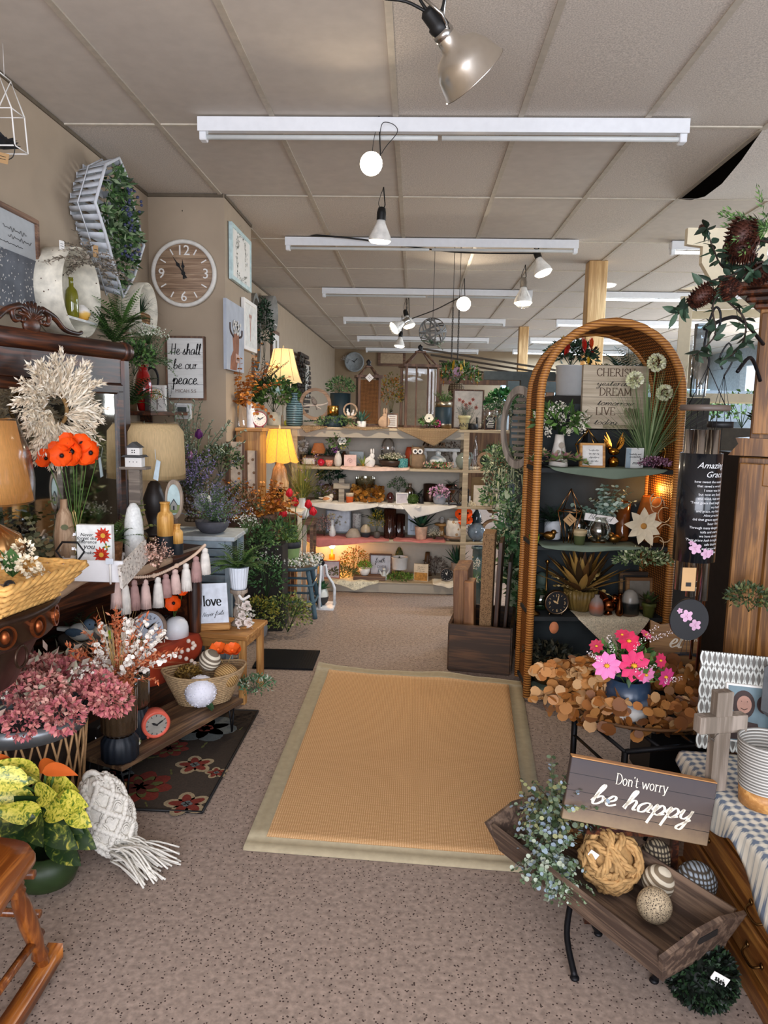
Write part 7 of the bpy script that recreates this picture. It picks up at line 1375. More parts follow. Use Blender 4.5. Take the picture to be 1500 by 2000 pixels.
# second shelf (.84)
apl('potted_fern','dark fern in a white ribbed pot on the second arch shelf',1078,2,32,36,76,50,P('#cfd2d4',.4),'fern',DGREEN,'cyl',.08,n=22,pin=13)
apl('potted_succulent','tiny plant in a lime green pot at the left of the second arch shelf',1043,2,20,16,18,8,P('#a3b83a',.5),'bush',GREEN,dy=-.1,n=100,ls=.2)
gem('tall gold wire gem ornament with a tag on the second arch shelf',1110,2,52,108,-.08,METAL('#b8895a',.3));tagcard('price_tag','kraft diamond tag on the tall gold wire gem',ap(1104,2,-.14)+V((0,0,44*s)),.05,.05,KRAFT,ry=RAD(42))
bird('bird_figurine','antique gold bird on a little stand, left on the second arch shelf',ap(1072,2,-.09)+V((0,0,8*s)),30*s,BRASS,BRASS,BRASS,RAD(150));bird('bird_figurine','antique gold bird beside the clear lantern on the second arch shelf',ap(1200,2,-.09),30*s,BRASS,BRASS,BRASS,RAD(20),legs=.01)
t=av('two_tone_pot','small green pot with a cream rim on the second arch shelf','pot',1131,2,28,30,'rim',GRADZ([(0,'#4c5430'),(.6,'#4c5430'),(.68,'#b5a27c'),(1,'#b5a27c')],0,30*s,.6,.02),-.11)
spr('frosted_leaf_plant','frosted grey-green ivy leaves above the Blessed tag',1178,2,44,110,56,'euc',('#5c7868','#8aa394','#b4c6b8'),.02,stems=20,per=8,R=.055)
t=T('blessed_tag','white tag-shaped board reading Blessed hung on the second arch shelf','sign',ap(1172,2,-.07)+V((0,0,50*s)),AR,0,RAD(8));g=G();g.prism([(-34*s,-7*s),(26*s,-7*s),(34*s,0),(26*s,7*s),(-34*s,7*s)],-.004,.004);g.build('board',WHT,t);g=G();write(g,'Blessed',-4*s,-3*s,5*s,.16,-.0055,slant=.3,sq=1.5);g.build('lettering',INK,t)
t=T('glass_lantern','round clear hurricane lantern under the Blessed tag','lantern',ap(1168,2,-.05));g=G();g.lathe([(12*s,2*s),(22*s,12*s),(26*s,28*s),(18*s,42*s),(13*s,50*s),(17*s,54*s)],n=28);g.build('glass_globe',GLASS('#dfe4dc',.15),t);g=G();g.lathe([(14*s,0),(14*s,3*s),(.001,3*s)],n=20);g.lathe([(5*s,3*s),(5*s,16*s),(.001,16*s)],n=12);g.build('candle_base',BRASS,t)
t=av('amber_bottle','amber glass bottle standing behind the second gold bird','bottle',1214,2,26,76,'cyl',P('#6a3a18',.15,coat=1),.06);av('clear_jar','clear glass jar behind the tall gold wire gem','jar',1128,2,40,60,'jug',GLASS('#cfd6d0',.12),.08)
p=ap(1272,2,.04);t=T('table_lamp','carved wooden lamp vase glowing warm behind the white magnolia','lamp',p);g=G();g.lathe([(20*s,0),(34*s,30*s),(34*s,52*s),(24*s,92*s),(22*s,92*s)],n=8);g.build('carved_body',P('#a8622a',.5,var=.25,sc=14),t);l=light('POINT','lamp_bulb_light',(0,-.02,108*s),2.2,'#ffb65e',.02);l.parent=t
t=T('white_magnolia','large cream wooden magnolia flower with curled wire scrolls','ornament',ap(1250,2,-.13)+V((0,-.03,42*s)));g=G();
for k in range(9):a=2*pi*k/9+.25;g.bigleaf(V((0,0,0)),V((cos(a),-.25,sin(a))).normalized(),rnd(34,42)*s,19*s,V((0,-1,0)),0,seg=6)
g.build('petals',P('#e0d2b4',.6,var=.05),t);g=G();g.ball((0,-.01,0),6*s,10,7);g.build('centre',P('#b5803c',.7),t);g=G()
for x,z,r,a0 in((26,40,16,0),(40,22,15,1),(44,-14,18,4),(22,50,14,2),(30,-36,16,5)):g.tube([V(((x+r*.8*cos(a0+q*.55))*s,.01,(z+r*sin(a0+q*.55))*s))for q in range(10)],.0028,5)
g.build('wire_scrolls',P('#c9b08a',.5),t)
spr('variegated_ivy','variegated ivy trailing over the right of the second arch shelf',1258,2,-42,116,40,'bush',('#54683a','#8d9a6a','#c4c8a0','#3c5230'),-.17,.35,n=420,ls=.08,nl=4)
# third shelf (.46)
t=apl('dried_leaf_bowl','big brown and gold dried leaf arrangement in a ribbed bowl',1132,1,64,44,150,66,P('#6a5528',.5,var=.3),'agave',('#5a3c1c','#8a6428','#b08a48','#3c2c18'),'bowl',-.02,flute=24,fd=.08,n=56,bw=.1,nl=4,sink=.15);f=fo_euc(100*s,40*s,14,6,.05);o=f.build('round_leaves',LV('#b89a58','#7a6230','#cbb27c'),t);o.location=(0,0,40*s)
p=ap(1085,1,-.12);clock('alarm_clock','black alarm clock with an orange tag on the third arch shelf',p,24*s,METAL('#7a6650',.3),BLACK,P('#c8a878',.5),.04,AR,minute=10,hour=300,nums='num');g=G();g.lathe([(9*s,-.001),(9*s,.001),(.001,.001)],n=18,rot=Matrix.Rotation(pi/2,3,'X'),sy=1.35);solo('orange_tag',g,P('#cf8258',.7),'oval orange price tag hanging under the arch alarm clock','price tag',p+V((-4*s,-.03,-22*s)))
t=T('candlestick','slim brass candlestick at the left of the third arch shelf','candle holder',ap(1041,1,-.1));g=G();g.lathe([(14*s,0),(13*s,4*s),(3*s,9*s),(2*s,30*s),(3*s,42*s),(5*s,46*s),(4*s,56*s)],n=20);g.build('stick',BRASS,t);t=T('candlestick','taller dark candlestick behind the brass one in the arch','candle holder',ap(1065,1,.06));g=G();g.lathe([(9*s,0),(2*s,6*s),(2*s,90*s),(5*s,94*s),(3*s,98*s)],n=16);g.build('stick',BRASS,t)
av('green_glass_jar','pale green glass jar behind the arch alarm clock','jar',1055,1,44,40,'ball',GLASS('#a8bca0',.15),.0);av('bud_vase','small speckled orange and grey bud vase on the third arch shelf','vase',1164,1,28,42,'jug',GRADZ([(.1,'#6f665f'),(.45,'#a0583a'),(.75,'#8a7f78'),(1,'#8a7f78')],0,42*s,.5,.12),-.12)
g=G();g.ball((0,0,20*s),14*s,14,10,sx=1.1);g.ball((10*s,-.01,34*s),9*s,12,8);g.lathe([(10*s,0),(5*s,8*s)],n=14);g.bigleaf(V((-4*s,0,20*s)),V((-.5,0,1)).normalized(),34*s,16*s,V((0,-1,0)),.3);solo('copper_bird',g,METAL('#7a4526',.2),'shiny copper bird figurine in the middle of the third arch shelf','figurine',ap(1188,1,-.1));av('copper_leaf_vase','slim dark copper vase right of the copper bird','vase',1209,1,16,46,'slim',METAL('#6a4020',.25),-.13)
vessel('dome_vase','rounded vase, grey above and dark below, on the third arch shelf','vase',ap(1229,1,-.1),18*s,52*s,'dome',GRADZ([(0,'#5c4636'),(.08,'#5c4636'),(.12,'#1d1f1e'),(.5,'#1d1f1e'),(.56,'#8f8a80'),(1,'#a09a90')],0,52*s,.3,.01));apl('potted_plant','small dark succulent in an olive pot at the right of the third arch shelf',1266,1,28,28,36,22,P('#4f5424',.5),'agave',('#33401f','#4a5a2c','#5a4a34'),'rim',-.13,n=24,bw=.3)
for q,(dx,dy,w,h,col)in enumerate(((0,.07,76,74,'#3a2c22'),(4,.02,56,66,'#7a5230'))):panel('dark_picture_frame',('larger dark empty picture frame at the back of the third arch shelf','ornate brown photo frame in front of the larger dark frame')[q],'picture frame',ap(1243+dx,1,dy),w*s,h*s,.012,'#2a2623' if q==0 else '#7f786c',WOOD(col,'#9a7448',0),.018,rz=AR,rx=RAD(-6))
g=G();g.ball((0,0,20*s),22*s,14,10,sz=1.2);g.ball((4*s,0,54*s),13*s,12,8,sz=1.2);solo('green_figurine',g,P('#4a5a50',.6,var=.2),'muted green figurine in the back left of the third arch shelf','figurine',ap(1052,1,.1))
# bottom
apl('dark_leaf_bowl','dark brown wooden bowl of dusky leaves at the bottom of the arch',1072,0,84,38,104,40,P('#4a3214',.4,var=.3),'bush',('#1c2018','#33362a','#4a4430'),'bowl',-.04,n=360,ls=.13)
# ================================================================ behind and beside the arch
t=T('tall_cabinet','charcoal cabinet top behind the rattan arch carrying large pots','cabinet',(1.33,4.85,0));g=G();g.box((0,0,.82),(.96,.46,1.64),bev=.004);g.build('body',P('#3b3936',.8),t)
def cp(px,Y=4.75):return on(px,Y,1.641)
p=cp(1112);s=ms(p);t=plant('red_bouquet_pot','tall white bucket of red and yellow flowers behind the arch','flower arrangement',p,56,58,100,50,P('#d6d8d8',.4,var=.03),'bush',DGREEN,'tub',n=360,ls=.13,sink=.05)
bloomcluster(t,[(-14,-.08,82,13,0),(6,-.1,92,14,0),(24,-.06,98,13,1),(-30,-.05,88,11,3),(-8,-.06,104,9,2),(16,-.1,64,9,2),(-20,-.04,104,8,2),(-38,0,76,9,3),(34,-.02,82,9,0)],[P('#c4281c',.5),P('#d8501c',.5),P('#d8b02c',.5),P('#8f1c34',.5),BLACK],s,'rose')
p=cp(1224);plant('potted_fern','big dark fern in a square brown-grey pot behind the arch top','plant',p,60,32,150,62,P('#6a5c48',.7,var=.2),'fern',('#1c3020','#284530','#3a5c3c'),'cyl',n=34,pin=16);plant('pot','ribbed tan pot with a leafy sprig left of the square fern pot','plant',cp(1166),48,20,50,44,P('#7a6a4c',.6,var=.3),'bush',('#2f4028','#4a5a38','#8a7a44'),'round',n=160,ls=.16)
p=cp(1318,4.8);s=ms(p);t=T('square_bottle','clear square bottle half full of dark salt with a printed label','bottle',p);g=G();g.box((0,0,14*s),(27*s,.05,28*s),bev=.004);g.build('dark_content',BLACK,t);g=G();g.prism([(-14*s,0),(14*s,0),(14*s,44*s),(10*s,52*s),(5*s,56*s),(5*s,70*s),(-5*s,70*s),(-5*s,56*s),(-10*s,52*s),(-14*s,44*s)],-.03,.03);g.build('glass',GLASS('#ffffff',.12),t);ftext(t,'CLAN',0,38*s,5*s,BLACK,-.032,name='label_text')
# slatted wooden oval left of the arch and hanging greenery
p=at(1022,835,y=4.35);s=ms(p);t=T('slatted_basket','grey oval slatted basket standing on edge left of the rattan arch','basket',p,RAD(-38));g=G();g.ring(38*s,7*s,.03,(0,-.05,0),40,rz=2.1);g.build('rim',WOOD('#7c7266','#9c9184',2,8,.7),t);g=G();[g.box((0,.02,z*s),(2*30*s*sqrt(1-(z/78)**2),.006,7*s))for z in range(-66,70,12)];g.build('slats',WOOD('#6c6258','#8a7f72',0,8,.7),t)
t['label']='grey oval slatted basket hanging on edge left of the rattan arch'
t=T('display_post','dark grey wooden stand behind the hanging greenery','stand',(.78,5.3,0));g=G();g.box((0,0,.9),(.08,.08,1.8));g.box((-.05,0,1.79),(.5,.07,.06));g.build('frame',P('#4c5352',.7),t)
def hp(px,py,Y,w,h,fol,lv,label,yk=1,name='hanging_greenery',**kw):
 p=at(px,py,y=Y);s=ms(p);f=FOL[fol](w*s,h*s,**kw);f.v=[V((v.x,v.y*yk,v.z))for v in f.v];return solo(name,f,LV(*lv),label,'foliage',p)
hp(1000,815,4.7,60,70,'sprig',('#4c5c48','#74806c','#b9bda4'),'pale feathery greenery left of the oval slatted basket',n=40,dr=2.2,fl=.3);hp(1003,900,4.75,56,96,'sprig',('#33472f','#4d6444','#a5ac88'),'long drooping catkin greenery below the oval basket',n=44,dr=4.5,fl=.35,ls=.07)
g=G()
for k in range(26):x,z=rnd(-.1,.1),rnd(-.3,.05);g.tube([(x,0,z),(x+rnd(-.02,.02),-.01,z-rnd(.05,.09))],.007,5,r2=.002)
solo('catkin_cluster',g,LV('#a9ad8a'),'pale green catkins among the drooping greenery','foliage',at(1003,900,y=4.66))
# variegated tree plant on the floor
p=on(1012,4.7,.001);s=ms(p);t=T('variegated_tree','tall variegated leafy tree plant left of the arch','plant',p);g=G();g.lathe(prof('taper',.09,.16),n=20);g.build('pot',P('#2c2622',.7),t);g=G();st=G()
for k in range(16):
 a=rnd(0,6.28);tip=V((rnd(-.2,.1),rnd(-.15,.15),rnd(.55,.98)));pts=smooth([V((0,0,.15)),V((tip.x*.3,tip.y*.4,tip.z*.55)),tip],6);st.tube(pts,.004,4)
 for q in pts[3:]:
  for _ in range(5):g.leaf(q+rdir()*.02,(rdir()+V((0,0,.3))).normalized(),rnd(.05,.08),rnd(.03,.045),rdir(),wleaf(4))
st.build('stems',P('#4a3c2c',.7),t);g.build('leaves',LV('#2f5030','#456a40','#6a8a58','#b4bd98'),t)
hp(975,940,5.2,64,70,'bush',('#38543a','#56784c','#86a070','#c0c8a0'),'mid-height green and cream leaves beside the shelf end',n=260,ls=.14,nl=4,name='ivy_branch');hp(992,1100,4.6,66,150,'bush',('#2f5030','#456a40','#7a9868','#b4bd98'),'lower leafy mass of variegated ivy beside the arch leg',n=520,ls=.13,nl=4,name='ivy_branch',yk=.6);hp(965,1000,5.3,60,60,'bush',('#2c4a30','#42663c','#6c8c58'),'ivy leaves below the third shelf end',n=220,ls=.15,name='ivy_branch')
# crate with boards
cc=V((.455,4.42,0));t=T('wooden_crate','dark brown wooden crate on the carpet holding upright boards','crate',cc,RAD(-10));CW=WOOD('#33200f','#5c3c20',0,6,.5);w,d,h=.36,.5,.285
for q in(-1,1):g=G();g.box((0,q*d/2,h/2),(w,.018,h),bev=.002);g.build('end_panel',CW,t);g=G();g.box((q*w/2,0,h/2),(.018,d-.02,h),bev=.002);g.build('side_panel',CW,t)
g=G();g.box((0,0,.012),(w-.02,d-.02,.018));g.build('base',CW,t)
for x,y,w_,th,hh,mat,lab,rz,rx in((-.12,.05,.09,.32,.56,WOOD('#6a4322','#94683c',2,6),'tall brown wooden board at the left of the crate',0,0),(-.07,-.1,.06,.14,.5,WOOD('#7a4e28','#a5754a',2,6),'shorter honey brown box frame in the crate',0,0),(.02,-.08,.07,.18,.8,SPECK('#8a6c4c','#4a3420',130,dens=.3),'rope-wrapped sign, the tallest piece in the crate',0,0),(.075,.04,.025,.3,.74,WOOD('#3a2416','#5a3a24',2,6),'dark board leaning behind the rope-wrapped sign',0,0),(.125,.08,.02,.3,.62,WOOD('#2c1c12','#4a3020',2,6),'darkest board at the right side of the crate',0,0)):
 g=G();g.box((0,0,hh/2),(w_,th,hh),bev=.003);q=cc+Matrix.Rotation(RAD(-10),3,'Z')@V((x,y,.022));solo('wooden_board',g,mat,lab,'board',q,RAD(-10),0,RAD(x*18))
t=vessel('glass_jar','large teal glass jar with white blossoms behind the crate','jar',on(930,5.6,.001),.13,.5,'bottle',P('#4c6264',.15,coat=1));g=G();[fl_pom(g,V((rnd(-.06,.08),-.05,rnd(-.1,.1))),.025,0,30,.5)for _ in range(6)];solo('white_blossoms',g,LV('#e6e2d4'),'white cotton-like blossoms above the crate boards','flower',at(918,1110,y=5.0));hp(925,1140,5.0,34,34,'grass',LGREEN,'short green grass tuft behind the crate boards',n=70,name='grass_tuft')
# hut-like display and right background
t=T('garden_arbour','rustic brown slatted roof display behind the yellow flower basket','display',(.95,8.6,0));g=G()
for k in range(4):g.box((-.15+.1*k,-.3+.12*k,2.13-.055*k),(1.5,.03,.02),Matrix.Rotation(RAD(8),3,'Y'))
g.build('roof_slats',P('#4f473e',.8),t);g=G();g.box((.0,-.1,1.92),(1.5,.12,.12));[g.box((x,y,.94),(.09,.09,1.88))for x in(-.7,.7)for y in(-.1,.6)];g.build('posts',WOOD('#5c3c22','#805a38',2,6),t);g=G();g.box((.1,.65,1.1),(1.2,.02,1.2));g.build('back_boards',WOOD('#5a3c26','#7a5a3c',2,5),t)
t=T('grey_partition_beam','blue-grey beam shelf left of the rattan arch top','shelf',(1.28,6.6,0));g=G();g.box((.0,0,1.77),(.95,.14,.09));[g.box((x,0,.86),(.06,.08,1.72))for x in(-.4,.4)];g.build('frame',P('#56636a',.7),t)
for k,(x,y,z,w_,h_,c)in enumerate(((1.83,3.45,0,.74,1.36,'#2c2522'),(2.2,8,0,.9,1.7,'#5b5148'),(3.3,9,0,1.1,1.5,'#4a5255'),(1.9,10.2,0,.8,1.75,'#6a5c4c'),(2.7,6.2,0,.7,1.45,'#3f3a36'))):  # first case is added, near black to stand for the darkness behind the chimes
 t=T('display_case',['near-black display case between the rattan arch and the oak armoire','dim brown display case behind the arch','slate display case at the far right back','tan display case by the far pine post','dark display case behind the white lattice'][k],'cabinet',(x,y,z));g=G();g.box((0,0,h_/2),(w_,.35,h_));g.build('body',P(c,.8),t)
 f=fo_bush(w_*.7,.3,240,ls=.1);solo('silk_plant',f,LV(*random.choice((GREEN,DGREEN,SAGE))),['green silk plant behind the wind chime cylinder','green silk plant on the dim brown case','green silk plant on the slate case','green silk plant on the tan case','green silk plant on the dark case'][k],'plant',(x,y,h_))
# white lattice shelves at right
t=T('white_lattice_shelf','cream ladder-like shelf frame behind the wind chimes','shelf',(2.2,5.35,0),RAD(-20));CR=P('#e2d6b8',.6,var=.04);g=G();[g.box((x,y,1.17),(.08,.05,2.34),bev=.003)for x in(-.3,.32)for y in(-.25,.25)];g.build('uprights',CR,t);[(setattr(g,'v',[]),setattr(g,'f',[]),setattr(g,'m',[]),setattr(g,'sm',[]),g.box((.01,y,z),(.6,.04,.055)),g.build('rail',CR,t))for y in(-.25,.25)for z in(.3,.75,1.2,1.66,2.28)]
t2=G();[t2.box((0,0,z),(.56,.46,.015))for z in(.77,1.22)];t2.build('shelf_boards',CR,t)
g=G();g.prism([(0,0),(.3,-.02),(.42,.1),(.42,.3),(.02,.3),(.02,.22),(.1,.21),(.1,.13),(.16,.04)],-.02,.02);solo('bracket_cutout',g,CR,'cream carved bracket corner behind the pine cone branch','ornament',on(1325,3.9,2.16));bpy.context.view_layer.update()
vessel('crackled_glass_jar','tall crackled glass jar in the cream ladder shelf','jar',on(1362,4.45,1.641),.045,.42,'cyl',GLASS('#dfeaf2',.3))
# ================================================================ right: wind chimes
def hook(px,y,z,R=.05):pass
t=T('wind_chime','black wind chime cylinder printed with the Amazing Grace verse and pink blossoms','wind chime',at(1362,990,y=2.3));s=ms(t.location);p=t.location
g=G();h=105*s;g.lathe([(39*s,-h),(39*s,h),(37*s,h),(37*s,-h)],n=40);g.build('printed_cylinder',P('#0d0f14',.22,var=.03,coat=.4),t)
LN=('Amazing','Grace','how sweet the sound','that saved a wretch','I once was lost','but now am found','was blind, but now',"'Twas grace that taught",'my heart','and grace, my fears','How precious','did that grace appear','hour I first','Through many dangers','toils and snares','we have already',"'Twas grace hath brought",'safe thus far','and grace will','lead me home')
TXM=P('#c4c4c4',.5)
for k,tx in enumerate(LN):
 big=k<2;o=ftext(t,tx,31*s,(78-17*k if k<2 else 58-8.0*(k-1))*s,(17 if big else 7)*s*.95,TXM,0,.4 if big or k in(10,16)else 0,align='RIGHT',name='printed_verse')
 me=o.data
 for v in me.vertices:a=-pi/2+v.co.x/(39*s)+.12;rr=39.3*s-v.co.y*.2;v.co=(cos(a)*rr,sin(a)*rr,v.co.z)
def blossom(g,c,R,d=V((0,-1,0))):
 a=perp(d);b=d.cross(a)
 for k in range(5):q=2*pi*k/5;o=a*cos(q)+b*sin(q);sd=d.cross(o);g.add([c,c+o*R*.5-sd*R*.38,c+o*R*.9-sd*R*.25,c+o*R,c+o*R*.9+sd*R*.25,c+o*R*.5+sd*R*.38],[(0,1,2,3,4,5)],0)
 for k in range(5):q=2*pi*(k+.5)/5;o=a*cos(q)+b*sin(q);g.add([c+d*.001,c+d*.001+o*R*.3-a*.0008,c+d*.001+o*R*.3+a*.0008],[(0,1,2)],1)
g=G();PKM=[P('#b58fa6',.6),P('#7a3a54',.6),P('#5a6a4c',.6)]
for dx,z,R in((-12,-76,12),(8,-86,11),(-20,-66,5),(20,-84,7)):a=-pi/2+dx/39;blossom(g,V((cos(a)*39.5*s,sin(a)*39.5*s,z*s)),R*s,V((cos(a),sin(a),0)))
g.build('printed_blossoms',PKM,t)
g=G();g.lathe([(44*s,186*s),(46*s,190*s),(44*s,197*s),(.001,197*s)],n=36);g.build('top_disc',P('#5a4f48',.4),t)
for k in range(5):a=2*pi*k/5+.5;g=G();g.tube([V((cos(a)*24*s,sin(a)*24*s,150*s)),V((cos(a)*24*s,sin(a)*24*s,(-150-8*k)*s))],8.5*s,12);g.build('chime_tube',METAL('#a9a29a',.25),t)
g=G();[g.tube([V((cos(a)*24*s,sin(a)*24*s,150*s)),V((cos(a)*24*s,sin(a)*24*s,188*s))],.0012,3)for a in[2*pi*k/5+.5 for k in range(5)]];[g.tube([V((cos(a)*38*s,sin(a)*38*s,197*s)),V((0,0,270*s))],.0015,4)for a in(0,2.1,4.2)];g.tube([(0,0,-120*s),(0,0,-200*s)],.001,3);[g.tube([V((q*3*s,0,-262*s)),V((q*12*s,0,-300*s))],.001,3)for q in(-1,0,1)];g.build('strings',BLACK,t)
g=G();g.lathe([(42*s,-.006),(42*s,.006),(.001,.006)],(0,0,-226*s),32,Matrix.Rotation(pi/2,3,'X'),sx=.9);g.disc((0,-.0061,-226*s),42*s,28,sx=.9);w_=g.build('round_sail',BLACK,t);g=G();blossom(g,V((-6*s,-.0075,-218*s)),13*s);blossom(g,V((12*s,-.0075,-236*s)),12*s);blossom(g,V((-20*s,-.0075,-208*s)),6*s);g.build('sail_blossoms',PKM,t)
g=G();g.box((-18*s,-.05,-138*s),(26*s,.002,46*s));g.box((-18*s,-.0515,-148*s),(10*s,.001,8*s));g.m[-6:]=[1]*6;g.build('kraft_tag',[KRAFT,INK],t)
t['category']='wind chime'
pts=[V((0,0,268*s)),V((0,0,285*s)),V((-10*s,0,305*s)),V((-6*s,0,345*s)),V((4*s,0,378*s)),V((14*s,0,372*s)),V((16*s,0,350*s)),V((8*s,0,330*s))];g=G();g.tube(smooth(pts,5),.0035,6);g.build('hook',IRON,t)
# second chime with thin bronze tubes further right
p2=at(1420,880,y=2.4);t=T('wind_chime','slim bronze wind chime with four thin tubes beside the oak armoire','wind chime',V((at(1398,1000,y=2.38).x,2.4,1.5)));s=ms(t.location)
for k in range(4):g=G();x=(-10+7*k)*s;g.tube([V((x,(k%2)*.03,-.1)),V((x-12*s,(k%2)*.03,-.78-.02*k))],3.2*s,8);g.build('chime_tube',METAL('#7a5238',.3),t)
g=G();g.lathe([(24*s,-.02),(24*s,0),(.001,0)],n=24);g.build('top_disc',BLACK,t);g=G();[g.tube([V((cos(a)*20*s,sin(a)*20*s,0)),V((0,0,90*s))],.001,3)for a in(0,1.57,3.14,4.7)];[g.tube([V(((-10+7*k)*s,(k%2)*.03,-.1)),V(((-10+7*k)*s,(k%2)*.03,0))],.001,3)for k in range(4)];g.tube(smooth([V((0,0,88*s)),V((14*s,0,120*s)),V((4*s,0,150*s)),V((-12*s,0,120*s)),V((-4*s,0,100*s))],4),.003,5);g.build('strings',BLACK,t)
# iron hanger rail
t=T('hanger_bar','dark iron hook arms on the oak armoire holding the wind chimes','hook',(0,0,0));a=at(1448,640,y=2.42);g=G()
for q in((1376,642,2.3),(1440,726,2.4)):
 e=at(q[0],q[1],y=q[2]);st_=V((1.15,2.53,e.z-.02));g.tube(smooth([st_,V(((e.x+st_.x)/2,(e.y+st_.y)/2,e.z+.05)),e],6),.006,7)
g.build('iron_arms',IRON,t)
# ================================================================ oak armoire
t=T('oak_armoire','tall golden oak armoire with raised panel doors at the right edge','armoire',(1.1,2.55,0),RAD(-33));OX=WOOD('#5a3814','#8f6230',2,8,.4,.2)
def rp(g,x0,x1,z0,z1,y=0):
 fr_=.075;[g.box((x,y,(z0+z1)/2),(fr_,.03,z1-z0),bev=.003)for x in(x0+fr_/2,x1-fr_/2)];[g.box(((x0+x1)/2,y,z),(x1-x0-2*fr_,.03,fr_),bev=.003)for z in(z0+fr_/2,z1-fr_/2)];g.box(((x0+x1)/2,y+.006,(z0+z1)/2),(x1-x0-2*fr_,.016,z1-z0-2*fr_));g.box(((x0+x1)/2,y-.002,(z0+z1)/2),(x1-x0-2*fr_-.04,.022,z1-z0-2*fr_-.04),bev=.01)
g=G();g.box((.45,.3,.69),(.9,.5,1.38),bev=.004);g.build('lower_body',OX,t);g=G();g.box((.47,.27,1.64),(.88,.46,.48),bev=.004);g.build('upper_body',OX,t);g=G();rp(g,.01,.45,.1,1.36,.03);g.build('lower_door',OX,t);g=G();rp(g,.04,.48,1.46,1.86,.025);g.build('upper_door',OX,t)
g=G();g.prism([(-.03,0),(.0,.04),(-.01,.06),(.93,.06),(.93,0)],.02,.56,c=(0,-.0,1.385));g.build('waist_moulding',OX,t)
g=G();[g.box((.46-.01*k,.27,1.885+.022*k),(.9+.03*k,.48+.03*k,.022),bev=.006)for k in range(4)];g.build('cornice',DARKW,t)
# pine cone branch
p=at(1430,520,y=2.2);t=T('pine_cone_branch','branch of large pine cones and dark leaves hanging from the top right','foliage',p);s=ms(p)
def cone_(c,R,L,d):
 g=G();d=V(d).normalized();a=perp(d);b=d.cross(a);g.ball(c,R*.6,10,8,rot=d.to_track_quat('Z','Y').to_matrix(),sz=L/R/1.4)
 n=150
 for k in range(n):
  u=k/n;ang=k*2.399;rr=R*sin(pi*(.12+.83*u))**.7;o=a*cos(ang)+b*sin(ang);q=c+d*L*(.5-u)+o*rr*.55;g.leaf(q,(o-d*.25).normalized(),R*.42,R*.34,d,wleaf(3),.3)
 g.build('pine_cone',LV('#4a261a','#5f3424','#2f1a14'),t)
for px,py,R,L,d in((1448,458,34,66,(.2,0,1)),(1450,485,36,60,(1,-.2,-.1)),(1372,576,24,52,(.7,0,.6)),(1425,565,26,44,(.4,-.3,-.7)),(1375,445,10,16,(1,0,0)),(1482,535,26,44,(1,0,.3))):cone_(at(px,py,y=p.y+rnd(-.03,.03))-p,R*s,L*s,d)
g=G();st=G()
for pts in(((60,20),(20,-10),(-40,-30),(-80,-70),(-100,-90)),((60,10),(0,0),(-50,30),(-58,68)),((50,0),(-20,-60),(-20,-130),(-50,-170)),((40,-10),(-10,-40),(30,-100),(35,-150),(0,-180)),((70,40),(40,60),(60,90))):
 q=smooth([V((x*s,rnd(-.04,.04),z*s))for x,z in pts],6);st.tube(q,.004,5,r2=.0015)
 for v in q:[g.bigleaf(v,rdir(),rnd(22,36)*s,rnd(10,15)*s,rdir(),.3,wleaf(3),4)for _ in range(2)]
st.build('twigs',P('#2c2019',.7),t);g.build('leaves',LV('#18261b','#223527','#304632'),t)
g=G();[plume(g,at(1500,445,y=2.2)-p,V((rnd(-1,-.2),rnd(-.4,.4),rnd(-.6,.7))).normalized(),.14,.03,40,2,.2)for _ in range(12)];g.build('pine_needles',LV('#3f5a30','#668548'),t)
# ================================================================ low oak chest with cloth and decor
CX0=.912;t=T('oak_chest','low oak chest of drawers along the right edge, covered with a plaid cloth','chest',(CX0,1.6,0));g=G();g.box((.27,-.05,.225),(.5,1.5,.35),bev=.004);g.build('body',OAKY,t);g=G();g.box((.265,-.05,.412),(.55,1.54,.024),bev=.006);g.build('top',OAKY,t);g=G();g.box((.26,-.05,.03),(.52,1.52,.06),bev=.004);g.build('plinth',OAKY,t)
for j,z in enumerate((.135,.255,.36)):
 for y0 in(.34,-.38):
  g=G();g.box((.012,y0,z),(.022,.66,.105 if j<2 else .08),bev=.006);d_=g.build('drawer',OAKY,t)
  for yy in(y0+.18,y0-.18):g=G();g.tube(smooth([V((.0,yy-.04,z)),V((-.018,yy-.03,z-.012)),V((-.02,yy,z-.016)),V((-.018,yy+.03,z-.012)),V((.0,yy+.04,z))],4),.0035,6);[g.ball((-.002,yy+q*.04,z),.009,8,5,sx=.5)for q in(-1,1)];g.build('drawer_handle',METAL('#6a5030',.3),d_)
def PLAID():
 m,nt,b=_new('plaid');b.inputs['Roughness'].default_value=.9;tc=N(nt,'TexCoord');w=[]
 for ax in 'XY':q=N(nt,'TexWave',i_Scale=11.0,i_Distortion=.1,bands_direction=ax,i_Detail=0.0);nt.links.new(tc.outputs['Object'],q.inputs[0]);w.append(q)
 q2=N(nt,'TexWave',i_Scale=40.0,bands_direction='Y');nt.links.new(tc.outputs['Object'],q2.inputs[0]);a=N(nt,'Math',operation='ADD');nt.links.new(w[0].outputs['Fac'],a.inputs[0]);nt.links.new(w[1].outputs['Fac'],a.inputs[1]);b2=N(nt,'Math',operation='MULTIPLY_ADD');nt.links.new(q2.outputs['Fac'],b2.inputs[0]);b2.inputs[1].default_value=.35;nt.links.new(a.outputs[0],b2.inputs[2]);b3=N(nt,'Math',operation='MULTIPLY');b3.inputs[1].default_value=.45;nt.links.new(b2.outputs[0],b3.inputs[0])
 nt.links.new(ramp(nt,b3.outputs[0],[(.3,'#d8d2c2'),(.55,'#b4b4ac'),(.7,'#667284')]),b.inputs['Base Color']);return m
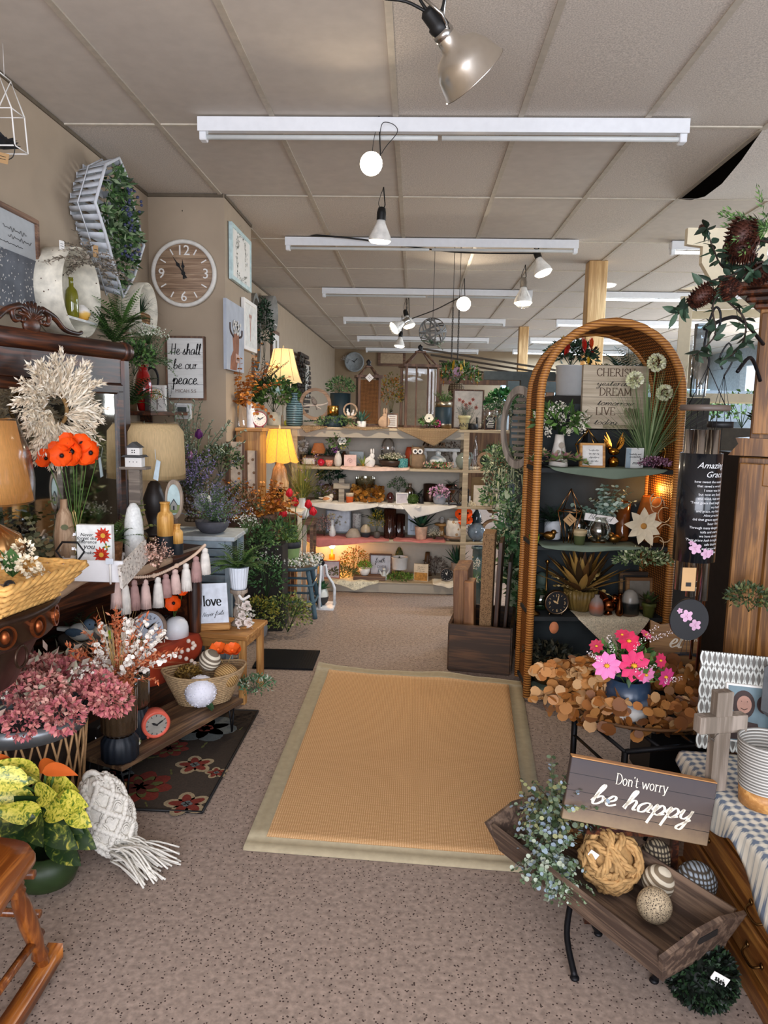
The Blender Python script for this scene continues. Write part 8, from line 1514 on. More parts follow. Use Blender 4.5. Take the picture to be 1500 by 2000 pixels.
def plf(u,v):
 y=2.3-1.2*u;x=CX0+.5-.518*min(1,v/.8);z=.4285+.002*sin(u*31+v*9);edge=.03+.07*max(0,sin(u*10-.5))**.8+.12*(u>.35)*min(1,(u-.35)*5)
 if v>.8:w=(v-.8)/.2;x=CX0-.02-.012*w-.005*sin(u*40)*w;z-=edge*w
 return(x,y,z)
cloth('plaid_cloth','blue and cream plaid cloth spread over the low oak chest, hanging down its side',(0,0,0),plf,70,34,PLAID(),th=.003)
ZC=.435
p=V((1.04,2.12,ZC));s=ms(p);cross('tall grey wooden cross engraved with a dove on the plaid cloth',on(1396,2.05,ZC),100*ms(on(1396,2.05,ZC)),200*ms(on(1396,2.05,ZC)),34*ms(on(1396,2.05,ZC)),.034,WOOD('#6e6255','#94877a',2,6,.7),RAD(12))
p=on(1388,2.03,ZC+.17);s=ms(p);g=G();g.tube([V((q*3.2*s-14*s,0,6*s*sin(q*.9)))for q in range(10)],.0012,4);g.tube([V((cos(q)*7*s,0,-6*s+sin(q*1.7)*5*s))for q in range(9)],.001,4);solo('engraved_dove',g,P('#4c443c',.8),'thin engraved dove drawing on the tall grey cross','decoration',p+V((0,-.006,0)),RAD(12))
p=on(1440,2.3,ZC);s=ms(p);t=T('patterned_photo_frame','grey photo frame with a white wavy lattice pattern behind the tall cross','picture frame',p,RAD(-14),RAD(-10));w,h=150*s,190*s;g=G();g.box((0,0,h/2),(w,.022,h),bev=.002);g.build('frame',P('#6a6660',.6),t);g=G()
for k in range(15):
 for ph in(0,pi):x0=-w/2+w*(k+.5)/15;ribbon(g,[V((x0+sin(q*.42+ph)*w*.034,h*q/44))for q in range(45)],3.4*s,-.0125,.2)
g.build('lattice_pattern',P('#c9cbc4',.6),t);g=G();g.box((18*s,-.016,78*s),(92*s,.014,112*s),bev=.002);g.build('inner_mount',WHT,t)
g=G();g.box((18*s,-.024,78*s),(84*s,.003,104*s));g.mi=1;g.ring(20*s,20*s,.001,(4*s,-.0265,96*s),24,rz=1.35);g.prism([(-26*s,28*s),(40*s,28*s),(30*s,62*s),(-10*s,66*s)],-.0268,-.0262);g.mi=2;g.ring(13*s,13*s,.001,(5*s,-.0275,96*s),24,rz=1.3);g.mi=3;g.ring(15*s,15*s,.001,(42*s,-.0272,100*s),20,rz=1.2);g.mi=1;g.tube([V((x_*s,-.029,(86+abs(x_-5)*.5)*s))for x_ in(-1,2,5,8,11)],.001,4);[g.ball((x_*s,-.0285,102*s),.0014,6,4)for x_ in(0,10)];g.build('portrait_photo',[P('#6a8088',.5),P('#3a2a26',.6),P('#b08674',.6),P('#3a2624',.6)],t)
p=on(1492,1.98,ZC);s=ms(p);t=T('ribbed_bucket','white ribbed metal bucket with a wooden base on the plaid cloth','bucket',p);g=G();R=56*s;pr=[]
for k in range(44):q=k/43;pr.append((R*(.86+.14*q)*(1+.018*(k%2)),34*s+96*s*q))
pr+=[(R*.95,130*s),(R*.82,60*s)];g.lathe(pr,n=44);g.build('ribbed_side',STRIPE('#c9c6be','#7d7a74',36,'Z',.5,0,.3,.8),t);g=G();g.lathe([(R*.82,0),(R*.86,34*s),(.001,34*s)],n=44);g.build('wooden_base',PINE,t)  # side stripes paint the shade between the ribs into the colour
p=on(1515,2.22,ZC);s=ms(p);t=T('tin_calendar_clock','grey framed numbered dial at the right edge above the bucket','clock',p,RAD(-18));g=G();g.box((0,0,150*s),(70*s,.05,110*s),bev=.02);g.box((0,.0,45*s),(20*s,.03,90*s));g.build('frame',P('#63676a',.4),t);g=G();g.box((4*s,-.028,150*s),(52*s,.004,88*s),bev=.002);g.build('dial',P('#b9bfc4',.5),t);[ftext(t,q,-8*s,z*s,26*s,INK,-.032,name='numeral')for q,z in(('12',168),('9',140),('8',114))]
hp(1462,1195,2.36,90,56,'bush',('#2c3a20','#43502c','#5c6038'),'dim olive foliage in front of the oak armoire behind the frames',name='foliage_bunch',n=360,ls=.12)
# welcome board and grey tray behind the pink bouquet
p=on(1310,3.0,.42);s=ms(p);t=T('wavy_wood_sign','brown live-edge wooden sign with white script behind the pink bouquet','sign',on(1312,3.0,.425),RAD(-6),RAD(-8));g=G();g.prism([(-44*s,0),(46*s,0),(46*s,92*s),(20*s,96*s),(0,108*s),(-24*s,104*s),(-44*s,112*s)],-.01,.01);g.build('board',WOOD('#7a5632','#a07848',0,5,.6),t);g=G();write(g,'el',2*s,62*s,16*s,.24,-.0115,slant=.4);g.build('lettering',CREAM,t);ftext(t,'Always',30*s,76*s,10*s,CREAM,-.0115);g=G();g.ring(36*s,9*s,.02,(18*s,-.05,46*s),30,rz=.42);solo('grey_oval_tray',g,P('#30343a',.35),'dark grey oval tray handle in front of the live-edge sign','tray',t.location,RAD(-6))
t2=T('stand_box','dark box under the live-edge sign and the grey tray','box',V((on(1322,3.0,.2).x,3.0,0)));g=G();g.box((0,0,.21),(.3,.26,.42));g.build('box',BLACK,t2)
# ================================================================ black metal bench + eucalyptus wreath + pink bouquet
ZB=.36;A,B=V((.66,2.78)),V((.755,2.43));t=T('black_metal_bench','black metal slatted bench holding the gold leaf wreath','bench',(0,0,0));u=(B-A).normalized();w=V((-u.y,u.x));L=(B-A).length;Wd=.42
def b3(a_,b_,z):q=A+u*a_+w*b_;return V((q.x,q.y,z))
g=G();[g.tube([b3(0,x,ZB),b3(L,x,ZB)],.009,4)for x in(0,.14,.28,Wd)];[g.tube([b3(y,0,ZB),b3(y,Wd,ZB)],.011,4)for y in(0,L)];g.tube([b3(0,0,ZB-.1),b3(L,0,ZB-.1)],.008,4);g.tube([b3(L,0,ZB-.14),b3(L,Wd,ZB-.14)],.008,4);g.build('seat_frame',IRON,t)
for a_ in(0,L):
 for b_ in(0,Wd):g=G();g.tube([b3(a_,b_,ZB),b3(a_,b_,0)],.012,4);g.build('leg',IRON,t)
g=G();g.tube(smooth([b3(L,.1,.02),b3(L,.2,ZB-.16),b3(L,.3,.02)],8),.007,5);g.build('arched_brace',IRON,t)
g=G();g.lathe([(.001,0),(.1,0),(.13,.03),(.16,.035)],n=32);c=b3(L*.5,.2,ZB+.012);solo('dark_plate',g,P('#20242a',.12,coat=1),'glossy dark plate under the gold leaf wreath','plate',c+V((.06,-.02,0)))
t=T('gold_leaf_wreath','large wreath of gold-orange round eucalyptus leaves around the blue pot','wreath',c+V((-.01,.0,.035)));g=G();st=G()
for k in range(620):
 a=rnd(0,2*pi);R=.2+rnd(-.07,.1);q=V((cos(a)*R*1.25,sin(a)*R*.62+.02,rnd(-.025,.11)+(.06 if sin(a)>.3 else 0)));g.rleaf(q,(rdir()+V((0,-.9,.5))).normalized(),rnd(.015,.028),random.choice((0,0,1,1,2,3)),9)
for px,py in((1045,1310),(1085,1305),(1130,1290),(1050,1360)):
 e=at(px,py,y=2.6)-t.location;pts=smooth([V((-.15,0,.03)),e*.7+V((0,0,.03)),e],6);st.tube(pts,.002,4);[g.rleaf(v+rdir()*.02,(rdir()+V((0,-1,.2))).normalized(),.021,random.choice((0,1,3)),9)for v in pts[2:]for _ in range(3)]
st.tube([V((cos(2*pi*k/24)*.25,sin(2*pi*k/24)*.17,.01))for k in range(24)],.006,5,close=True);st.build('twig_ring',P('#5a3c20',.8),t);g.build('leaves',LV('#8f5826','#a06c38','#6a3e18','#ac8458'),t)
p=on(1222,c.y-.02,ZB+.03);s=ms(p);t=T('glazed_pot','blue and white glazed pot holding pink daisies','pot',p+V((0,0,.012)));hh=80*s;g=G();g.lathe([(30*s,0),(40*s,8*s),(44*s,40*s),(40*s,hh),(37*s,hh),(36*s,60*s)],n=36);g.build('pot',GRADZ([(0,'#ddd9d0'),(.3,'#d6d2ca'),(.48,'#6a7480'),(.6,'#2c3c50'),(1,'#23364c')],0,hh,.3,.1,18),t)
q0=p+V((0,0,hh));t=T('pink_daisy_bouquet','bouquet of hot pink daisies with small white sprays in the blue pot','bouquet',q0);f=fo_bush(130*s,70*s,170,ls=.14);f.build('leaves',LV(*GREEN),t)
for px,py,r,d,c_ in((1185,1300,27,(-.1,-1,.15),'#e070a8'),(1238,1300,31,(.05,-1,.2),'#d02860'),(1228,1252,22,(.1,-1,.6),'#c41c48'),(1300,1322,20,(.5,-1,-.1),'#d04080'),(1262,1318,18,(.3,-1,-.2),'#e084b0'),(1290,1290,15,(.6,-1,.3),'#c43058'),(1165,1262,14,(-.5,-1,.6),'#a82040'),(1215,1240,14,(-.2,-.6,1),'#c03050'),(1262,1240,13,(.5,-.5,1),'#d05070')):
 e=at(px,py,y=q0.y-.1)-q0;g=G();fl_daisy(g,e,V(d).normalized(),r*s,0,1,9,.5,.1);g.build('pink_daisy',[P(c_,.5,var=.1),P('#e0a82c',.6)],t);g=G();g.tube(smooth([e,e*.5+V((0,.03,0)),V((0,0,-.03))],4),.002,4);g.build('stem',P('#48602c',.6),t)
g=G()
for pts in(((1150,1275),(1172,1290)),((1190,1245),(1196,1270)),((1245,1310),(1285,1300)),((1268,1250),(1310,1235)),((1240,1265),(1282,1225)),((1300,1330),(1330,1325))):
 a=at(*pts[0],y=q0.y-.12)-q0;b=at(*pts[1],y=q0.y-.1)-q0;[fl_pom(g,a.lerp(b,k/5),4.2*s,0,12,.6)for k in range(6)]
g.build('white_sprays',LV('#efe4e2'),t)
# ================================================================ tray stand with balls and the happy sign
O=V((.569,1.97,0));DIR=atan2(-.506,.33);t=T('iron_plant_stand','low black iron stand with curled legs under the wooden tray','stand',(0,0,0));ZT=.145
for px,py,tx,ty in((1122,1915,1118,1745),(1277,1920,1285,1835),(1168,1828,1170,1760),(1350,1745,1368,1700)):
 f=at(px,py,z=.0);a=at(tx,ty,z=ZT-.01);m=f.lerp(a,.5)+V((.0,0,0));out=(V((a.x,a.y,0))-V((.57,1.95,0))).normalized()*.018;g=G();g.tube(smooth([a,m+out,V((f.x,f.y,.012))],6),.0085,8);g.ball((f.x,f.y,.008),.013,10,6,sz=.6);g.build('leg',IRON,t)
E_=[at(px,py,z=ZT-.008)for px,py in((1118,1745),(1285,1835),(1368,1700),(1170,1720))];g=G();[g.tube([E_[i],E_[(i+1)%4]],.005,6)for i in range(4)];c=(E_[0]+E_[1])/2;[g.tube([c+V((q*.03+.022*cos(k*.6)*(1-k*.05),-.0,-.03+.022*sin(k*.6)*(1-k*.05)))for k in range(12)],.003,5)for q in(-1,1)];g.build('rails_and_scrolls',IRON,t)
TW=WOOD('#4a3a30','#7c6654',0,7,.6);TR=T('wooden_tray','long weathered wooden tray of decorative balls on the iron stand','tray',V((.57,1.965,ZT)),DIR);Lh,Wh,Hh=.3,.115,.1;g=G();g.box((0,0,.005),(2*Lh,2*Wh,.01));g.build('base',TW,TR)
for sy in(-1,1):g=G();g.box((0,sy*(Wh+.02),Hh/2),(2*Lh+.02,.01,Hh),Matrix.Rotation(sy*-.35,3,'X'));g.build('long_side',TW,TR)
for sx in(-1,1):
 g=G();R=Matrix.Rotation(pi/2,3,'Z')@Matrix.Identity(3);pl_=[(-Wh-.005,0),(Wh+.005,0),(Wh+.05,Hh),(.045,Hh+.035),(-.045,Hh+.035),(-Wh-.05,Hh)];g.prism(pl_,-.006,.006,Matrix.Rotation(sx*.3,3,'Y')@R,(sx*(Lh+.0),0,0));g.mi=1;g.box((sx*(Lh+.032),0,Hh*.95),(.016,.07,.016));g.build('end_panel',[TW,P('#1a1512',.9)],TR)
def tp(x,y,z=.011):return TR.location+Matrix.Rotation(DIR,3,'Z')@V((x,y,z))
def tq(px,py,r):p=at(px,py,z=ZT+.012+r);return p
ROPE=P('#b08a58',.8,var=.25,sc=60,bs=.5);r=.062;p=tq(1192,1680,r*1.25);t=T('rope_ball','large knotted natural rope ball in the wooden tray','decorative ball',p);g=G();r2_=.078
for k in range(15):
 ax=rdir();a_=perp(ax);b_=ax.cross(a_);off=rnd(-.5,.5);pts=[(a_*cos(q*2*pi/30)+b_*sin(q*2*pi/30))*sqrt(1-off*off)*r2_*(1+.1*sin(q*2*pi/30*4+k))+ax*off*r2_ for q in range(30)]
 for m_ in range(3):g.tube([v*(1+.05*cos(i*1.2+m_*2.1))+ax*.007*sin(i*1.2+m_*2.1)for i,v in enumerate(pts)],.0062,5,close=True)
g.ball((0,0,0),r2_*.85,14,10);g.build('knotted_rope',ROPE,t);g=G();g.box((-.06,-.04,.04),(.028,.0015,.018),Matrix.Rotation(.6,3,'Y'));g.build('price_sticker',WHT,t)
def tball(px,py,r,mat,lab,sq=1.0):p=tq(px,py,r);g=G();g.ball((0,0,0),r,32,22);return solo('decorative_ball',g,mat,lab,'decorative ball',p)
SPK=WEAVE('#a8997e','#3a332c',620,620,.8,.4);tball(1283,1672,.047,SPK,'brown and tan woven ball behind the striped ball in the tray');tball(1286,1722,.045,STRIPE('#d9cfb8','#7a6a54',21,'Z',.8,1.5,.12,.4),'cream and brown striped rope ball in the middle of the tray').rotation_euler=(.3,.3,0)
tball(1278,1768,.046,SPECK('#b3a184','#4a4038',230,dens=.35),'speckled woven ball nearest the front corner of the tray');tball(1360,1722,.055,WEAVE('#8f98a0','#3f382f',560,560,.8,.4),'blue-grey and tan woven ball at the right of the tray');tball(1040,1610,.03,STRIPE('#d9cfb8','#8a7a60',20,'X',.8,1,.15,.3),'small cream striped ball at the far end of the tray')
g=G();cpos=tq(1120,1640,.04)
for k in range(130):u_=k/130;ang=k*2.399;rr=.032*sin(pi*(.1+.85*u_))**.7;o=V((cos(ang),sin(ang),0));g.leaf(o*rr*.5+V((0,0,.05*(.5-u_))),(o+V((0,0,.3))).normalized(),.016,.014,Z,wleaf(2),.3)
solo('pine_cone',g,LV('#a57a48','#6a4a2c'),'open brown pine cone beside the knotted rope ball','pine cone',cpos)
hp(1088,1590,2.05,120,90,'euc',('#3c4c30','#66745a','#8f8f62','#8a98a4'),'grey-green hydrangea and eucalyptus spray left of the happy sign',name='faux_greenery',stems=60,per=9,R=.055,nl=4,up=(-.2,1.5));hp(1072,1680,1.97,120,60,'euc',('#4a5a3c','#6f8468','#a0a894','#8c9ca4'),'blue-green leaf spray spilling over the tray side',name='faux_greenery',stems=56,per=9,R=.055,nl=4,droop=1.6,up=(-.4,1.4));hp(1112,1725,1.88,80,40,'euc',('#4a5a3c','#7a8c6c','#a4b0a0'),'lowest tip of the leaf spray hanging by the stand leg',name='faux_greenery',stems=14,per=8,R=.06,droop=2.6,up=(-.3,.8))
p=on(1236,1.99,.335);s=ms(p);w,h=282*s,122*s;g=G();t=T('happy_sign','dark plank sign reading Dont worry be happy propped on the tray','sign',V((p.x,p.y,at(1236,1622,y=1.99).z)),RAD(-2),RAD(-9),RAD(8));g.box((0,0,h/2),(w,.028,h),bev=.002);g.mi=1;g.box((0,0,h+.001),(w*.995,.027,.003));g.build('plank_board',[GRADZ([(0,'#8a7458'),(.2,'#6f5b48'),(.35,'#51423a'),(.6,'#463a36'),(1,'#3a3234')],0,h,.6,.1,40),PINE],t)
g=G();[g.box((0,-.0142,h*q),(w,.0008,.0012))for q in(.22,.48,.75)];g.build('plank_gaps',BLACK,t);g=G();write(g,"Don't worry",0,86*s,10.5*s,.17,-.0155,'serif',slant=0,sq=.88);g.build('lettering',CREAM,t);g=G();write(g,'be happy',4*s,42*s,19*s,.3,-.0155,slant=.3,sq=1.32);g.build('lettering',CREAM,t)
t=T('sign_prop','thin dark wooden stand holding up the happy sign from behind','stand',V((p.x+.02,p.y+.05,0)));g=G();[g.box((x,0,.22),(.02,.02,.44))for x in(-.12,.12)];g.box((0,-.025,.315),(.3,.04,.012));g.build('frame',DARKW,t)
# boxwood ball
p=at(1368,1905,z=.08);t=T('boxwood_ball','dark green boxwood ball with a price tag on the carpet, bottom right','topiary',V((p.x,p.y,.004)));f=fo_moss(.185,.165,1500,4,.11);f.build('leaves',LV('#0c170d','#162618','#22381f','#080e08'),t);g=G();g.box((.015,-.075,.13),(.045,.0015,.022),Matrix.Rotation(.5,3,'Y'));g.mi=1;[g.box((.015+.006*k-.01,-.0765,.131-.004*k),(.004,.001,.01))for k in range(4)];g.build('price_tag',[WHT,INK],t)
# ================================================================ rugs
a,b,c_,d_=at(475,1662,z=0),at(1078,1710,z=0),at(1018,1335,z=0),at(622,1303,z=0);JT=WEAVE('#e0ba8c','#b98c5c',760,760,.9,.5,('X','Y'));BD=P('#a3967a',.8,var=.08,sc=40)
def rugpt(u,v):p=(a.lerp(b,u)).lerp(d_.lerp(c_,u),v);z=.012+.0;e=max(0,v-.9)*10;return V((p.x,p.y,z+.022*e*max(0,sin(u*9-4.2))**2+.004*e*(1+sin(u*17))))
t=T('jute_rug','golden jute rug with an olive fabric border in the middle of the carpet','rug',(0,0,0));bu,bv=.062,.04
def grid(g,u0,u1,v0,v1,nu,nv,dz=0):
 vs=[]
 for z in(0,1):vs+=[rugpt(u0+(u1-u0)*i/nu,v0+(v1-v0)*j/nv)+V((0,0,dz-(.011 if z==0 else 0)))for j in range(nv+1)for i in range(nu+1)]
 n=(nu+1)*(nv+1);f=[(j*(nu+1)+i+n,j*(nu+1)+i+1+n,(j+1)*(nu+1)+i+1+n,(j+1)*(nu+1)+i+n)for j in range(nv)for i in range(nu)]
 ed=[j for j in range(nu+1)];f+=[(i,i+1,i+1+n,i+n)for i in range(nu)]+[(nv*(nu+1)+i,nv*(nu+1)+i+1,nv*(nu+1)+i+1+n,nv*(nu+1)+i+n)for i in range(nu)]+[(j*(nu+1),(j+1)*(nu+1),(j+1)*(nu+1)+n,j*(nu+1)+n)for j in range(nv)]+[(j*(nu+1)+nu,(j+1)*(nu+1)+nu,(j+1)*(nu+1)+nu+n,j*(nu+1)+nu+n)for j in range(nv)]
 g.add(vs,f)
g=G();grid(g,bu,1-bu,bv,1-bv,30,40);g.build('woven_field',JT,t);g=G();grid(g,0,1,0,bv,40,2,.001);grid(g,0,1,1-bv,1,40,4,.001);grid(g,0,bu,bv,1-bv,2,40,.001);grid(g,1-bu,1,bv,1-bv,2,40,.001);g.build('fabric_border',BD,t)
# floral rug
fn,ff=at(395,1590,z=0),at(495,1408,z=0);fl_=at(180,1572,z=0);ur=(ff-fn).normalized();ul=V((-ur.y,ur.x,0));Lr,Wr=.95,.62
def fp(x,y,z=.010):return fn+ur*y+ul*x+V((0,0,z))
t=T('floral_rug','dark brown rug with red, cream and grey flowers under the low bench','rug',(0,0,0));g=G();g.add([fp(0,0,.001),fp(Wr,0,.001),fp(Wr,Lr,.001),fp(0,Lr,.001),fp(0,0,.009),fp(Wr,0,.009),fp(Wr,Lr,.009),fp(0,Lr,.009)],[(4,5,6,7),(0,1,5,4),(1,2,6,5),(2,3,7,6),(3,0,4,7)]);g.smooth=False
def petal(cx,cy,R,n,w,mi,z,ph=0,off=.5):
 for k in range(n):q=2*pi*k/n+ph;c=(cx+cos(q)*R*off,cy+sin(q)*R*off);g.add([fp(c[0]+cos(q)*cos(e)*R*.5-sin(q)*sin(e)*R*w,c[1]+sin(q)*cos(e)*R*.5+cos(q)*sin(e)*R*w,z)for e in[2*pi*i/12 for i in range(12)]],[tuple(range(12))],mi)
for cx,cy,R,kind in((.14,.36,.085,0),(.075,.05,.09,0),(.3,.16,.13,1),(.3,.5,.09,1),(.2,.72,.15,2),(.46,.25,.1,2),(.03,.3,.05,0),(.5,.6,.1,1)):
 if kind==0:petal(cx,cy,R,5,.36,2,.0096);petal(cx,cy,R*.8,5,.25,1,.0100);petal(cx,cy,R*.25,4,.5,4,.0104)
 elif kind==1:petal(cx,cy,R,8,.3,1,.0096);petal(cx,cy,R*.7,8,.2,3,.0100,.3);petal(cx,cy,R*.5,6,.3,5,.0104)
 else:petal(cx,cy,R,6,.42,4,.0096);petal(cx,cy,R*.25,6,.5,1,.0102)
for k in range(26):x,y=rnd(.02,Wr-.06),rnd(.03,Lr-.05);petal(x,y,rnd(.015,.04),2,.2,3,.0094,rnd(0,3))
FM=lambda c:P(c,.95,var=.25,sc=150,bs=.6);g.build('pile',[FM('#2e241b'),FM('#6c261b'),FM('#948468'),FM('#55552c'),FM('#585d5c'),FM('#521e15')],t);g=G();[g.tube([fp(*q0,.007),fp(*q1,.007)],.0055,5)for q0,q1 in(((0,0),(Wr,0)),((0,0),(0,Lr)),((0,Lr),(Wr,Lr)))];g.build('bound_edge',BLACK,t)
# ================================================================ low bench with decor
n_,f_=V((-1.075,2.57)),V((-.775,3.27));u=(f_-n_);LB_=u.length;ang=atan2(u.y,u.x);ZBn=.16;t=T('low_bench','long low plank bench on black hairpin legs over the floral rug','bench',V((n_.x,n_.y,0)),ang);g=G();g.box((LB_/2,.135,ZBn-.011),(LB_,.27,.022),bev=.002);g.build('plank_top',WOOD('#4f3a2a','#86684a',0,6,.5),t)
for x,y in((.05,.03),(LB_-.05,.03),(.05,.24),(LB_-.05,.24)):g=G();[g.tube([V((x+q*.045,y+.02*q,ZBn-.022)),V((x,y,.0))],.004,5)for q in(-1,1)];g.build('hairpin_leg',IRON,t)
def bp(px,py):return at(px,py,z=ZBn+.001)
for px,py,w_,h1,h2,lab in((235,1480,70,50,128,'large amber ribbed vase on a black base at the near end of the low bench'),(268,1438,52,60,110,'smaller dark blue based ribbed vase behind the large one')):
 p=bp(px,py);s=ms(p);r=w_*s/2;t=T('ribbed_vase',lab,'vase',p);g=G();g.lathe([(r*.9,0),(r,.01),(r,h1*s*.75),(r*.75,h1*s)],n=64,flute=16,fd=.05);g.build('black_base',P('#141a22',.5),t);g=G();g.lathe([(r*.72,h1*s),(r*.95,h1*s+.02),(r,h2*s*1.1),(r*1.02,h2*s*1.2),(r*.9,h2*s*1.2)],n=72,flute=18,fd=.05);g.build('ribbed_glass',P('#3a2c1e',.15,var=.2,coat=1),t)
p=bp(235,1480)+V((0,0,150*ms(bp(235,1480))));s=ms(p);t=T('dried_bouquet','dried coral and cream bouquet with white eucalyptus in the ribbed vase','bouquet',p)
g=fo_sprig(.3,.28,30,2,22,.07,0,.5,(.5,1.5));g.build('coral_sprays',LV('#c0643c','#d08a64'),t);g=fo_grass(.22,.27,90,2,.02,.8);g.build('straw_grass',LV('#d9bd8a','#c8a468'),t);g=G()
for k in range(13):
 an=rnd(0,2*pi);el=rnd(.5,1.4);d=V((cos(an)*cos(el),sin(an)*cos(el),sin(el)));pts=[d*.27*q/8+V((0,0,-.02*q*q/64))for q in range(9)];g.tube(pts,.0015,3,);[g.rleaf(v+rdir()*.012,rdir(),.009,0,6)for v in pts[3:]for _ in range(5)]
g.build('white_eucalyptus',LV('#ece4d8'),t);g=G();[fl_pom(g,V((rnd(-.12,.12),-.05+rnd(-.04,.02),rnd(-.0,.1))),rnd(.02,.035),0,40,.6,2)for _ in range(9)];g.build('rust_blossoms',LV('#c27a54','#b0623c'),t)
p=bp(303,1440);clock('coral_clock','coral red round table clock on the low bench',p,27*ms(p),P('#cf5c48',.4),P('#8f8a80',.4),BLACK,.055,RAD(35),feet=True,rimw=.3)
p=bp(270,1455);bird('bird_figurine','tiny green and white bird figurine beside the coral clock',p,20*ms(p),P('#d6d4c4',.5),P('#7f8c3a',.5),P('#5c6a30',.5),RAD(100));hang('dried_grass_tuft',292,1405,2.98,50,26,'grass',('#7a6a40','#a58a7a','#8a5a5a'),'pinkish dried grass tuft behind the coral clock',n=70)
c=bp(400,1368);s=ms(c);t=T('wicker_basket','oval grey-brown wicker basket full of decorative balls on the low bench','basket',c,RAD(25));BK=WEAVE('#b09468','#5c4830',320,700,.8,1,('X','Z'));pr=[];
g=G()
for k in range(15):
 q=k/14;R=(50+30*q)*s;g.tube([V((cos(w__)*R*1.0,sin(w__)*R*.62,.006+q*58*s+(.02*abs(cos(w__))**3*q)))for w__ in[2*pi*i/40 for i in range(40)]],.0055,5,close=True)
for k in range(40):w__=2*pi*k/40;g.tube([V((cos(w__)*50*s,sin(w__)*31*s,0)),V((cos(w__)*80*s,sin(w__)*50*s,60*s+.02*abs(cos(w__))**3))],.003,4)
g.lathe([(.001,.004),(50*s,.004)],n=24,sy=.62);g.build('woven_side',P('#a08663',.8,var=.3,sc=90,bs=.6),t)
def bb(px,py,r,dy=0):return at(px,py,y=c.y+dy),r
def ballat(name,px,py,r_px,dy,mat,label,cat='decorative ball'):p=at(px,py,y=c.y+dy);g=G();g.ball((0,0,0),r_px*ms(p),28,20);o=solo(name,g,mat,label,cat,p);return o
ballat('striped_ball',410,1289,21,.02,STRIPE('#ddd3bd','#6f6252',17,'Z',.8,.6,.12,.3),'cream and grey striped ball on top of the wicker basket').rotation_euler=(.2,.5,0);ballat('rope_ball',442,1320,24,.0,STRIPE('#c09a62','#8a6838',40,'DIAGONAL',.8,1,.3,.8),'natural twine wrapped ball at the right of the wicker basket');p=at(368,1322,y=c.y+.02);s2=ms(p);f=fo_moss(52*s2,48*s2,700,3,.14);solo('moss_ball',f,LV('#5a4218','#7f5f26','#9a7a3c'),'golden brown curly moss ball at the left of the wicker basket','decorative ball',p-V((0,0,24*s2)))
p=at(392,1350,y=c.y-.09);g=G();fl_pom(g,V(),36*s2,0,700,.17,3);g.ball((0,0,0),30*s2,14,10);solo('hydrangea_bloom',g,LV('#dcdce4','#ebebf0','#c9cad6'),'big white hydrangea bloom hanging over the front of the wicker basket','flower',p);g=G();[g.bigleaf(V((.02,-.01,-.04)),V((.6+.3*k,-.3,-.5)).normalized(),.06,.035,Z,.3)for k in range(2)];solo('hydrangea_leaf',g,LV('#2f4a2c'),'dark leaf below the white hydrangea bloom','foliage',p)
g=G();p=at(358,1298,y=c.y+.06);[g.ball((cos(k*.55)*.055,sin(k*.55)*.02,.008*k-.04),.0105,8,6)for k in range(26)];solo('wooden_bead_coil',g,P('#dcc8b8',.6,var=.1),'coil of pale wooden beads at the back left of the wicker basket','beads',p-V((0,0,.05)))
p=at(440,1285,y=c.y+.06);t=T('orange_flower_bunch','pair of orange ruffled flowers standing in the wicker basket','bouquet',p)
for x in(-14,14):g=G();[fl_poppy(g,V((x*s2,0,14*s2)),V((rnd(-.3,.3),-.4,1)).normalized(),15*s2,0,0,8)for _ in range(2)];g.build('orange_flower',P('#e8641c',.6,var=.15),t);g=G();g.tube([(x*s2,0,10*s2),(0,0,-.05)],.002,4);g.build('stem',P('#a58a5a',.6),t)
# dark objects between planter and bench
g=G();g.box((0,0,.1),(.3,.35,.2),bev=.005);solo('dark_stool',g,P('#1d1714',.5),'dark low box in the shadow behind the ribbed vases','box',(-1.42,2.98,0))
t=T('metal_scroll','polished steel scroll bracket in the shadow right of the lattice planter','ornament',at(158,1455,z=.12));g=G();g.tube(smooth([V((0,0,0)),V((.05,0,.05)),V((.07,-.01,.02)),V((.05,0,-.02)),V((0,0,-.03))],5),.006,6);g.build('bracket',CHR,t)
# lattice planter with pink hydrangeas
c=V((-1.35,2.42,0));R=.2;H=.44;t=T('lattice_planter','round galvanised rim planter with a rattan lattice side, lower left','planter',c);g=G();g.lathe([(R*1.0,H-.06),(R*1.02,H),(R*.98,H),(R*.96,H-.06)],n=48);g.build('metal_band',P('#8d9092',.35,.7),t);g=G()
for k in range(26):
 for sg in(-1,1):a0=2*pi*k/26;g.tube([V((cos(a0+sg*q*.09)*R*(.84+.03*q),sin(a0+sg*q*.09)*R*(.84+.03*q),.02+(H-.08)*q/5))for q in range(6)],.0045,4)
g.lathe([(R*.83,.0),(R*.86,.03),(.001,.03)],n=36);g.build('rattan_lattice',P('#a9835a',.6,var=.2),t);g=G();g.lathe([(R*.72,.03),(R*.85,H-.07)],n=30);g.build('inner_basket',P('#2a1c12',.9,var=.4,sc=40),t);g=G();g.tube(smooth([V((R*.98,-.05,H-.02)),V((R*1.15,-.0,H+.06)),V((R*.98,.08,H-.02))],5),.006,6);g.build('handle',IRON,t)
t=T('pink_hydrangea_bouquet','huge bunch of dusty pink hydrangeas spilling out of the lattice planter','flower arrangement',c+V((0,0,H)));g=G()
for k in range(46):
 a=rnd(0,2*pi);r=.3*sqrt(rnd(0,1));q=V((cos(a)*r*1.15+.03,sin(a)*r*.8,.1-r*.32+rnd(0,.05)));m_=random.choice((0,0,1,2));fl_pom(g,q+V((0,-.03,.03)),rnd(.05,.075),m_,150,.34,2)
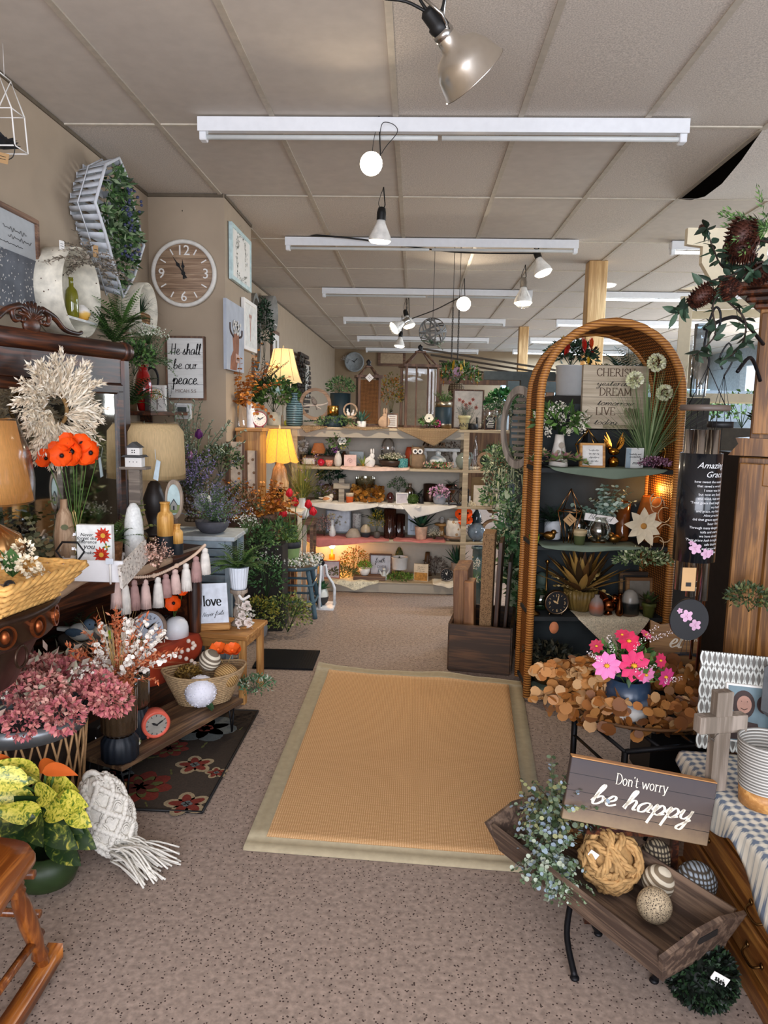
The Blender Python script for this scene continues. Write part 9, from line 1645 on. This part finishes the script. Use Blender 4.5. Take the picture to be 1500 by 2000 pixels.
g.build('hydrangea_heads',LV('#b8656a','#c98078','#d3a090','#a86a68'),t);f=fo_bush(.55,.2,170,ls=.07);f.build('dusty_leaves',LV('#8f8070','#a3a088','#b59a8a'),t);g=G()
for k in range(16):a=rnd(0,2*pi);q=V((cos(a)*.26,sin(a)*.2,.1+rnd(-.08,.08)));fl_pom(g,q,.022,0,30,.5,2)
g.build('pale_blossoms',LV('#d0c4b4','#bdb0a8'),t)
# croton plant
c=V((-1.13,2.1,0));t=T('croton_plant','croton with big yellow and green leaves in a dark green pot, lower left','plant',c);g=G();g.lathe(prof('round',.1,.12),n=32);g.build('pot',P('#2a3a1e',.4),t)
CM_=[]
m,nt,b=_new('croton_leaf');tc=N(nt,'TexCoord');nn=N(nt,'TexNoise',i_Scale=75.0,i_Detail=3.0,i_Distortion=1.2);nt.links.new(tc.outputs['Object'],nn.inputs[0]);nt.links.new(ramp(nt,nn.outputs['Fac'],[(.36,'#4c6a20'),(.46,'#a8a832'),(.58,'#d9cc58')]),b.inputs['Base Color']);b.inputs['Roughness'].default_value=.35;CM_.append(m)
m,nt,b=_new('croton_leaf_dark');tc=N(nt,'TexCoord');nn=N(nt,'TexNoise',i_Scale=30.0,i_Detail=3.0,i_Distortion=1.5);nt.links.new(tc.outputs['Object'],nn.inputs[0]);nt.links.new(ramp(nt,nn.outputs['Fac'],[(.5,'#22381a'),(.6,'#5a6a2a'),(.68,'#b4a848')]),b.inputs['Base Color']);b.inputs['Roughness'].default_value=.35;CM_.append(m);CM_+=LV('#b5541c')+LV('#24401c')
st=G()
for k,(px,py,L,W_,m_,bx)in enumerate(((30,1500,110,46,0,-.4),(60,1510,90,40,0,.1),(110,1530,95,50,0,.6),(25,1555,90,40,0,-.7),(105,1575,80,44,0,.6),(140,1560,60,34,0,.9),(20,1600,90,40,1,-.7),(80,1590,80,40,1,.3),(110,1620,90,44,1,.8),(120,1650,90,44,1,.7),(60,1640,80,40,3,.0),(90,1490,80,24,2,.3),(110,1498,80,22,2,.8),(0,1480,80,24,2,-.3),(60,1560,70,40,3,0),(10,1640,100,50,3,-.6),(130,1600,70,36,1,1),(10,1515,90,40,0,-.6),(85,1545,85,40,0,.3),(45,1580,85,40,0,-.2),(150,1590,60,34,0,1),(30,1620,90,42,1,-.4),(150,1625,80,40,1,1),(0,1580,90,40,0,-1),(70,1610,80,40,1,.1))):
 q=at(px,py,y=c.y-.08+rnd(-.04,.06))-c;s=.0014;b0=V((rnd(-.01,.01),0,.15+.2*rnd(.2,1)));d=(q-b0).normalized();st.tube(smooth([V((0,0,.12)),b0,q-d*L*s*.35],4),.004,5);g=G();dd=V((bx*1.3+rnd(-.15,.15),-.3,.5 if py<1590 else .05)).normalized();g.bigleaf(q-dd*L*s*.55,dd,L*s*1.25,W_*s*1.35,V((0,-.85,.6)),.8,0,9);g.build('leaf',CM_[m_],t)
st.build('stems',P('#3f5a28',.6),t);tagcard('price_tag','white price card lying under the croton leaves',at(100,1662,z=.05)+V((0,-.0,.0)),.08,.05,P('#b4b6ba',.6),rz=RAD(-15),rx=RAD(-30))
# macrame bag
p=at(190,1650,z=.09);t=T('macrame_bag','white knotted macrame hanging folded on the carpet','macrame',V((p.x,p.y+.08,0)));MC=P('#d8d3c8',.9,var=.12,sc=120,bs=.5);g=G();rot=Matrix.Rotation(RAD(-28),3,'Y')
g.ball((0,0,.15),.1,20,14,sx=.78,sy=.7,sz=1.4,rot=Matrix.Rotation(RAD(-18),3,'Y'));Rm=Matrix.Rotation(RAD(-18),3,'Y')
def mp_(a_,q,k=1.03):return Rm@V((cos(a_)*.1*.78*k*sqrt(max(0,1-q*q)),sin(a_)*.1*.7*k*sqrt(max(0,1-q*q)),q*.14*k))+V((0,0,.15))
for m_ in range(6):
 for sg in(-1,1):pts=[mp_(m_*pi/3+sg*i*.13,-.9+i*.07,1.06)for i in range(26)];g.tube(pts,.0085,6);[g.ball(v,.0105,6,4)for v in pts[::1]]
for i in range(9):
 for j in range(4):
  a0=j*pi/3*1.5+i*.52;q0_=-.75+.19*i
  for r_ in(.1,.17,.24,.31):g.tube([mp_(a0+r_*cos(w_)*1.2,max(-.97,min(.97,q0_+r_*.8*sin(w_))),1.04)for w_ in[pi*k/8 for k in range(9)]],.0032,4)
g.build('knotted_body',MC,t);g=G()
for k in range(60):a0=rnd(-.75,.35);L=rnd(.13,.2);b0=V((.05+rnd(-.02,.02),-.05+rnd(-.03,.03),.05+rnd(-.02,.03)));d=V((cos(a0),sin(a0),0));g.tube(smooth([b0,b0+d*L*.5+V((0,0,.0+rnd(-.01,.02))),V(((b0+d*L).x,(b0+d*L).y,rnd(.006,.03)))],4),.0034,5)
g.build('fringe',MC,t);g=G();g.tube([Rm@V((cos(w_)*.025,0,.15+sin(w_)*.025))+V((0,0,.13))for w_ in[2*pi*k/14 for k in range(14)]],.01,6,close=True);g.build('hanging_loop',MC,t)
tagcard('price_tag','pair of kraft paper tags under the near corner of the low bench',at(236,1552,z=.0),.04,.05,KRAFT,rz=RAD(-20),rx=RAD(-12))
# rocking chair
HW=WOOD('#7a3f14','#b06a2a',1,7,.3,.4);HWZ=WOOD('#6a3512','#9c5a24',2,8,.3,.4);s0=at(75,1663,z=.44);t=T('rocking_chair','honey brown wooden rocking chair cut off by the lower left corner','rocking chair',V((0,0,0)));cx,cy=s0.x,s0.y;g=G()
out=[V((cx-.48,cy-.32,0)),V((cx-.02,cy-.36,0)),V((cx+.0,cy-.05,0)),V((cx-.02,cy+.01,0)),V((cx-.07,cy+.04,0)),V((cx-.2,cy+.055,0)),V((cx-.35,cy+.075,0)),V((cx-.48,cy+.09,0))];out=smooth(out,4,True);n=len(out);mid=sum(out,V())/n
vs=[];
for k_,z in((.97,.408),(1,.418),(1,.436),(.98,.444),(.7,.436)):vs+=[mid+(v-mid)*k_+V((0,0,z))for v in out]
g.add(vs,[tuple(range(n))[::-1],tuple(range(4*n,5*n))]+[(j*n+i,j*n+(i+1)%n,(j+1)*n+(i+1)%n,(j+1)*n+i)for j in range(4)for i in range(n)]);g.build('seat',HW,t)
fb=at(98,1885,z=.055);tb=V((cx-.075,cy-.01,.41))
def turned(a,b,r):
 d=b-a;L=d.length;R_=d.to_track_quat('Z','Y').to_matrix();g=G();g.lathe([(r*.55,0),(r*.75,L*.03),(r*.8,L*.1),(r*1.05,L*.13),(r*.8,L*.16),(r*.8,L*.2),(r*1.0,L*.28),(r*1.12,L*.45),(r*1.0,L*.66),(r*.8,L*.72),(r*1.05,L*.745),(r*.8,L*.77),(r*1.1,L*.8),(r*.85,L*.83),(r*1.15,L*.9),(r*.9,L*.97),(r*.6,L)],a,20,R_);return g
for dx,dy in((0,0),(-.36,0),(0,-.33),(-.36,-.33)):turned(V((fb.x-.015+dx,fb.y-.0+dy,.05)),V((tb.x+dx*.85,tb.y+dy*.8,.41)),.021).build('turned_leg',HWZ,t)
g=G();g.tube([V((fb.x-.02,fb.y,.2)),V((fb.x-.38,fb.y,.2))],.011,8);g.tube([V((fb.x-.03,fb.y,.31)),V((fb.x-.37,fb.y-.02,.31))],.012,8);g.tube([V((fb.x-.02,fb.y,.15)),V((fb.x-.02,fb.y-.33,.15))],.011,8);g.build('stretcher',HWZ,t)
for dx in(0,-.36):
 g=G();pts=[]
 for k in range(15):y=fb.y+.06-.56*k/14;pts.append(V((fb.x-.015+dx,y,.036+.10*((y-(fb.y-.17))/.35)**2*.35)))
 vs=[]
 for q in pts:vs+=[q+V((-.02,0,-.02)),q+V((.02,0,-.02)),q+V((.02,0,.02)),q+V((-.02,0,.02))]
 g.add(vs,[(4*i+j,4*i+(j+1)%4,4*i+4+(j+1)%4,4*i+4+j)for i in range(14)for j in range(4)]+[(0,1,2,3),(56,57,58,59)]);g.smooth=False;g.build('rocker',HW,t)
g=G();[g.lathe([(.001 if k==0 else .02*k,.004),(.02*k+.02,.008 if k%2 else .004)],n=36)for k in range(8)];solo('wicker_placemat',g,P('#d8b98a',.8,var=.15,sc=60,bs=.4),'round woven straw mat on the rocking chair seat','placemat',(cx-.235,cy-.13,.441))
# white wire house lantern at the top left with tags
p=at(5,250,y=3.1);t=T('wire_house_lantern','white wire house lantern hanging at the upper left edge','lantern',p);s=ms(p);g=G();w=62*s;z0,z1,z2=-40*s,28*s,95*s;Q=[(-w,.06),(34*s-w*0,.06)]
for y in(-.05,.05):g.tube([V((36*s,y,z0)),V((32*s,y,z1)),V((8*s,y,z2)),V((-30*s,y,z1)),V((-34*s,y,z0)),V((36*s,y,z0))],.0035,4);g.tube([V((32*s,y,z1)),V((-30*s,y,z1))],.0025,4)
g.tube([V((8*s,-.05,z2)),V((8*s,.05,z2))],.003,4);[g.tube([V((x,-.05,z)),V((x,.05,z))],.003,4)for x,z in((36*s,z0),(32*s,z1),(-34*s,z0))];g.build('wire_frame',WHT,t);g=G();g.tube([(8*s,0,z2),(8*s,0,CZ-p.z)],.001,3);g.build('hanging_wire',WHT,t)
g=G();[g.bigleaf(V((0,0,z0+.0)),(rdir(.1)+V((.2,-.3,0))).normalized(),.07,.035,Z,.2)for _ in range(14)];solo('dark_succulent',g,LV('#2a2a2c','#4a6a50'),'dark succulent sitting in the white wire house lantern','plant',p);t2=tagcard('price_tag','pair of kraft tags hanging from the white wire lantern',p+V((10*s,-.06,z0-34*s)),.055,.04,KRAFT,ry=RAD(12));g=G();g.tube(smooth([V((-5*s,0,z0+25*s)),V((20*s,0,z0+8*s)),V((36*s,0,z0)),V((32*s,0,z0-22*s)),V((12*s,0,z0-30*s))],5),.0022,4);solo('black_ribbon',g,BLACK,'thin black ribbon tied to the corner of the white wire lantern','ribbon',p+V((0,-.055,0)))

# ================================================================ groups of repeats
GR=dict(spotlight_bulb='bulb lamps hanging from the ceiling',price_tag='price tags on the goods',bird_figurine='bird figurines about the shop',decorative_ball='decorative balls in the wooden tray',wooden_board='boards standing in the crate',fern_bunch='fern bunches on the left side',ribbed_vase='ribbed vases on the low bench',ribbed_glass_vase='dark ribbed glass vases on the display shelf',table_lamp='table lamps with fabric shades and bulbs',wooden_bottle='wooden bottles on the dresser',candlestick='candlesticks in the rattan arch',wind_chime='wind chimes by the armoire',metal_lantern='metal lanterns on the display shelf',geometric_terrarium='gold wire terrariums in the rattan arch',wooden_cross='grey wooden crosses',potted_fern='potted ferns',potted_agave='potted agaves',potted_succulent='potted succulents',potted_plant='potted plants',power_cord='power cords on the ceiling',hanging_chain='chains beside the wicker orb',wooden_post='pine posts',round_wall_shelf='round metal wall shelves',slatted_basket='slatted baskets',framed_print='framed prints on the walls',faux_greenery='leaf sprays at the wooden tray',birch_panel='birch bark panels',display_case='display cases at the right back',silk_plant='silk plants on the display cases',lantern='wooden lanterns on the top shelf',purple_tulip='purple tulips in the column corner',dark_picture_frame='dark frames in the rattan arch',burlap_cloth='burlap pieces on the top shelf',draped_cloth='cloths in the rattan arch',pink_cloth='dusty pink cloths on the fourth shelf',white_cloth='white cloths on the third shelf',alarm_clock='round black alarm clocks',glass_vase='clear glass vases')
for o in bpy.data.objects:
 b=o.name.split('.')[0]
 if o.parent is None and b in GR and 'label' in o and 'group' not in o:o['group']=GR[b]
